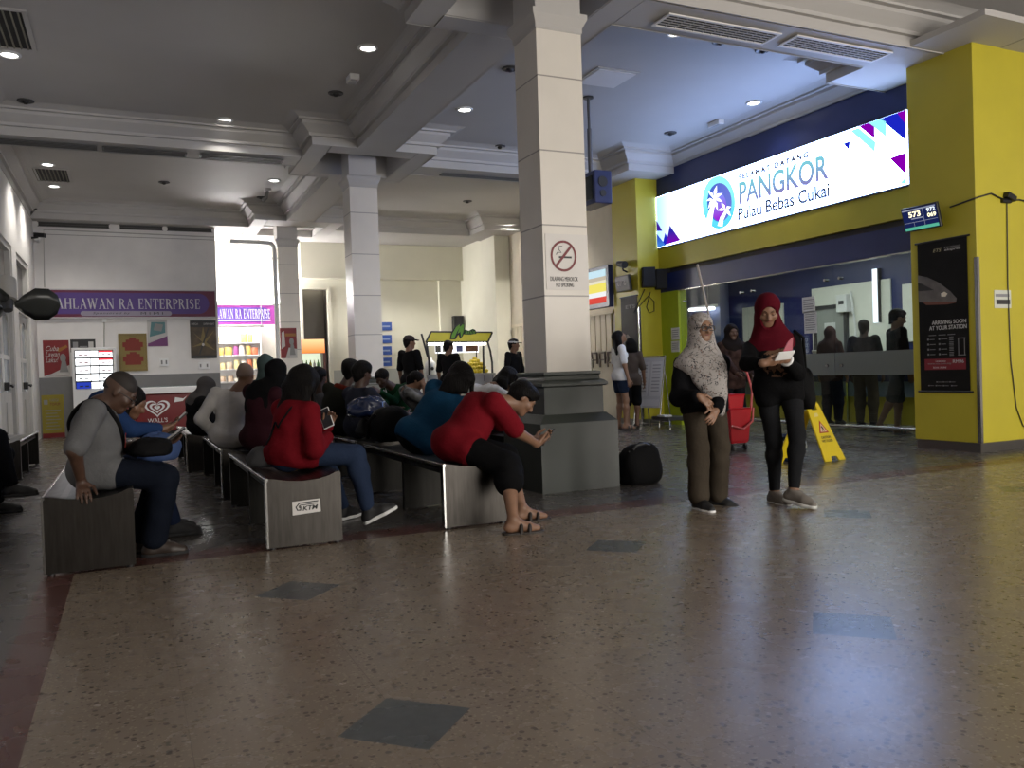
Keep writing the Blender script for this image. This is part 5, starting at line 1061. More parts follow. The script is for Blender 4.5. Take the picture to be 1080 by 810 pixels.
# ------------------------------------------------------------------ wet floor sign, bucket, trolley, mop, notice stands, bags
WY = mat('sign_yellow', (.62, .47, .01), .38, var=.06)
def aframe(apex, spread, wid, label):
    t = thing('wet_floor_sign', label, 'floor sign', (apex.x, apex.y, 0))
    H_ = apex.z; s = Vector(spread); w = Vector(wid); L = s.length; sd = s.normalized(); wd = w.normalized(); hw = w.length/2
    for sg_, nm in ((1, 'front_panel'), (-1, 'rear_panel')):
        foot = Vector((apex.x, apex.y, 0))+s*sg_; d = (foot-apex); LL = d.length; d.normalize(); nrm = wd.cross(d)*sg_
        if nrm.dot(sd*sg_) < 0: nrm = -nrm
        o = apex+sd*sg_*.012; X, Y_ = wd, -d
        tw, bw = hw*.58, hw
        pol = lambda pts, off, th: (pts, o+nrm*off, X, Y_, nrm*th)
        W_ = lambda v: tw+(bw-tw)*(-v/LL)
        mb = MB()
        # outline split about the hand hole and the foot notch
        for side in (-1, 1):
            mb.prism([(side*.045, 0), (side*tw*.85, 0), (side*W_(-.03), -.03), (side*W_(-.11), -.11), (side*.045, -.11)], *pol(0, 0, .016)[1:])
            mb.prism([(side*.06, -LL), (side*bw, -LL), (side*W_(-LL+.07), -LL+.07), (side*.045, -LL+.05)], *pol(0, 0, .016)[1:])
        mb.prism([(-.045, 0), (.045, 0), (.045, -.028), (-.045, -.028)], *pol(0, 0, .016)[1:]); mb.prism([(-.045, -.085), (.045, -.085), (.045, -.11), (-.045, -.11)], *pol(0, 0, .016)[1:])
        mb.prism([(-W_(-.11), -.11), (W_(-.11), -.11), (W_(-LL+.07), -LL+.07), (.045, -LL+.05), (-.045, -LL+.05), (-W_(-LL+.07), -LL+.07)], *pol(0, 0, .016)[1:])
        pn = mb.build(nm, WY, t)
        if sg_ == 1 or True:
            XX = X if X.cross(Y_).dot(nrm) > 0 else -X; o2 = o+nrm*.0165; c = -LL*.44
            def pr_(n_, pts, m_, k_=0): MB().prism(pts, o2+nrm*k_, XX, Y_, nrm*.0012).build(n_, m_, pn)
            pr_('warning_triangle', [(-.075, c-.055), (.075, c-.055), (0, c+.085)], mat('warning_red', (.30, .02, .01), .5)); pr_('triangle_field', [(-.05, c-.042), (.05, c-.042), (0, c+.055)], mat('warning_pale', (.62, .42, .30), .5), .0013)
            pr_('slipping_figure', [(-.02, c-.035), (-.005, c-.01), (-.018, c+.012), (-.002, c+.024), (.010, c+.004), (.018, c-.034), (.008, c-.034), (.002, c-.008), (-.010, c-.036)], SIGNBLACK, .0026)
            text('lettering', 'CAUTION', SIGNBLACK, o2+XX*-.075+Y_*(c-.115), XX, Y_, .15, .028, pn, depth=.001, bold=.02); text('lettering', 'WET FLOOR', SIGNBLACK, o2+XX*-.085+Y_*(c-.155), XX, Y_, .17, .028, pn, depth=.001, bold=.02)
            pr_('painted_glint_band', [(-.05, c+.12), (.02, c+.13), (.02, c+.165), (-.03, c+.165)], mat('glint_pale', (.65, .55, .2), .4))  # a glint painted on as a pale patch over the yellow
    MB().cyl(apex-wd*hw*.5+Vector((0, 0, -.035)), apex+wd*hw*.5+Vector((0, 0, -.035)), .012, n=8).build('hinge', WY, t)
    return t
wa = onZ(868, 487.5); wb = onZ(889.5, 484.5); wc = onZ(819.5, 489)
apx = onY(861, 430, (wa.y+wb.y)/2+.15)
mid = (wa+wb)/2; far = wc+(wb-wa)/2; cen = (mid+far)/2
aframe(Vector((cen.x, cen.y, .60)), (mid-far)/2, (wb-wa)*1.0, 'yellow wet floor sign standing open beside the blue bucket')
bk = thing('bucket', 'blue bucket with a white handle beside the wet floor sign', 'bucket', (6.05, 6.42, 0))
q = onZ(846, 487); q = Vector((q.x+.02, q.y+.18, 0)); bk.location = q
MB().lathe([(.001, .004), (.115, .004), (.118, .02), (.150, .245), (.160, .25), (.160, .262), (.145, .262), (.112, .03), (.001, .02)], q, 24).build('pail', mat('bucket_blue', (.012, .03, .11), .35), bk)
MB().tube([q+Vector((-.155*cos(a_), -.155*sin(a_)*.35-.11*sin(a_), .25-.13*sin(a_))) for a_ in [pi*i/12 for i in range(13)]], .007, n=6).build('handle', WHITE, bk)
# red mop trolley
tq = onZ(777, 475); tx_, ty_ = tq.x, tq.y+.1
tro = thing('mop_trolley', 'red cleaning trolley between the two walking women', 'trolley', (tx_, ty_, 0))
MB().ring_loft([[(tx_+sx_*w_, ty_+sy_*d_, z) for sx_, sy_ in ((-1, -1), (1, -1), (1, 1), (-1, 1))] for w_, d_, z in ((.12, .16, .09), (.13, .17, .12), (.155, .20, .48), (.16, .21, .50))], smooth=False).build('tub', RED, tro, bevel=.012)
MB().ring_loft([[(tx_+sx_*w_, ty_+sy_*d_, z) for sx_, sy_ in ((-1, -1), (1, -1), (1, 1), (-1, 1))] for w_, d_, z in ((.10, .12, .50), (.12, .13, .64), (.13, .14, .66))], smooth=False).build('wringer', RED, tro, bevel=.01)
MB().tube([(tx_+.15, ty_-.19, .46), (tx_+.16, ty_-.21, .70), (tx_+.13, ty_-.16, .92), (tx_+.10, ty_-.1, .96)], .014, n=8).build('lever', mat('lever_pink', (.45, .08, .08), .4), tro); MB().tube([(tx_-.15, ty_-.215, .30), (tx_, ty_-.235, .26), (tx_+.15, ty_-.215, .34), (tx_+.17, ty_-.21, .5)], .013, n=8).build('bail', mat('lever_pink', (.45, .08, .08), .4), tro)
for sx_ in (-1, 1):
    for sy_ in (-1, 1):
        w_ = MB(); w_.cyl((tx_+sx_*.10-.012, ty_+sy_*.13, .035), (tx_+sx_*.10+.012, ty_+sy_*.13, .035), .035, n=12).cyl((tx_+sx_*.10, ty_+sy_*.13, .04), (tx_+sx_*.10, ty_+sy_*.13, .10), .012, n=8); w_.build('caster', BLACK, tro)
mp = thing('mop', 'mop with a long pale handle leaning out of the red trolley', 'mop', (tx_-.02, ty_+.02, .5))
mt_ = onY(735.5, 279, ty_-.35); mbm = Vector((tx_-.0, ty_+.05, .66)); MB().cyl(mbm, mt_, .013, n=10).build('handle', mat('mop_pole', (.42, .38, .36), .4), mp)
MB().cyl(mbm+Vector((0, 0, -.02)), mbm+(mt_-mbm).normalized()*.16, .022, n=10).build('socket', WHITE, mp)
mpx = MB(); rnd = random.Random(2)
for i in range(26): a_ = rnd.uniform(0, 6.28); r_ = rnd.uniform(.01, .05); mpx.tube([mbm+Vector((0, 0, .0)), mbm+Vector((r_*cos(a_), r_*sin(a_), -.05)), mbm+Vector((r_*1.3*cos(a_), r_*1.3*sin(a_), -.12))], .006, n=5)
mh = mpx.build('mop_strings', mat('mop_cotton', (.4, .38, .35), .9), mp); mh['kind'] = 'stuff'
# notice stands
def stand(tl, tr, bl, br, foot_l, foot_r, label, Y=None, back=.35):
    p = [onX(*q, 7.9) if Y is None else onY(*q, Y) for q in (tl, tr, br, bl)]; fl_, fr_2 = onZ(*foot_l), onZ(*foot_r)
    t = thing('notice_stand', label, 'notice stand', ((fl_.x+fr_2.x)/2, (fl_.y+fr_2.y)/2, 0), 'chrome notice stands')
    return t, p, fl_, fr_2
ez = onZ(674, 450); ezr = onZ(703, 451)
def easel(base, u, label, w=.52, h=1.18):
    """chrome A-legged stand carrying tilted notice boards; u runs along its width, it faces -n"""
    t = thing('notice_stand', label, 'notice stand', base, 'chrome notice stands'); u = Vector(u).normalized(); n_ = Vector((0, 0, 1)).cross(u)  # backwards
    C_ = Vector(base); topc = C_+n_*.24+Vector((0, 0, h))
    for s in (-1, 1): MB().tube([C_+u*s*w/2, topc+u*s*w/2], .013, n=8).build('front_leg', CHROME, t); MB().tube([C_+u*s*w*.42+n_*.42, topc+u*s*w*.42+Vector((0, 0, -.05))], .011, n=8).build('rear_leg', CHROME, t)
    MB().tube([topc-u*w/2, topc+u*w/2], .013, n=8).build('top_bar', CHROME, t); MB().tube([C_-u*w/2+n_*.01+Vector((0, 0, .06)), C_+u*w/2+n_*.01+Vector((0, 0, .06))], .009, n=8).build('cross_bar', CHROME, t)
    d = (topc-C_).normalized(); nn = u.cross(d); nn = nn if nn.dot(n_) < 0 else -nn; c = C_+d*(h*.64)+nn*.018
    MB().obox(c, (u, d, nn), (w/2-.015, h*.36, .008)).build('board', mat('board_grey', (.40, .40, .42), .35), t)
    for i, (a_, b_, cc_) in enumerate(((-.47, -.04, 1), (.03, .47, 1))):
        MB().obox(c+u*w*(a_+b_)/2+d*.06+nn*.010, (u, d, nn), (w*(b_-a_)/2*.92, h*.25, .003)).build('notice_sheet', mat('sheet_grey', (.48, .48, .5), .5), t)
        ln = MB()
        for k in range(9): ln.obox(c+u*w*(a_+b_)/2+d*(.06+h*.2-k*.055)+nn*.0145, (u, d, nn), (w*(b_-a_)/2*.7, .009, .001))
        ln.build('printed_lines', mat('print_grey', (.25, .25, .27), .7), t)
    MB().obox(c-d*h*.29+nn*.010, (u, d, nn), (w*.42, h*.045, .003)).build('notice_sheet', mat('sheet_grey', (.48, .48, .5), .5), t)
    return t
easel((7.82, 11.62, 0), (.35, -.94, 0), 'chrome notice stand in front of the far yellow pillar')
easel((7.75, 13.9, 0), (.3, -.95, 0), 'chrome notice stand behind the column pedestal, left of the girl in white')
shb = thing('shoe_box_rack', 'low chrome rack holding a dark box at the foot of the lime panel', 'rack', (8.2, 11.2, 0)); q = onZ(708, 451)
MB().tube([(q.x-.2, q.y-.25, .0), (q.x-.2, q.y-.25, .12), (q.x-.2, q.y+.25, .12), (q.x-.2, q.y+.25, 0)], .011, n=8).build('frame', CHROME, shb); MB().tube([(q.x+.15, q.y-.25, .0), (q.x+.15, q.y-.25, .12), (q.x+.15, q.y+.25, .12), (q.x+.15, q.y+.25, 0)], .011, n=8).build('frame', CHROME, shb)
MB().box(q.x-.22, q.x+.17, q.y-.24, q.y+.24, .131, .19).build('box', DGREY, shb, bevel=.01); MB().box(q.x-.20, q.x-.05, q.y-.1, q.y+.1, .19, .215).build('white_slip', PAPER, shb)

# soft things: bags, built from a bulging shell
def lump(name, c, r, m, parent, seed=0, n=28, mm=18, amp=.10, p=2.6, flat=-.8, rot=0.0):
    """a soft bag body: a superellipsoid with folds, flattened where it rests"""
    rr = random.Random(seed); ph = [rr.uniform(0, 6.28) for _ in range(8)]; c = Vector(c); rings = []
    for i in range(mm+1):
        t_ = -pi/2+pi*max(.02, min(mm-.02, i))/mm; ring = []
        for k in range(n):
            a_ = 2*pi*k/n; e = lambda v: math.copysign(abs(v)**(2/p), v)
            x, y, z = e(cos(t_))*e(cos(a_)), e(cos(t_))*e(sin(a_)), e(sin(t_))
            f = 1+amp*(.5*sin(3*a_+ph[0]+2*z)+.35*sin(5*z+ph[1]+a_)+.3*sin(7*a_+ph[2]-3*z)+.2*sin(11*a_+4*z+ph[3]))
            x *= f*(1-.12*z); y *= f*(1-.12*z); z = max(z*f, flat); xr, yr = x*r[0], y*r[1]
            ring.append(c+Vector((xr*cos(rot)-yr*sin(rot), xr*sin(rot)+yr*cos(rot), z*r[2])))
        rings.append(ring)
    return MB().ring_loft(rings).build(name, m, parent)
BAGB = mat('black_nylon', (.005, .005, .0055), .75, spec=.1, bump=.25, bscale=60)
bg_ = thing('travel_bag', 'black travel bag on the floor against the column pedestal', 'bag', (4.03, 6.12, 0))
lump('body', (4.04, 6.13, .158), (.20, .13, .19), BAGB, bg_, 3, flat=-.83, p=3.0, amp=.07)
MB().tube([(3.93, 6.05, .31), (3.96, 6.04, .345), (4.05, 6.05, .352), (4.12, 6.08, .33), (4.15, 6.10, .29)], .013, n=8).build('handle', BLACK, bg_); MB().tube([(3.89, 6.06, .29), (4.02, 6.09, .325), (4.17, 6.08, .29)], .007, n=6).build('zip', DGREY, bg_)
# ------------------------------------------------------------------ people: bodies and clothes grown from joint chains
def v3(p): return np.array([p[0], p[1], p[2]], dtype=np.float64)
def nz(v):
    v = np.asarray(v, float); return v/max(1e-9, np.linalg.norm(v))
def cap(a, b, ra, rb=None, k=.02): return ('c', v3(a), v3(b), ra, ra if rb is None else rb, k)
def elp(c, A, r, k=.02): return ('e', v3(c), [nz(x) for x in A], r, k)
def bounds(p):
    if p[0] == 'c': r = max(p[3], p[4]); return np.minimum(p[1], p[2])-r, np.maximum(p[1], p[2])+r
    ext = np.sqrt(sum((a*r)**2 for a, r in zip(p[2], p[3]))); return p[1]-ext, p[1]+ext
def dist(p, X, Y, Z):
    if p[0] == 'c':
        a, b, ra, rb = p[1:5]; d = b-a; L2 = max(1e-9, float(d@d))
        t = np.clip(((X-a[0])*d[0]+(Y-a[1])*d[1]+(Z-a[2])*d[2])/L2, 0, 1)
        return np.sqrt((X-a[0]-t*d[0])**2+(Y-a[1]-t*d[1])**2+(Z-a[2]-t*d[2])**2)-(ra+(rb-ra)*t)
    c, A, r = p[1:4]; k0 = 0; k1 = 0
    for ax, rr in zip(A, r):
        q = (X-c[0])*ax[0]+(Y-c[1])*ax[1]+(Z-c[2])*ax[2]; k0 = k0+(q/rr)**2; k1 = k1+(q/(rr*rr))**2
    k0 = np.sqrt(k0); return k0*(k0-1)/np.maximum(np.sqrt(k1), 1e-6)
def field(prims, h, cuts=(), planes=(), wr=0.0, seed=0):
    lo = np.min([bounds(p)[0] for p in prims], 0)-3*h; hi = np.max([bounds(p)[1] for p in prims], 0)+3*h
    n = np.ceil((hi-lo)/h).astype(int)+1
    gx, gy, gz = [lo[i]+h*np.arange(n[i]) for i in range(3)]
    F = np.full(n, .1, dtype=np.float32)
    def sub(p, m):
        a, b = bounds(p); i0 = np.clip(np.floor((a-m-lo)/h).astype(int), 0, n-1); i1 = np.clip(np.ceil((b+m-lo)/h).astype(int)+1, 1, n)
        s = tuple(slice(i0[i], i1[i]) for i in range(3))
        return s, dist(p, gx[s[0]][:, None, None], gy[s[1]][None, :, None], gz[s[2]][None, None, :])
    for p in prims:
        k = p[-1]; s, d = sub(p, k+2.5*h); f = F[s]
        if k > 0:
            hh = np.clip(.5+.5*(f-d)/k, 0, 1); F[s] = (f*(1-hh)+d*hh-k*hh*(1-hh)).astype(np.float32)
        else: F[s] = np.minimum(f, d)
    if wr > 0:
        r = random.Random(seed); P_ = [r.uniform(0, 6.28) for _ in range(9)]
        X, Y, Z = gx[:, None, None], gy[None, :, None], gz[None, None, :]
        F += (wr*(np.sin(23*X+9*Z+P_[0]+2*np.sin(11*Y+P_[1]))*np.sin(19*Y-13*Z+P_[2])+.6*np.sin(41*Z+17*X-21*Y+P_[3]+1.5*np.sin(13*X+P_[4])))).astype(np.float32)
    for p in cuts:
        k = p[-1]; s, d = sub(p, k+2.5*h); f = F[s]; d = -d
        if k > 0:
            hh = np.clip(.5-.5*(f-d)/k, 0, 1); F[s] = (f*(1-hh)+d*hh+k*hh*(1-hh)).astype(np.float32)
        else: F[s] = np.maximum(f, d)
    for (c, nn) in planes:      # keep the side the normal points away from
        c, nn = v3(c), nz(nn)
        D = (gx[:, None, None]-c[0])*nn[0]+(gy[None, :, None]-c[1])*nn[1]+(gz[None, None, :]-c[2])*nn[2]
        F = np.maximum(F, D.astype(np.float32))
    return F, lo, h
def surface(F, lo, h):
    """naive surface nets"""
    S_ = F < 0; n = F.shape
    cnt = np.zeros((n[0]-1, n[1]-1, n[2]-1), np.int8)
    for i in (0, 1):
        for j in (0, 1):
            for k in (0, 1): cnt += S_[i:n[0]-1+i, j:n[1]-1+j, k:n[2]-1+k]
    act = (cnt > 0) & (cnt < 8); I, J, K = np.nonzero(act); m = len(I)
    idx = np.full(act.shape, -1, np.int64); idx[I, J, K] = np.arange(m)
    acc = np.zeros((m, 3)); w = np.zeros(m); C8 = [(i, j, k) for i in (0, 1) for j in (0, 1) for k in (0, 1)]
    val = {c: F[I+c[0], J+c[1], K+c[2]].astype(np.float64) for c in C8}
    for c in C8:
        for ax in range(3):
            if c[ax]: continue
            d = list(c); d[ax] = 1; d = tuple(d); a, b = val[c], val[d]; x = (a < 0) != (b < 0)
            t = np.where(x, a/np.where(x, a-b, 1), 0)
            for q in range(3): acc[:, q] += np.where(x, c[q]+(t if q == ax else 0), 0)
            w += x
    P = acc/w[:, None]+np.stack([I, J, K], 1); P = P*h+lo
    Q = []
    for ax in range(3):
        o1, o2 = (ax+1) % 3, (ax+2) % 3; sl0 = [slice(None)]*3; sl1 = [slice(None)]*3
        sl0[ax] = slice(0, n[ax]-1); sl1[ax] = slice(1, n[ax]); a, b = S_[tuple(sl0)], S_[tuple(sl1)]
        x = a != b; E = np.array(np.nonzero(x)); ok = (E[o1] > 0) & (E[o2] > 0) & (E[o1] < n[o1]-1) & (E[o2] < n[o2]-1); E = E[:, ok]
        flip = b[tuple(E)]; q = []
        for d1, d2 in ((1, 1), (0, 1), (0, 0), (1, 0)):
            e = E.copy(); e[o1] -= d1; e[o2] -= d2; q.append(idx[tuple(e)])
        q = np.stack(q, 1); q[flip] = q[flip][:, ::-1]; Q.append(q)
    return P, np.concatenate(Q)
def np_mesh(name, P, Q, m, parent):
    base = wloc(parent); me = bpy.data.meshes.new(name); P = P-np.array(base)
    me.vertices.add(len(P)); me.vertices.foreach_set('co', P.astype(np.float32).ravel())
    me.loops.add(Q.size); me.loops.foreach_set('vertex_index', Q.astype(np.int32).ravel())
    me.polygons.add(len(Q)); me.polygons.foreach_set('loop_start', np.arange(0, Q.size, 4, dtype=np.int32)); me.polygons.foreach_set('loop_total', np.full(len(Q), 4, np.int32))
    me.update(); me.validate(); me.polygons.foreach_set('use_smooth', np.ones(len(me.polygons), bool))
    me.materials.append(m); o = bpy.data.objects.new(name, me); COL.objects.link(o); o.parent = parent; return o
def grow(name, prims, m, parent, h, **k):
    F, lo, hh = field(prims, h, **k); P, Q = surface(F, lo, hh); return np_mesh(name, P, Q, m, parent)
def two_bone(a, b, l1, l2, hint):
    a, b = v3(a), v3(b); d = b-a; L = np.linalg.norm(d); dn = d/max(L, 1e-6)
    if L > (l1+l2)*.995: b = a+dn*(l1+l2)*.995; L = (l1+l2)*.995
    x = (l1*l1-l2*l2+L*L)/(2*L); y = sqrt(max(0, l1*l1-x*x)); hv = v3(hint); hv = hv-dn*(hv@dn)
    return a+dn*x+nz(hv)*y, b

SKIN = mat('skin_brown', (.165, .082, .047), .5, var=.08, vscale=30); SKIN_L = mat('skin_tan', (.225, .120, .072), .5, var=.08, vscale=30); SKIN_D = mat('skin_dark', (.07, .035, .022), .5, var=.08, vscale=30)
HAIR = mat('black_hair', (.005, .0042, .004), .6, spec=.10, bump=.9, bscale=110, stretch=(1, 1, .2)); EYEW = mat('eye_white', (.20, .17, .155), .35); IRIS = mat('iris', (.02, .012, .01), .2); LIPS = mat('lips', (.17, .055, .045), .5)
def cloth(name, c, var=.12, rough=.85): return mat(name, tuple(x*.58 for x in c), rough, spec=.06, var=var, vscale=9, bump=.35, bscale=55)

def hand_prims(w, d, n, side, curl, s, thumb_in=.5, spread=1.0):
    """w wrist, d direction of the palm, n palm normal (the way fingers curl), side = direction of the thumb"""
    w, d, n = v3(w), nz(d), nz(n); n = nz(n-d*(n@d)); t = nz(v3(side)-d*(v3(side)@d)-n*(v3(side)@n))
    P = [cap(w-d*.01*s, w+d*.02*s, .024*s, .025*s, .02)]
    for o, l in ((.026, .078), (.009, .084), (-.009, .080), (-.026, .072)): P.append(cap(w+d*.018*s+t*o*.7*s, w+d*l*s+t*o*s, .0135*s, .0115*s, .012))
    for i, (o, l, sp) in enumerate(((.028, .072, .12), (.010, .082, .03), (-.010, .076, -.04), (-.027, .060, -.14))):
        p = w+d*(.080-.006*(i == 3))*s+t*o*s; a = curl[i] if hasattr(curl, '__len__') else curl; ang = a*.45; dd = nz(d+t*sp*spread)
        for j, f in enumerate((.46, .32, .26)):
            q = p+(dd*cos(ang)+n*sin(ang))*l*f*s; P.append(cap(p, q, (.0098-.0008*j)*s, (.0092-.0009*j)*s, .004)); p = q; ang += a*(.75 if j == 0 else .6)
    p = w+d*.022*s+t*.026*s; dd = nz(d*.65+t*.75+n*.35*thumb_in)
    q = p+dd*.040*s; P.append(cap(p, q, .0135*s, .0112*s, .010)); dd = nz(d*.9+t*(.45-.5*thumb_in)+n*.45*thumb_in); r = q+dd*.032*s; P.append(cap(q, r, .0108*s, .0098*s, .004)); P.append(cap(r, r+nz(dd+n*.15*thumb_in)*.024*s, .0098*s, .0078*s, .004))
    return P

def person(label, pel, chest, head, face, lat, hands, feet, s=1.0, fat=0.0, skin=None, h=.0065, top=None, bottom=None, shoes=None, hair=None, scarf=None, elbows=None, knees=None, headup=None, handspec=None, female=False, group=None, detail=True, cap_hat=None):
    """joints in world metres; lat points to the person's own left; hands/feet: (left, right); feet = (ankle, toe direction)"""
    skin = skin or SKIN; pel, chest, head = v3(pel), v3(chest), v3(head); lat = nz(lat); face = nz(face)
    up = nz(chest-pel); lat = nz(lat-up*(lat@up)); f = nz(np.cross(lat, up))     # f: the way the chest faces
    hu = v3(headup) if headup is not None else np.array([0, 0, 1.0]); hu = nz(hu-face*(hu@face)); hl = nz(np.cross(hu, face))
    base = Vector((pel[0], pel[1], 0)); t = thing('person', label, 'person', base, group)
    sw = (.165 if female else .182)*s*(1+.15*fat); hw = .088*s
    SH = [chest+lat*sw*q for q in (1, -1)]; HP = [pel+lat*hw*q for q in (1, -1)]
    TH = np.linalg.norm(chest-pel)
    neck = chest+up*.045*s; nb = head-hu*.075*s-face*.012*s
    # arms
    EL, WR = [], []
    for i, hnd in enumerate(hands):
        hint = elbows[i] if elbows else (-f*.6-up*.5+lat*(.5 if i == 0 else -.5))
        e, w_ = two_bone(SH[i], hnd, .285*s, .245*s, hint); EL.append(e); WR.append(w_)
    KN, AN = [], []
    for i, (ank, toe) in enumerate(feet):
        hint = knees[i] if knees else (f*.8+np.array([0, 0, .3])+lat*(.15 if i == 0 else -.15))
        k_, a_ = two_bone(HP[i], ank, .415*s, .405*s, hint); KN.append(k_); AN.append(a_)
    A3 = [lat, f, up]
    def torso(g, k=.05):
        w_ = pel+up*TH*.42; c_ = pel+up*TH*.74
        P = [elp(pel, A3, [(.158+g)*s*(1+.25*fat), (.108+g)*s*(1+.5*fat), (.125+g)*s], k),
             elp(w_+f*(.012+.05*fat)*s, A3, [(.132+g)*s*(1+.5*fat), (.098+g)*s*(1+.75*fat), max(.15*s, TH*.34)+g*s], k),
             elp(c_+f*.012*s, A3, [(.150+g)*s*(1+.28*fat), (.105+g)*s*(1+.45*fat), max(.14*s, TH*.32)+g*s], k),
             cap(SH[0]-lat*.03*s-up*.012*s, SH[1]+lat*.03*s-up*.012*s, (.052+g)*s*(1+.2*fat), None, .04),
             cap(chest-up*.02*s-f*.01*s, neck+(nb-neck)*.25, (.062+g*.8)*s, (.05+g*.4)*s, .04)]
        if female:
            for q in (1, -1): P.append(elp(c_+f*.075*s+lat*.07*s*q-up*.0*s, A3, [(.062+g*.6)*s]*3, .04))
        return P
    def arm(i, g, f0=0.0, f1=1.0, k=.025):
        fa = 1+.25*fat; P = []
        L1, L2 = .285, .245; T_ = L1+L2; c1 = min(1, f1*T_/L1); e = SH[i]+(EL[i]-SH[i])*c1
        P.append(cap(SH[i]-lat*(.012 if i == 0 else -.012)*s, e, (.044+g)*s*fa, (.046+(.037-.046)*c1+g)*s*fa, k))
        if f1*T_ > L1:
            c2 = (f1*T_-L1)/L2; P.append(cap(EL[i], EL[i]+(WR[i]-EL[i])*c2, (.038+g)*s*fa, (.038+(.0255-.038)*c2+g)*s, k))
        return P
    def leg(i, g, f1=1.0, k=.03, flare=0.0):
        fa = 1+.2*fat; L1, L2 = .415, .405; T_ = L1+L2; c1 = min(1, f1*T_/L1)
        P = [cap(HP[i], HP[i]+(KN[i]-HP[i])*c1, (.084+.45*g)*s*fa, (.084+(.055-.084)*c1+(.45+.55*c1)*g)*s*fa, k)]
        if f1*T_ > L1:
            c2 = (f1*T_-L1)/L2; mid = KN[i]+(AN[i]-KN[i])*min(c2, .3); r0, r1 = (.054+g)*s*fa, (.055+g)*s*fa
            P.append(cap(KN[i], mid, r0, r1, k)); 
            if c2 > .3: P.append(cap(mid, KN[i]+(AN[i]-KN[i])*c2, r1, (.055+(.036-.055)*(c2-.3)/.7+g+flare)*s, k))
        return P
    # feet frames
    FT = []
    for i, (ank, toe) in enumerate(feet):
        d = nz(toe); u_ = np.array([0, 0, 1.0]); u_ = nz(u_-d*(u_@d)); FT.append((AN[i], d, u_, nz(np.cross(d, u_))))
    def foot(i, g):
        a, d, u_, l_ = FT[i]
        return [cap(a, a-d*.02*s-u_*.045*s, (.034+g)*s, (.032+g)*s, .02), cap(a-d*.035*s-u_*.05*s, a+d*.10*s-u_*.056*s, (.030+g)*s, (.036+g)*s, .03), cap(a+d*.10*s-u_*.058*s, a+d*.158*s-u_*.066*s, (.036+g)*s, (.026+g)*s, .02), cap(a+u_*.0, a+d*.085*s-u_*.05*s, (.033+g)*s, (.03+g)*s, .02)]
    # ---- the body: one continuous skin
    B = []
    sh_ = -.012
    B += torso(sh_); 
    for i in (0, 1): B += arm(i, 0)+leg(i, -.004)
    for i in (0, 1): B += foot(i, -.004)
    nr = .052*s if female else .058*s
    B += [cap(chest, nb+hu*.02*s, nr*1.05, nr*.95, .03)]
    H3 = [hl, face, hu]
    B += [elp(head+hu*.028*s-face*.012*s, H3, [.076*s, .096*s, .088*s], .02), elp(head-hu*.035*s+face*.022*s, H3, [.060*s, .072*s, .078*s], .03), cap(head-hu*.088*s+face*.066*s-hl*.012*s, head-hu*.088*s+face*.066*s+hl*.012*s, .022*s, None, .025)]
    if detail:
        B += [cap(head+face*.088*s+hu*.012*s, head+face*.108*s-hu*.026*s, .0085*s, .0125*s, .012), cap(head+face*.094*s-hu*.031*s-hl*.011*s, head+face*.094*s-hu*.031*s+hl*.011*s, .008*s, None, .008),
              cap(head+face*.080*s+hu*.026*s-hl*.034*s, head+face*.080*s+hu*.026*s+hl*.034*s, .011*s, None, .015)]
        for q in (1, -1):
            B += [elp(head+hl*q*.073*s-face*.012*s-hu*.004*s, [hl, face, hu], [.009*s, .018*s, .030*s], .006), elp(head+hl*q*.040*s+face*.062*s-hu*.022*s, H3, [.024*s]*3, .02)]
    hs = handspec or [{}, {}]
    for i in (0, 1):
        o = dict(d=WR[i]-EL[i], n=-f if False else lat*(-1 if i == 0 else 1), side=f, curl=.5); o.update(hs[i])
        B += hand_prims(WR[i], o['d'], o['n'], o['side'], o['curl'], s*(.93 if female else 1), o.get('thumb', .5), o.get('spread', 1))
    body = grow('body', B, skin, t, h, cuts=[elp(head+face*.094*s+hl*q*.031*s+hu*.004*s, H3, [.016*s, .012*s, .010*s], .008) for q in (1, -1)] if detail else [])
    if detail and h < .0085:
        down = face[2] < -.3
        for q in (1, -1):
            ec = Vector(head+face*.078*s+hl*q*.031*s+hu*.003*s); F_, H_, L_ = Vector(face), Vector(hu), Vector(hl)
            MB().ball(ec, .0125*s, 12, 8).build('eyelid' if down else 'eye', skin if down else EYEW, t)
            if not down: MB().ball(ec+F_*.0068*s, .0070*s, 10, 6).build('iris', IRIS, t)
            lz = -.0065 if down else .0055
            MB().tube([ec+F_*(.0128-.0042*abs(k))*s+L_*k*.0070*s+H_*(lz-.0022*k*k*(1 if not down else -1))*s for k in (-2, -1, 0, 1, 2)], .0017*s, n=6).build('eyelash', HAIR, t, label='dark eyelash line')
            MB().tube([Vector(head+face*(.097-.009*k)*s+hl*q*(.015+.016*k)*s+hu*(.027+.006*(k == 1))*s) for k in range(3)], .0030*s, n=6).build('eyebrow', HAIR, t, label='dark eyebrow')
        MB().tube([Vector(head+face*(.0945-.004*abs(k))*s-hu*.052*s+hl*k*.011*s) for k in (-2, -1, 0, 1, 2)], .006*s, n=8, rs=[.002*s, .005*s, .0065*s, .005*s, .002*s]).build('lips', LIPS, t, label='closed lips')
    # ---- clothes
    R_ = dict(chest=chest, pel=pel, head=head, f=f, up=up, lat=lat, SH=SH, EL=EL, WR=WR, KN=KN, AN=AN, HP=HP, FT=FT, H3=H3, hu=hu, hl=hl, face=face, t=t, s=s, neck=neck)
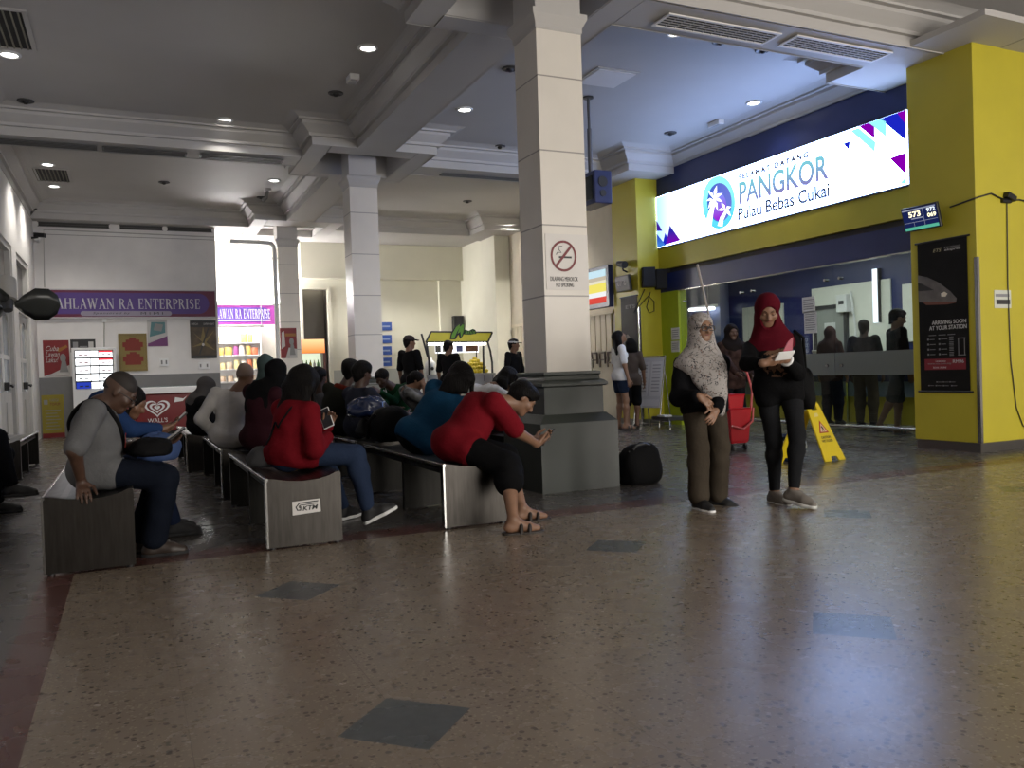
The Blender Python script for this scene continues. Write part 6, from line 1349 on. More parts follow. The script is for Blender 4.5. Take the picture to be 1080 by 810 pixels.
    if top:
        P = torso(top.get('g', .006))
        for i in (0, 1): P += arm(i, top.get('ga', .010), f1=top.get('sleeve', .45))
        if bottom:
            for i in (0, 1): P.append(cap(HP[i], HP[i]+(KN[i]-HP[i])*.24, (.084+.45*bottom.get('gl', .010)+.010)*s*(1+.2*fat), (.080+.5*bottom.get('gl', .010)+.012)*s*(1+.2*fat), .035))
        for e in top.get('extra', []): P.append(e(R_))
        hem = pel-up*top.get('hem', .10)*s
        if top.get('skirt'): P += [cap(pel+up*.05, pel-up*top['skirt']*s, (.15)*s, (.175)*s, .05)]
        collar = cap(chest+up*.02*s, nb+hu*.02*s, nr*1.14, nr*1.14, .008)
        cuts = [collar]
        pl = [(hem, -up)]
        ob = grow('shirt' if not top.get('name') else top['name'], P, top['mat'], t, h*1.05, cuts=cuts if not scarf else [], planes=pl, wr=top.get('wr', .0022), seed=top.get('seed', 1))
        R_['shirt'] = ob
    if bottom:
        P = [elp(pel-up*.01*s, A3, [(.150+bottom.get('g', .002))*s*(1+.25*fat), (.100+bottom.get('g', .002))*s*(1+.5*fat), .125*s], .04)]
        for i in (0, 1): P += leg(i, bottom.get('gl', .010), f1=bottom.get('len', .97), flare=bottom.get('flare', .0))
        grow(bottom.get('name', 'trousers'), P, bottom['mat'], t, h*1.1, wr=bottom.get('wr', .002), seed=4)
    if shoes:
        for i in (0, 1):
            a, d, u_, l_ = FT[i]; kind = shoes.get('kind', 'shoe')
            if kind == 'shoe':
                up_ = grow('shoe', foot(i, .006), shoes['mat'], t, min(h, .007), planes=[(a-u_*.078*s, -u_), (a+u_*shoes.get('top', .012)*s, u_)])
                so = [cap(a-d*.035*s-u_*.08*s, a+d*.10*s-u_*.08*s, .040*s, .046*s, .02), cap(a+d*.10*s-u_*.08*s, a+d*.162*s-u_*.08*s, .046*s, .034*s, .02)]
                grow('sole', so, shoes.get('sole', shoes['mat']), up_, min(h, .007), planes=[(a-u_*.094*s, -u_), (a-u_*.068*s, u_)])
                if shoes.get('lace'): 
                    lm = MB()
                    for q in range(4): c_ = a+d*(.045+.018*q)*s-u_*(.000+.0125*q)*s; lm.tube([Vector(c_-l_*.022*s), Vector(c_+u_*.008*s), Vector(c_+l_*.022*s)], .0035, n=5)
                    lm.build('laces', shoes['lace'], up_)
            else:
                so = [cap(a-d*.035*s-u_*.088*s, a+d*.10*s-u_*.088*s, .040*s, .048*s, .02), cap(a+d*.10*s-u_*.088*s, a+d*.165*s-u_*.088*s, .048*s, .040*s, .02)]
                sb_ = grow('sandal_sole', so, shoes['mat'], t, min(h, .0075), planes=[(a-u_*.098*s, -u_), (a-u_*.078*s, u_)])
                for off in (.04, .095): MB().tube([Vector(a+d*off*s-u_*.084*s-l_*.044*s), Vector(a+d*(off+.004)*s-u_*(.04+.1*(off-.04))*s-l_*.034*s), Vector(a+d*(off+.006)*s-u_*(.018+.16*(off-.04))*s), Vector(a+d*(off+.004)*s-u_*(.04+.1*(off-.04))*s+l_*.034*s), Vector(a+d*off*s-u_*.084*s+l_*.044*s)], .013, n=8).build('strap', shoes['mat'], sb_)
    if hair:
        k_ = hair.get('kind', 'short'); th = hair.get('th', .008); cc = head+hu*.030*s-face*.016*s
        P = [elp(cc, H3, [(.077+th)*s, (.096+th)*s, (.086+th)*s], .02)]; cut = []; pl = []
        fc = elp(head+face*.105*s-hu*.035*s, H3, [.072*s, .085*s, .095*s], .012)
        if k_ == 'short': pl = [(head-hu*.085*s-face*.05*s, nz(-hu+face*1.0))]; cut = [fc]+[elp(head+hl*q*.088*s+face*.018*s-hu*.026*s, H3, [.034*s, .046*s, .046*s], .008) for q in (1, -1)]; P += [elp(head-face*.050*s-hu*.012*s, H3, [.068*s, .054*s, .072*s], .02), cap(head-face*.066*s-hu*.04*s, head-face*.058*s-hu*.088*s, .042*s, .034*s, .02), elp(head+hu*.075*s+face*.03*s, H3, [.066*s, .06*s, .038*s], .02)]
        elif k_ == 'buzz': P = [elp(cc, H3, [.0785*s, .0985*s, .0905*s], .01)]; pl = [(head+hu*.002*s, nz(-hu+face*.25))]; cut = [fc]
        elif k_ in ('long', 'bob', 'tail'):
            Ln = hair.get('len', .30); back = nz(-face*.6-hu*.0+np.array([0, 0, -.0])); dn = hair.get('dir', np.array([0, 0, -1.0])); dn = v3(dn)
            b0 = head-face*.050*s; 
            if k_ != 'tail':
                nape = head-face*.075*s-hu*.06*s; tip = (chest-f*.115*s*(1+.4*fat)-up*(Ln-.17)*s)*.45+(nape+dn*Ln*.75)*.55 if k_ == 'long' else nape+dn*(Ln*.6)
                for q, w_ in ((-.06, .046), (-.03, .052), (.0, .056), (.03, .052), (.06, .046)): P += [cap(b0+hl*q*s+hu*.02*s, nape+hl*q*1.2*s, w_*s, w_*.95*s, .03), cap(nape+hl*q*1.2*s, tip+hl*q*1.7*s, w_*.95*s, w_*.5*s, .03)]
                for q in (1, -1): P.append(cap(head+hl*q*.072*s+hu*.03*s-face*.01*s, head+hl*q*.082*s+dn*Ln*.75-face*.015*s, .030*s, .022*s, .02))
            else: P += [elp(head-face*.05*s-hu*.01*s, H3, [.062*s, .05*s, .06*s], .02), elp(b0-face*.06*s+hu*.01*s, H3, [.035*s]*3, .02), cap(b0-face*.07*s, b0-face*.075*s+dn*Ln, .034*s, .018*s, .02)]
            cut = [elp(head+face*.110*s-hu*.045*s, H3, [.066*s, .088*s, .105*s], .012)]
        grow('hair', P, hair.get('mat', HAIR), t, h, cuts=cut, planes=pl, wr=hair.get('wr', .0042), seed=9)
    if scarf:
        cc = head+hu*.022*s-face*.014*s; g = .014
        P = [elp(cc, H3, [(.080+g)*s, (.100+g)*s, (.092+g)*s], .02), elp(head-hu*.06*s+face*.01*s, H3, [.085*s, .092*s, .075*s], .03), cap(head-hu*.09*s-face*.01*s, chest+up*.02*s, .080*s, .098*s, .04),
             cap(chest-lat*.10*s+up*.01*s, chest+lat*.10*s+up*.01*s, .062*s, None, .05), elp(chest+f*.045*s-up*.02*s, A3, [.15*s, .075*s, .085*s], .04)]
        dr = scarf.get('drop', .12)
        P += [elp(chest+f*.075*s-up*dr*.5*s+lat*.0, A3, [.125*s, .055*s, (dr*.75+.02)*s], .04), elp(chest-f*.055*s-up*dr*.35*s, A3, [.145*s, .055*s, (dr*.6+.04)*s], .04)]
        cg = scarf.get('cone', .0)
        for q in (1, -1): P.append(cap(head-hu*.085*s-face*.005*s, chest+lat*q*.115*s-up*.01*s+f*.01*s, (.072+cg)*s, (.070+cg)*s, .04))
        for e in scarf.get('extra', []): P.append(e(R_))
        cut = [elp(head+face*.108*s-hu*.018*s, H3, [.060*s, .072*s, .088*s], .012)]
        grow('headscarf', P, scarf['mat'], t, h, cuts=cut, wr=scarf.get('wr', .003), seed=scarf.get('seed', 5))
    if cap_hat:
        P = [elp(head+hu*.045*s-face*.012*s, H3, [.088*s, .106*s, .080*s], .01)]
        ho = grow('cap', P, cap_hat['mat'], t, h, planes=[(head+hu*.034*s, -hu)])
        br = [elp(head+hu*.045*s+face*.105*s, [hl, nz(face-hu*.15), nz(hu+face*.15)], [.072*s, .085*s, .009*s], .006)]
        grow('brim', br, cap_hat.get('brim', cap_hat['mat']), ho, h*.9, cuts=[elp(head+hu*.03*s-face*.02*s, H3, [.08*s, .095*s, .09*s], 0)])
        if cap_hat.get('band'): grow('cap_band', [elp(head+hu*.045*s-face*.012*s, H3, [.090*s, .108*s, .082*s], .01)], cap_hat['band'], ho, h, planes=[(head+hu*.034*s, -hu), (head+hu*.072*s, hu)])
    R_['root'] = t
    return R_
def phone(label, c, screen_n, up_, glow_m=None, w=.072, hh=.15, name='mobile_phone', back=None):
    """a phone held at c, its screen facing screen_n, long side along up_"""
    n_ = Vector(nz(screen_n)); u_ = Vector(nz(v3(up_)-v3(n_)*(v3(up_)@v3(n_)))); r_ = u_.cross(n_); c = Vector(c); t = thing(name, label, 'phone', c)
    MB().obox(c, (r_, u_, n_), (w/2, hh/2, .0045)).build('case', back or BLACK, t, bevel=.003); MB().obox(c+n_*.0048, (r_, u_, n_), (w/2-.004, hh/2-.006, .0006)).build('screen', glow_m or mat('phone_glass', (.02, .02, .025), .1), t)
    return t

def snap(ob, pts, off=.006, sub=6):
    """lay a strap over a garment: each point of the path moved to the cloth surface"""
    w = wloc(ob); out = []; pts = [Vector(p) for p in pts]; me = ob.data
    from mathutils.bvhtree import BVHTree
    bv = BVHTree.FromPolygons([v.co[:] for v in me.vertices], [p.vertices[:] for p in me.polygons])
    for a, b in zip(pts[:-1], pts[1:]):
        for k in range(sub):
            p = a.lerp(b, k/sub); c, n, i, d = bv.find_nearest(p-w); out.append(c+w+n*off)
    c, n, i, d = bv.find_nearest(pts[-1]-w); out.append(c+w+n*off)
    sm = [out[0]]+[(out[i-1]+out[i]*2+out[i+1])/4 for i in range(1, len(out)-1)]+[out[-1]]
    return sm
# ------------------------------------------------------------------ the people
UPZ = np.array([0, 0, 1.0])
def sit_feet(x0, ys, z=.09, toe=(1, 0, 0)): return [((x0, y, z), toe) for y in ys]
# man in grey T-shirt on the first bench, facing along +x
Yc = 5.42
R1 = person('man in a grey T-shirt hunched over his phone on the end bench', (-.22, Yc, .535), onY(99, 433, Yc), onY(126, 414, Yc), (.80, -.05, -.62), (0, 1, 0),
    [(.14, Yc+.06, .66), tuple(onY(86, 509, 5.20))], [((.02, Yc+.14, .085), (1, .1, 0)), ((.10, Yc-.08, .085), (1, -.05, 0))], s=.97, fat=.35, skin=SKIN_D, h=.0062,
    top=dict(mat=cloth('grey_tshirt', (.20, .20, .205)), sleeve=.50, g=.010, ga=.022, hem=.13, seed=3), bottom=dict(mat=cloth('navy_trousers', (.012, .016, .028)), gl=.018, flare=.02), shoes=dict(mat=mat('brown_shoe', (.03, .02, .015), .5), sole=BLACKM),
    hair=dict(kind='buzz', mat=mat('cropped_hair', (.018, .013, .011), .7)), elbows=[(-.3, .3, -.6), (-.35, -1, .1)],
    handspec=[dict(d=(1, -.25, .05), n=(0, -.3, 1), side=(.2, -1, .3), curl=.45), dict(d=(.1, -.8, -.45), n=(0, .5, -.85), side=(1, 0, 0), curl=.55)])
q = R1['WR'][0]; phone('phone held by the man in the grey T-shirt', q+np.array([.10, -.035, .045]), (-.55, -.1, .8), (.8, 0, .6))
hd, fc, hu, hl, s_ = R1['head'], R1['face'], R1['hu'], R1['hl'], R1['s']
g = MB()
for q in (1, -1): g.tube([Vector(hd+fc*.100*s_+hl*q*(.031+.022*cos(a_))*s_+hu*(.002+.016*sin(a_))*s_) for a_ in [2*pi*k/14 for k in range(15)]], .0025, n=5).tube([Vector(hd+fc*.098*s_+hl*q*.052*s_+hu*.006*s_), Vector(hd+hl*q*.080*s_+hu*.008*s_)], .0022, n=5)
g.build('glasses', BLACK, R1['root'])
c_ = R1['chest']; pel_ = R1['pel']; up_, f_, la_ = R1['up'], R1['f'], R1['lat']
MB().prism([(-.03, .03), (0, -.04), (.03, .03), (.012, .045), (0, .03), (-.012, .045)], Vector(c_-up_*.17+f_*.175-la_*.06), Vector(la_), Vector(up_), Vector(f_)*.002).build('red_print', mat('print_red', (.35, .03, .02), .6), R1['root'])
# his sling bag and strap
sg_ = thing('sling_bag', 'black sling bag on the lap of the man in the grey T-shirt', 'bag', (.05, Yc-.02, .6)); lump('body', (.10, Yc-.02, .64), (.12, .11, .06), BAGB, sg_, 8, rot=.2)
def wrap(pts, w=.016, name='strap', m=BAGB, par=None): return MB().tube([Vector(p) for p in pts], w, n=8).build(name, m, par)
wrap(snap(R1['shirt'], [c_-la_*.10*s_+up_*.06, c_-la_*.08-f_*.14, pel_+up_*.26+la_*.02-f_*.2, pel_+up_*.12+la_*.12-f_*.2]), .015, par=sg_); wrap(snap(R1['shirt'], [c_-la_*.10*s_+up_*.06, c_-la_*.09+f_*.12-up_*.04, c_-up_*.20+f_*.2-la_*.02, pel_+up_*.12+f_*.25+la_*.05]), .013, par=sg_)
# companion in blue just behind him
Yb = 6.05
R2 = person('person in a blue jacket on the bench, mostly behind the man in grey', (-.22, Yb, .535), (-.16, Yb, .93), tuple(onY(139, 424, Yb)), (.8, -.3, -.5), (0, 1, 0), [(.18, Yb+.05, .68), (.20, Yb-.08, .72)], [((.22, Yb+.1, .085), (1, 0, 0)), ((.24, Yb-.1, .085), (1, 0, 0))], s=.9, h=.010, skin=SKIN,
    top=dict(mat=cloth('blue_jacket', (.03, .07, .20)), sleeve=.9, ga=.018, g=.014, hem=.1, name='jacket'), bottom=dict(mat=cloth('dark_blue_jeans', (.02, .03, .07)), gl=.016), shoes=dict(mat=BLACKM), hair=dict(kind='bob', len=.12), female=True,
    handspec=[dict(d=(.8, -.3, .3), n=(-.3, 0, .9), side=(.1, -1, .2), curl=.6), dict(d=(.8, .3, .3), n=(-.3, 0, .9), side=(.1, 1, .2), curl=.6)])
phone('phone held by the person in blue behind the man in grey', R2['WR'][1]+np.array([.09, .04, .05]), (-.6, -.1, .7), (.7, 0, .7))
lump('blue_bag', (.16, Yb-.16, .60), (.13, .10, .10), mat('denim_bag', (.03, .06, .16), .8, var=.3), tag(bpy.data.objects.new('shoulder_bag', None), 'blue bag at the knees of the person in the blue jacket', 'bag'), 4); COL.objects.link(bpy.data.objects['shoulder_bag'])
# woman in red sweater, seen from behind her shoulder
Yr = 5.58
R3 = person('woman in a red sweater with long black hair and jeans', (.93, Yr, .535), onY(312, 432, Yr+.02), onY(321, 405, Yr+.10), (.62, .70, -.34), (-.50, .86, 0),
    [tuple(onY(346, 450, Yr+.22)), tuple(onY(345, 461, Yr-.04))], [((1.36, Yr+.30, .09), (.8, .6, 0)), tuple([tuple(onY(388, 537, Yr-.16)), (.86, -.30, .42)])], s=.93, fat=.25, female=True, skin=SKIN_L, h=.0065,
    top=dict(mat=cloth('red_sweater', (.235, .010, .018)), sleeve=.98, g=.014, ga=.022, hem=.10, name='sweater', seed=6, wr=.0028), bottom=dict(mat=cloth('blue_jeans', (.035, .055, .11)), gl=.014, g=.01, name='jeans'), shoes=dict(mat=mat('black_sneaker', (.012, .012, .013), .6), sole=WHITE, lace=WHITE),
    hair=dict(kind='long', len=.25, th=.030, wr=.006), elbows=[(.2, .9, -.6), (-.2, -.6, -.9)], knees=[(.6, .4, .8), (.9, -.1, .5)],
    handspec=[dict(d=(.3, -.3, .9), n=(-.2, -.9, 0), side=(-.9, .1, .2), curl=.7), dict(d=(.5, .25, -.75), n=(-.7, .3, -.4), side=(.3, .9, .2), curl=.7)])
q = onY(344, 441, Yr+.20); phone('white cased phone glowing in the hand of the woman in red', q, (-.55, -.75, .35), (-.35, .15, .9), glow_m=mat('phone_dark_screen', (.04, .04, .045), .2), back=WHITE, w=.078)
c_, pel_, up_, f_, la_ = R3['chest'], R3['pel'], R3['up'], R3['f'], R3['lat']
hb_ = thing('crossbody_bag', 'dark crossbody bag behind the woman in red', 'bag', (.80, Yr+.12, .5)); lump('body', (.80, Yr+.17, .50), (.10, .13, .075), mat('grey_cloth_bag', (.04, .04, .042), .8), hb_, 2)
wrap(snap(R3['shirt'], [c_+up_*.07-la_*.06+f_*.02, c_-f_*.16-la_*.06-up_*.05, c_-f_*.18-la_*.0-up_*.16, pel_+up_*.18-f_*.2+la_*.06, pel_+up_*.04-f_*.2+la_*.12]), .006, par=hb_)
MB().ball(Vector(R3['KN'][1]+np.array([0, 0, .055])), (.035, .03, .014), 10, 6).build('knee_tear', SKIN_L, R3['root'], label='bare knee in torn jeans')
# man in red shirt
Ym = 5.38
R4 = person('man in a red shirt bent over his phone at the bench end', (2.02, Ym, .54), onY(510, 424, Ym), onY(551, 420, Ym), (.72, -.12, -.70), (0, 1, 0),
    [tuple(onY(567, 467, Ym+.05)), tuple(onY(566, 468, Ym-.05))], [(tuple(onZ(551, 536, .09)), (1, -.12, 0)), (tuple(onZ(541, 548, .09)), (1, -.15, 0))], s=1.0, fat=.42, skin=SKIN_L, h=.0062,
    top=dict(mat=cloth('red_shirt', (.265, .012, .022)), sleeve=.47, g=.012, ga=.026, hem=.16, seed=2, wr=.0026), bottom=dict(mat=cloth('black_shorts', (.010, .010, .011)), gl=.030, len=.66, name='shorts', flare=.0), shoes=dict(kind='sandal', mat=mat('sandal_brown', (.02, .014, .011), .6)),
    hair=dict(kind='short', th=.014, wr=.005), elbows=[(-.3, .6, -.8), (-.2, -.5, -.85)], knees=[(.8, .2, .5), (.8, -.1, .5)],
    handspec=[dict(d=(.9, -.35, .15), n=(-.2, -.6, .75), side=(0, .2, 1), curl=.75, thumb=.8), dict(d=(.9, .3, .15), n=(-.2, .6, .75), side=(0, -.2, 1), curl=.75, thumb=.8)])
q = (R4['WR'][0]+R4['WR'][1])/2+np.array([.10, 0, .03]); phone('dark phone held in both hands by the man in the red shirt', q, (-.75, -.05, .65), (.65, 0, .75))
# woman in blue top next to him
Yw = 6.15
R5 = person('woman in a blue top with dark hair, back turned, behind the red shirt', (2.02, Yw, .54), onY(474, 420, Yw), onY(487, 398, Yw), (.45, .72, -.5), (-.7, .7, 0), [(2.5, Yw+.25, .62), (2.45, Yw-.06, .62)], sit_feet(2.42, (Yw+.28, Yw+.05)), s=.98, fat=.75, female=True, skin=SKIN, h=.008,
    top=dict(mat=cloth('blue_top', (.016, .085, .185)), sleeve=.40, g=.012, ga=.03, hem=.09, seed=8), bottom=dict(mat=cloth('black_trousers', (.010, .010, .012)), gl=.016), shoes=dict(mat=BLACKM), hair=dict(kind='long', len=.16, th=.016), elbows=[(0, .8, -.6), (-.2, -.6, -.8)])
# person in white top beyond
R6 = person('person in a white top with dark hair, between the blue top and the red shirt', (3.22, 7.7, .54), onY(512, 412, 7.7), onY(536, 400, 7.7), (.85, .1, -.4), (-.2, 1, 0), [(3.75, 7.9, .62), (3.75, 7.6, .62)], sit_feet(3.75, (7.85, 7.6)), s=.97, fat=.3, skin=SKIN, h=.010,
    top=dict(mat=cloth('white_top', (1.1, 1.1, 1.12)), sleeve=.45, g=.012, ga=.02, hem=.1), bottom=dict(mat=cloth('black_trousers', (.01, .01, .012))), shoes=dict(mat=BLACKM), hair=dict(kind='bob', len=.10, th=.014))
# two in dark jackets further along that bench
R7 = person('person in a slate blue jacket, the nearer of the pair behind the woman in red', (2.02, 7.95, .54), onY(379, 415, 7.95), onY(382, 394, 7.95), (.75, .35, -.2), (-.4, .9, 0), [(2.5, 8.1, .62), (2.45, 7.8, .62)], sit_feet(2.45, (8.05, 7.85)), s=.95, h=.010, skin=SKIN_D, fat=.2,
    top=dict(mat=cloth('slate_jacket', (.042, .045, .065)), sleeve=.95, g=.016, ga=.018, hem=.12, name='jacket'), bottom=dict(mat=cloth('black_trousers', (.01, .01, .012))), shoes=dict(mat=BLACKM), hair=dict(kind='short', th=.018, wr=.005))
R8 = person('person in an olive jacket with a red collar, beside the slate blue jacket', (1.86, 8.55, .54), onY(360, 414, 8.55), onY(370, 391, 8.55), (.6, .7, -.1), (-.7, .7, 0), [(2.35, 8.8, .62), (2.3, 8.5, .62)], sit_feet(2.4, (8.75, 8.55)), s=.97, h=.011, skin=SKIN_D, fat=.2,
    top=dict(mat=cloth('olive_jacket', (.03, .03, .022)), sleeve=.95, g=.016, ga=.018, hem=.12, name='jacket'), bottom=dict(mat=cloth('black_trousers', (.01, .01, .012))), shoes=dict(mat=BLACKM), hair=dict(kind='short', th=.02, wr=.005))
cc = R8['neck']; MB().tube([Vector(cc+R8['lat']*.07*cos(a_)+R8['f']*.07*sin(a_)+R8['up']*.005) for a_ in [2*pi*k/16 for k in range(17)]], .03, n=8).build('collar', cloth('red_collar', (.22, .03, .015)), R8['root'], label='rusty red collar')
# luggage heaped on the bench between them and the blue top
bp = thing('plastic_bag', 'shiny dark blue plastic bag on the bench among the black luggage', 'bag', (2.05, 7.5, .45)); q = onY(383, 436, 7.35); lump('body', (q.x+.05, 7.35, .73), (.17, .13, .10), mat('blue_polythene', (.012, .022, .07), .15, bump=.9, bscale=14), bp, 6, amp=.2)
hv = thing('backpack', 'large black backpack on the bench beside the woman in blue', 'bag', (2.06, 7.0, .45)); lump('body', (2.0, 6.82, .595), (.18, .18, .16), BAGB, hv, 12, amp=.08); wrap([(1.86, 6.75, .7), (1.80, 6.8, .62), (1.82, 6.88, .5)], .018, par=hv)
hv2 = thing('duffel_bag', 'black duffel bag on the bench under the shiny plastic bag', 'bag', (2.08, 7.35, .45)); lump('body', (2.08, 7.38, .555), (.21, .20, .105), BAGB, hv2, 15, amp=.06, p=3); MB().tube([(1.95, 7.24, .62), (1.90, 7.3, .67), (1.93, 7.45, .66)], .012, n=6).build('handle', BLACK, hv2)
# second bench row: bald man, head covers
R9 = person('bald man in a pale shirt seen from behind', (.80, 7.85, .53), onY(247, 417, 7.85), onY(259, 396, 7.85), (.35, .9, -.05), (-.9, .35, 0), [(.70, 7.98, .53), (1.15, 8.15, .60)], sit_feet(1.2, (8.3, 8.15)), s=.94, h=.0085, skin=SKIN,
    top=dict(mat=cloth('pale_shirt', (.75, .72, .69)), sleeve=.95, g=.014, ga=.018, hem=.16, seed=5), bottom=dict(mat=cloth('brown_trousers', (.05, .04, .035)), gl=.014), shoes=dict(mat=BLACKM), hair=dict(kind='buzz', th=.0, mat=mat('grey_stubble', (.16, .11, .085), .7)))
R10 = person('woman in a black headscarf and maroon dress next to the pale shirted man', (.98, 7.3, .53), onY(277, 414, 7.3), onY(292, 393, 7.3), (.75, .6, -.1), (-.6, .75, 0), [(1.4, 7.5, .6), (1.38, 7.25, .6)], sit_feet(1.38, (7.5, 7.3)), s=.93, h=.0095, female=True, skin=SKIN, fat=.2,
    top=dict(mat=cloth('maroon_dress', (.045, .012, .018)), sleeve=.98, g=.014, ga=.02, hem=.2, name='dress'), bottom=dict(mat=cloth('black_trousers', (.01, .01, .012))), shoes=dict(mat=BLACKM), scarf=dict(mat=cloth('black_scarf', (.008, .008, .009)), drop=.26))
R11 = person('person in a grey green pointed hood beyond the black headscarf', (1.2, 9.2, .53), onY(283, 410, 9.2), onY(281, 388, 9.2), (.5, .85, -.1), (-.85, .5, 0), [(1.5, 9.5, .6), (1.5, 9.2, .6)], sit_feet(1.55, (9.5, 9.3)), s=.95, h=.011, female=True, skin=SKIN,
    top=dict(mat=cloth('dark_tunic', (.03, .035, .035)), sleeve=.98, g=.014, hem=.15), bottom=dict(mat=cloth('black_trousers', (.01, .01, .012))), shoes=dict(mat=BLACKM),
    scarf=dict(mat=cloth('sage_scarf', (.085, .125, .12)), drop=.2, extra=[lambda R: elp(R['head']+R['hu']*.075-R['face']*.02, R['H3'], [.085, .10, .07], .03), lambda R: cap(R['head']+R['hu']*.12-R['hl']*-.02, R['chest']-R['lat']*.22+R['up']*.0, .035, .06, .04)]))
R12 = person('woman in a grey headscarf and black dress by the freezer', (.72, 10.15, .53), onY(207, 424, 10.15), onY(218, 408, 10.15), (.8, .3, -.45), (-.3, .9, 0), [(1.0, 10.3, .60), (1.0, 10.05, .60)], sit_feet(1.12, (10.3, 10.1)), s=.95, h=.0095, female=True, skin=SKIN, fat=.25,
    top=dict(mat=cloth('black_dress', (.008, .008, .009)), sleeve=.98, g=.018, ga=.022, hem=.25, name='dress'), bottom=dict(mat=cloth('black_skirt', (.008, .008, .009)), gl=.04, flare=.05, name='skirt'), shoes=dict(mat=BLACKM), scarf=dict(mat=cloth('grey_scarf', (.11, .10, .097)), drop=.12))
R13 = person('person with dark hair just beyond the woman in red', (1.95, 9.1, .54), onY(338, 420, 9.1), onY(336, 398, 9.1), (.7, .6, -.1), (-.6, .75, 0), [(2.4, 9.3, .6), (2.4, 9.0, .6)], sit_feet(2.4, (9.25, 9.05)), s=.93, h=.012, skin=SKIN_D,
    top=dict(mat=cloth('grey_white_top', (.16, .16, .17)), sleeve=.9, g=.014, hem=.1), bottom=dict(mat=cloth('black_trousers', (.01, .01, .012))), shoes=dict(mat=BLACKM), hair=dict(kind='short', th=.018))
# across the aisle: green track jacket and patterned shirt
R14 = person('person in a green track jacket with white sleeve stripes', (3.25, 10.45, .54), onY(417, 411, 10.4), onY(403, 399, 10.3), (-.6, -.62, -.5), (.7, -.7, 0), [tuple(onY(401, 414, 10.14)), tuple(onY(405, 425, 10.1))], sit_feet(2.85, (10.2, 10.4), toe=(-1, 0, 0)), s=.95, h=.0095, skin=SKIN_D, fat=.15,
    top=dict(mat=cloth('green_jacket', (.010, .055, .022)), sleeve=.97, g=.018, ga=.02, hem=.1, name='track_jacket'), bottom=dict(mat=cloth('black_trousers', (.01, .01, .012))), shoes=dict(mat=BLACKM), hair=dict(kind='short', th=.016, wr=.004), knees=[(-1, -.3, .3), (-1, .1, .3)], elbows=[(0, 0, -1), (.3, 0, -1)])
for i in (1,):
    st_ = [R14['SH'][i]+UPZ*.065, R14['SH'][i]*.5+R14['EL'][i]*.5+np.array([-.03, -.066, .02]), R14['EL'][i]+np.array([-.02, -.06, .02])]
    for o_ in (-.03, .0, .03): wrap([p+R14['lat']*o_*1.0+np.array([0, -.012, 0]) for p in st_], .010, 'sleeve_stripe', mat('stripe_white', (.55, .55, .55), .7), R14['root'])
R15 = person('person in a black and white patterned shirt holding a hand to the mouth', (3.30, 9.75, .54), onY(428, 413, 9.75), onY(440, 401, 9.7), (.85, -.35, -.3), (.2, 1, 0), [(3.75, 9.9, .62), tuple(onY(447, 408, 9.6))], sit_feet(3.8, (9.9, 9.7)), s=.92, h=.0095, skin=SKIN, female=True,
    top=dict(mat=None or (lambda m: m)(cloth('pattern_shirt', (.20, .20, .20), var=.95)), sleeve=.5, g=.012, ga=.02, hem=.1), bottom=dict(mat=cloth('black_trousers', (.01, .01, .012))), shoes=dict(mat=BLACKM), hair=dict(kind='tail', len=.12))
# standing at the food stall
def stander(label, foot, hgt, facing, hands=None, **k):
    s = hgt/1.70; f = nz((facing[0], facing[1], 0)); l = np.cross(UPZ, f); x, y = foot[0], foot[1]; o = np.array([x, y, 0.0])
    hd = k.pop('head', None); fc = k.pop('face', None)
    hd = hd if hd is not None else o+f*.02+UPZ*1.575*s; fc = fc if fc is not None else f+UPZ*-.08
    hands = hands or [o+l*.25*s+f*.06+UPZ*.84*s, o-l*.25*s+f*.06+UPZ*.84*s]
    feet = k.pop('feet', None) or [(o+l*.09*s+UPZ*.092*s, f), (o-l*.09*s+f*.05+UPZ*.092*s, f)]
    return person(label, k.pop('pel', o+UPZ*.93*s), k.pop('chest', o+UPZ*1.385*s), hd, fc, k.pop('lat', l), hands, feet, s=s, **k)
R16 = stander('standing man in black with a dark cap in front of the food stall', (4.42, 13.75), 1.70, (.7, .45), face=(1, .1, -.05), h=.011, skin=SKIN, top=dict(mat=cloth('black_shirt', (.010, .010, .011)), sleeve=.5, ga=.02), bottom=dict(mat=cloth('black_trousers', (.01, .01, .012))), shoes=dict(mat=BLACKM), hair=dict(kind='short'), cap_hat=dict(mat=mat('cap_dark', (.02, .012, .012), .8)))
R17 = stander('standing man in black at the middle of the food stall', (5.42, 14.5), 1.63, (.6, .5), face=(.9, .2, -.1), h=.012, skin=SKIN, top=dict(mat=cloth('black_shirt', (.010, .010, .011)), sleeve=.5, ga=.02), bottom=dict(mat=cloth('black_trousers', (.01, .01, .012))), shoes=dict(mat=BLACKM), hair=dict(kind='short'), fat=.15)
q = onZ(541, 440); R18 = stander('standing man in a dark jacket with a white visor', (6.50, 13.95), 1.62, (.4, -.8), face=(.75, -.6, -.05), h=.011, skin=SKIN, top=dict(mat=cloth('charcoal_jacket', (.014, .014, .016)), sleeve=.95, ga=.018), bottom=dict(mat=cloth('black_trousers', (.01, .01, .012))), shoes=dict(mat=BLACKM), hair=dict(kind='short'), cap_hat=dict(mat=mat('cap_dark', (.02, .012, .012), .8), brim=mat('cap_dark', (.02, .02, .02), .8), band=mat('visor_white', (.6, .6, .6), .6)))
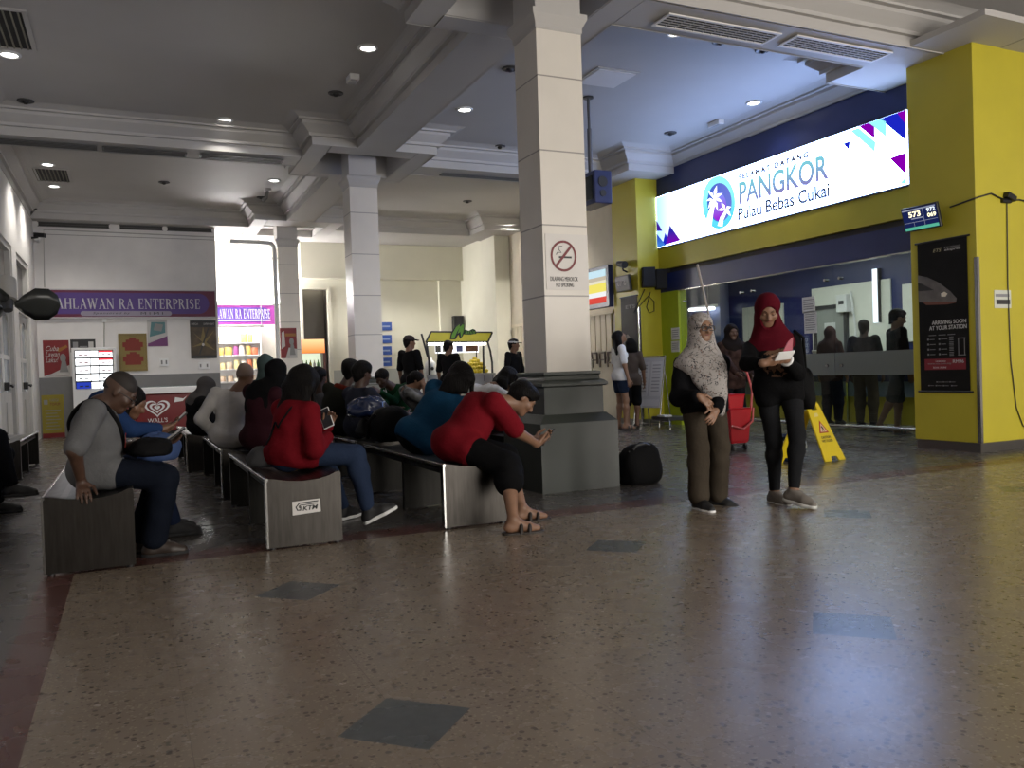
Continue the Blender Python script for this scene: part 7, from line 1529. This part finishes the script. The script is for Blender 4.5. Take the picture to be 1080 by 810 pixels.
# pair looking up beyond the pedestal
R19 = stander('young woman in a white T-shirt and denim shorts looking up', (7.12, 11.3), 1.62, (.85, -.15), face=(.75, -.2, .45), h=.0085, female=True, skin=SKIN_L, top=dict(mat=cloth('white_tshirt', (1.15, 1.15, 1.17)), sleeve=.42, ga=.02, hem=.08), bottom=dict(mat=cloth('denim_shorts', (.025, .04, .085)), gl=.022, len=.28, name='shorts'), shoes=dict(kind='sandal', mat=mat('sandal_brown', (.02, .014, .011), .6)), hair=dict(kind='long', len=.26))
R20 = stander('short haired person in a brown T-shirt and black shorts', (7.56, 11.62), 1.50, (.4, .8), face=(.3, .9, .1), h=.0095, female=True, skin=SKIN, top=dict(mat=cloth('taupe_tshirt', (.13, .10, .085)), sleeve=.48, ga=.025, hem=.12), bottom=dict(mat=cloth('black_shorts', (.010, .010, .011)), gl=.03, len=.55, name='shorts'), shoes=dict(kind='sandal', mat=mat('sandal_black', (.012, .011, .011), .6)), hair=dict(kind='bob', len=.08, th=.016))
# cleaner behind the two walkers
o = np.array([6.98, 8.40, 0]); R21 = stander('cleaner in a dark headscarf and patterned top behind the two walking women', o, 1.53, (-.25, -.9), h=.0085, female=True, skin=SKIN_D, fat=.2, hands=[o+np.array([.10, -.25, .86]), o+np.array([-.16, -.28, .90])], top=dict(mat=cloth('rust_pattern', (.055, .032, .028), var=.8), sleeve=.95, ga=.02, hem=.2), bottom=dict(mat=cloth('black_trousers', (.01, .01, .012)), gl=.014), shoes=dict(mat=BLACKM, sole=WHITE), scarf=dict(mat=cloth('dark_brown_scarf', (.02, .016, .016)), drop=.12))
# queue inside the ticket hall
q = onZ(945, 461); R22 = stander('man in a black T-shirt and shorts queueing behind the glass near the yellow pillar', (9.02, 7.62), 1.66, (.8, -.45), face=(.8, -.5, -.3), h=.0085, skin=SKIN_L, feet=[((9.10, 7.72, .09), (.9, -.3, 0)), ((8.88, 7.84, .09), (.9, -.3, -.1))], top=dict(mat=cloth('black_tshirt', (.014, .014, .013)), sleeve=.45, ga=.025), bottom=dict(mat=cloth('teal_grey_shorts', (.05, .07, .075)), gl=.018, len=.52, name='shorts'), shoes=dict(kind='sandal', mat=mat('sandal_black', (.012, .011, .011), .6)), hair=dict(kind='short', th=.012))
R23 = stander('man in black and khaki trousers queueing at the counter behind the glass', (9.72, 8.78), 1.60, (.9, .3), face=(.9, .4, -.1), h=.010, skin=SKIN_D, top=dict(mat=cloth('black_shirt', (.01, .01, .011)), sleeve=.6, ga=.025), bottom=dict(mat=cloth('khaki_trousers', (.20, .16, .11)), gl=.022), shoes=dict(mat=BLACKM), hair=dict(kind='short', th=.01), fat=.2)
R24 = stander('person in a maroon headscarf queueing behind the glass', (9.85, 9.55), 1.55, (.9, .2), face=(.9, .3, 0), h=.010, female=True, skin=SKIN, top=dict(mat=cloth('maroon_tunic', (.05, .022, .022)), sleeve=.95, ga=.02, hem=.25), bottom=dict(mat=cloth('navy_skirt', (.012, .015, .03)), gl=.03), shoes=dict(mat=BLACKM), scarf=dict(mat=cloth('maroon_brown_scarf', (.075, .032, .030)), drop=.16))
# person at the side with a crossed leg
a = onY(14, 512, 7.55); R25 = person('seated person at the very edge with one dark shoe stretched out', (-1.34, 7.75, .54), (-1.42, 7.75, .99), (-1.40, 7.75, 1.22), (.9, .1, -.2), (0, 1, 0), [(-1.0, 7.95, .62), (-1.0, 7.6, .62)], [((-1.02, 7.9, .09), (1, 0, 0)), (tuple(onY(12, 512, 7.55)), (.92, -.1, .0))], s=.97, h=.011, skin=SKIN_D,
    top=dict(mat=cloth('grey_shirt', (.09, .09, .1)), sleeve=.5, ga=.02), bottom=dict(mat=cloth('black_trousers', (.01, .01, .012)), gl=.018), shoes=dict(mat=mat('black_slip_on', (.010, .010, .011), .5)), hair=dict(kind='short'))
# ------------------------------------------------------------------ the two walking women
SCM = bpy.data.materials.new('floral_scarf'); SCM.use_nodes = True; nt = SCM.node_tree; b_ = nt.nodes['Principled BSDF']; b_.inputs['Roughness'].default_value = .85; b_.inputs['Specular IOR Level'].default_value = .2
tc = nt.nodes.new('ShaderNodeTexCoord')
def nz_(sc, det=3, dist=1.5):
    n = nt.nodes.new('ShaderNodeTexNoise'); n.inputs['Scale'].default_value = sc; n.inputs['Detail'].default_value = det; n.inputs['Distortion'].default_value = dist; nt.links.new(tc.outputs['Object'], n.inputs['Vector']); return n.outputs['Fac']
c1 = mixrgb(nt, mth(nt, 'GREATER_THAN', nz_(22), .60), (.36, .335, .32), (.22, .19, .175)); c1 = mixrgb(nt, mth(nt, 'GREATER_THAN', nz_(31, 2, 2.5), .61), c1, (.025, .027, .036)); c1 = mixrgb(nt, mth(nt, 'GREATER_THAN', nz_(17, 2, 3), .68), c1, (.16, .08, .055))
nt.links.new(c1, b_.inputs['Base Color'])
BLKT = cloth('black_cardigan', (.010, .010, .012), rough=.9)
def gp(px, py, z): return v3(onZ(px, py, z))
# floral scarf
fA, fB = onZ(738, 537, 0), onZ(757, 533, 0)
cA = np.array([(fA.x+fB.x)/2, (fA.y+fB.y)/2+.08, 0]); yA = cA[1]
hA = v3(onY(739.5, 346, yA-.02)); sA = .905
fw_ = nz((-.36, -.93, 0)); lw = np.cross(UPZ, fw_)
RA = person('woman in a floral headscarf, black cardigan and olive trousers walking', np.array([onY(742, 447, yA).x, yA, .80]), v3(onY(740, 383, yA)), hA, (-.10, -.95, -.08), lw+np.array([0, 0, .0]),
    [v3(onY(755, 433, yA-.25)), v3(onY(737, 418, yA-.22))], [(v3(onY(757, 523, yA-.02)), (.45, -.85, -.12)), (v3(onY(737, 526, yA-.10)), (-.05, -1, 0))], s=sA, fat=.16, female=True, skin=SKIN_L, h=.0058,
    top=dict(mat=BLKT, sleeve=.93, g=.022, ga=.026, hem=.14, name='cardigan', seed=3), bottom=dict(mat=cloth('olive_trousers', (.085, .068, .050)), gl=.024, flare=.022, len=.97), shoes=dict(mat=mat('black_sneaker', (.012, .012, .013), .6), sole=WHITE),
    scarf=dict(mat=SCM, cone=.010, drop=.12, wr=.004, extra=[lambda R, a=a: elp(R['chest']+R['f']*a[0]-R['up']*a[1]+R['lat']*a[2], [R['lat'], R['f'], R['up']], [a[3], .050, a[4]], .05) for a in ((.100, .03, .0, .150, .09), (.128, .11, .022, .122, .09), (.138, .19, .045, .088, .09), (.142, .27, .066, .052, .08), (.142, .33, .082, .026, .055))]+[lambda R: elp(R['chest']+R['lat']*-.10+R['up']*.0+R['f']*.03, [R['lat'], R['f'], R['up']], [.11, .09, .07], .04)]),
    elbows=[(.25, .4, -.9), (-.25, .6, -.8)], knees=[(.1, -1, 0), (0, -1, 0)],
    handspec=[dict(d=(-.55, -.3, -.45), n=(-.3, .6, -.4), side=(-.3, -.5, .7), curl=.45), dict(d=(.55, -.35, -.5), n=(.1, .8, -.3), side=(.3, -.3, .8), curl=.55)])
hd, fc, hu, hl, s_ = RA['head'], RA['face'], RA['hu'], RA['hl'], RA['s']; g = MB()
for q in (1, -1):
    P_ = [Vector(hd+fc*.106*s_+hl*q*(.032+.027*math.copysign(abs(cos(a_))**.6, cos(a_)))*s_+hu*(.001+.018*math.copysign(abs(sin(a_))**.6, sin(a_)))*s_) for a_ in [2*pi*k/18 for k in range(19)]]; g.tube(P_, .0036, n=6); g.tube([Vector(hd+fc*.104*s_+hl*q*.058*s_+hu*.008*s_), Vector(hd+fc*.06*s_+hl*q*.078*s_+hu*.008*s_)], .003, n=5)
g.tube([Vector(hd+fc*.109*s_-hl*.007*s_+hu*.005*s_), Vector(hd+fc*.109*s_+hl*.007*s_+hu*.005*s_)], .003, n=5); g.build('glasses', BLACK, RA['root'], label='black framed glasses')
# red scarf
fA, fB = onZ(815, 531, 0), onZ(840, 535, 0); cB = np.array([(fA.x+fB.x)/2, (fA.y+fB.y)/2+.10, 0]); yB = cB[1]
hB = v3(onY(809.5, 327, yB-.05)); fw_ = nz((-.55, -.83, 0)); lw = np.cross(UPZ, fw_)
RB = person('woman in a deep red headscarf, black top and grey leggings reading her phone', np.array([onY(821, 433, yB).x, yB, .868]), v3(onY(814, 364, yB)), hB, (-.50, -.70, -.48), lw,
    [v3(onY(829, 379, yB-.30)), v3(onY(805, 383, yB-.32))], [(v3(onY(837, 517, yB-.20)), (.25, -.95, -.16)), (v3(onY(817, 520, yB+.05)), (-.15, -1, 0))], s=.965, fat=.12, female=True, skin=SKIN_L, h=.0058,
    top=dict(mat=cloth('black_top', (.009, .009, .010)), sleeve=.92, g=.012, ga=.014, hem=.15, name='long_top', seed=7), bottom=dict(mat=cloth('charcoal_leggings', (.022, .023, .026)), gl=.003, len=.96, name='leggings'), shoes=dict(mat=cloth('beige_sneaker', (.30, .27, .24)), sole=mat('sole_white', (.6, .6, .58), .6), lace=WHITE),
    scarf=dict(mat=cloth('deep_red_scarf', (.13, .008, .018)), drop=.09, wr=.004), elbows=[(.8, .3, -.7), (-.8, .3, -.7)], knees=[(.1, -1, 0), (0, -1, 0)],
    handspec=[dict(d=(-.85, -.3, -.05), n=(-.1, .7, .7), side=(0, -.5, .8), curl=.55), dict(d=(.85, -.35, .05), n=(0, .7, .7), side=(0, -.5, .8), curl=.55)])
q = (RB['WR'][0]+RB['WR'][1])/2; phone('white phone held in both hands by the woman in the red headscarf', q+np.array([.01, -.085, .035]), (-.1, .75, .65), (1, 0, .0), glow_m=glow('phone_screen', (.30, .33, .36), 1.0, False), back=WHITE)
w_ = RB['WR'][0]; d_ = nz(RB['WR'][0]-RB['EL'][0]); x_ = nz(np.cross(d_, UPZ)); y_ = np.cross(d_, x_)
MB().tube([Vector(w_-d_*.015+x_*.036*cos(a_)+y_*.036*sin(a_)) for a_ in [2*pi*k/16 for k in range(17)]], .011, n=8).build('wrist_band', WHITE, RB['root'], label='white wrist band')
rb = thing('red_booklet', 'red folded booklet tucked in the hand of the woman in the red headscarf', 'booklet', q); n2 = Vector(nz((-.3, -.9, .1)))
MB().prism([(-.045, -.05), (.045, -.03), (.055, .085), (.02, .06)], Vector(q+np.array([.045, -.055, .07])), Vector((.95, -.3, .05)), Vector((.0, 0, 1)), n2*.006).build('cover', mat('booklet_red', (.32, .02, .05), .5), rb); MB().prism([(-.04, -.05), (.04, -.03), (.045, .06), (.015, .045)], Vector(q+np.array([.045, -.049, .07])), Vector((.95, -.3, .05)), Vector((0, 0, 1)), n2*.004).build('pages', PAPER, rb)
# printed emblem on her top: a soft brown blot set on the chest
c_, f_, la_, up_ = RB['chest'], RB['f'], RB['lat'], RB['up']
sh_ob = RB['shirt']; sh_ob.data.materials.clear()
PT = cloth('printed_black_top', (.009, .009, .010)); nt = PT.node_tree; b_ = nt.nodes['Principled BSDF']; tc = nt.nodes.new('ShaderNodeTexCoord')
ctr_ = Vector(c_-up_*.115+f_*.16)-wloc(RB['root']); vm = nt.nodes.new('ShaderNodeVectorMath'); vm.operation = 'DISTANCE'; nt.links.new(tc.outputs['Object'], vm.inputs[0]); vm.inputs[1].default_value = ctr_
nn_ = nt.nodes.new('ShaderNodeTexNoise'); nn_.inputs['Scale'].default_value = 26; nn_.inputs['Detail'].default_value = 3; nt.links.new(tc.outputs['Object'], nn_.inputs['Vector'])
fac = mth(nt, 'MULTIPLY', mth(nt, 'LESS_THAN', mth(nt, 'ADD', vm.outputs['Value'], mth(nt, 'MULTIPLY', nn_.outputs['Fac'], .06)), .145), mth(nt, 'GREATER_THAN', nn_.outputs['Fac'], .47))
src = b_.inputs['Base Color'].links[0].from_socket; nt.links.new(mixrgb(nt, fac, src, (.10, .055, .035)), b_.inputs['Base Color']); sh_ob.data.materials.append(PT)
tb_ = thing('tote_bag', 'black shoulder bag hanging at the side of the woman in the red headscarf', 'bag', v3(onY(845, 405, yB)))
bc_ = Vector(onY(846, 412, yB+.10)); lump('body', bc_, (.075, .14, .17), BAGB, tb_, 21, rot=-.4, p=2.8)
wrap([RB['SH'][0]+UPZ*.075, RB['SH'][0]+RB['lat']*.05+UPZ*.02+f_*.05, bc_+Vector((-.02, -.06, .15))], .011, par=tb_); wrap([RB['SH'][0]+UPZ*.075-f_*.01, RB['SH'][0]+RB['lat']*.05-f_*.08, bc_+Vector((.02, .06, .15))], .011, par=tb_)
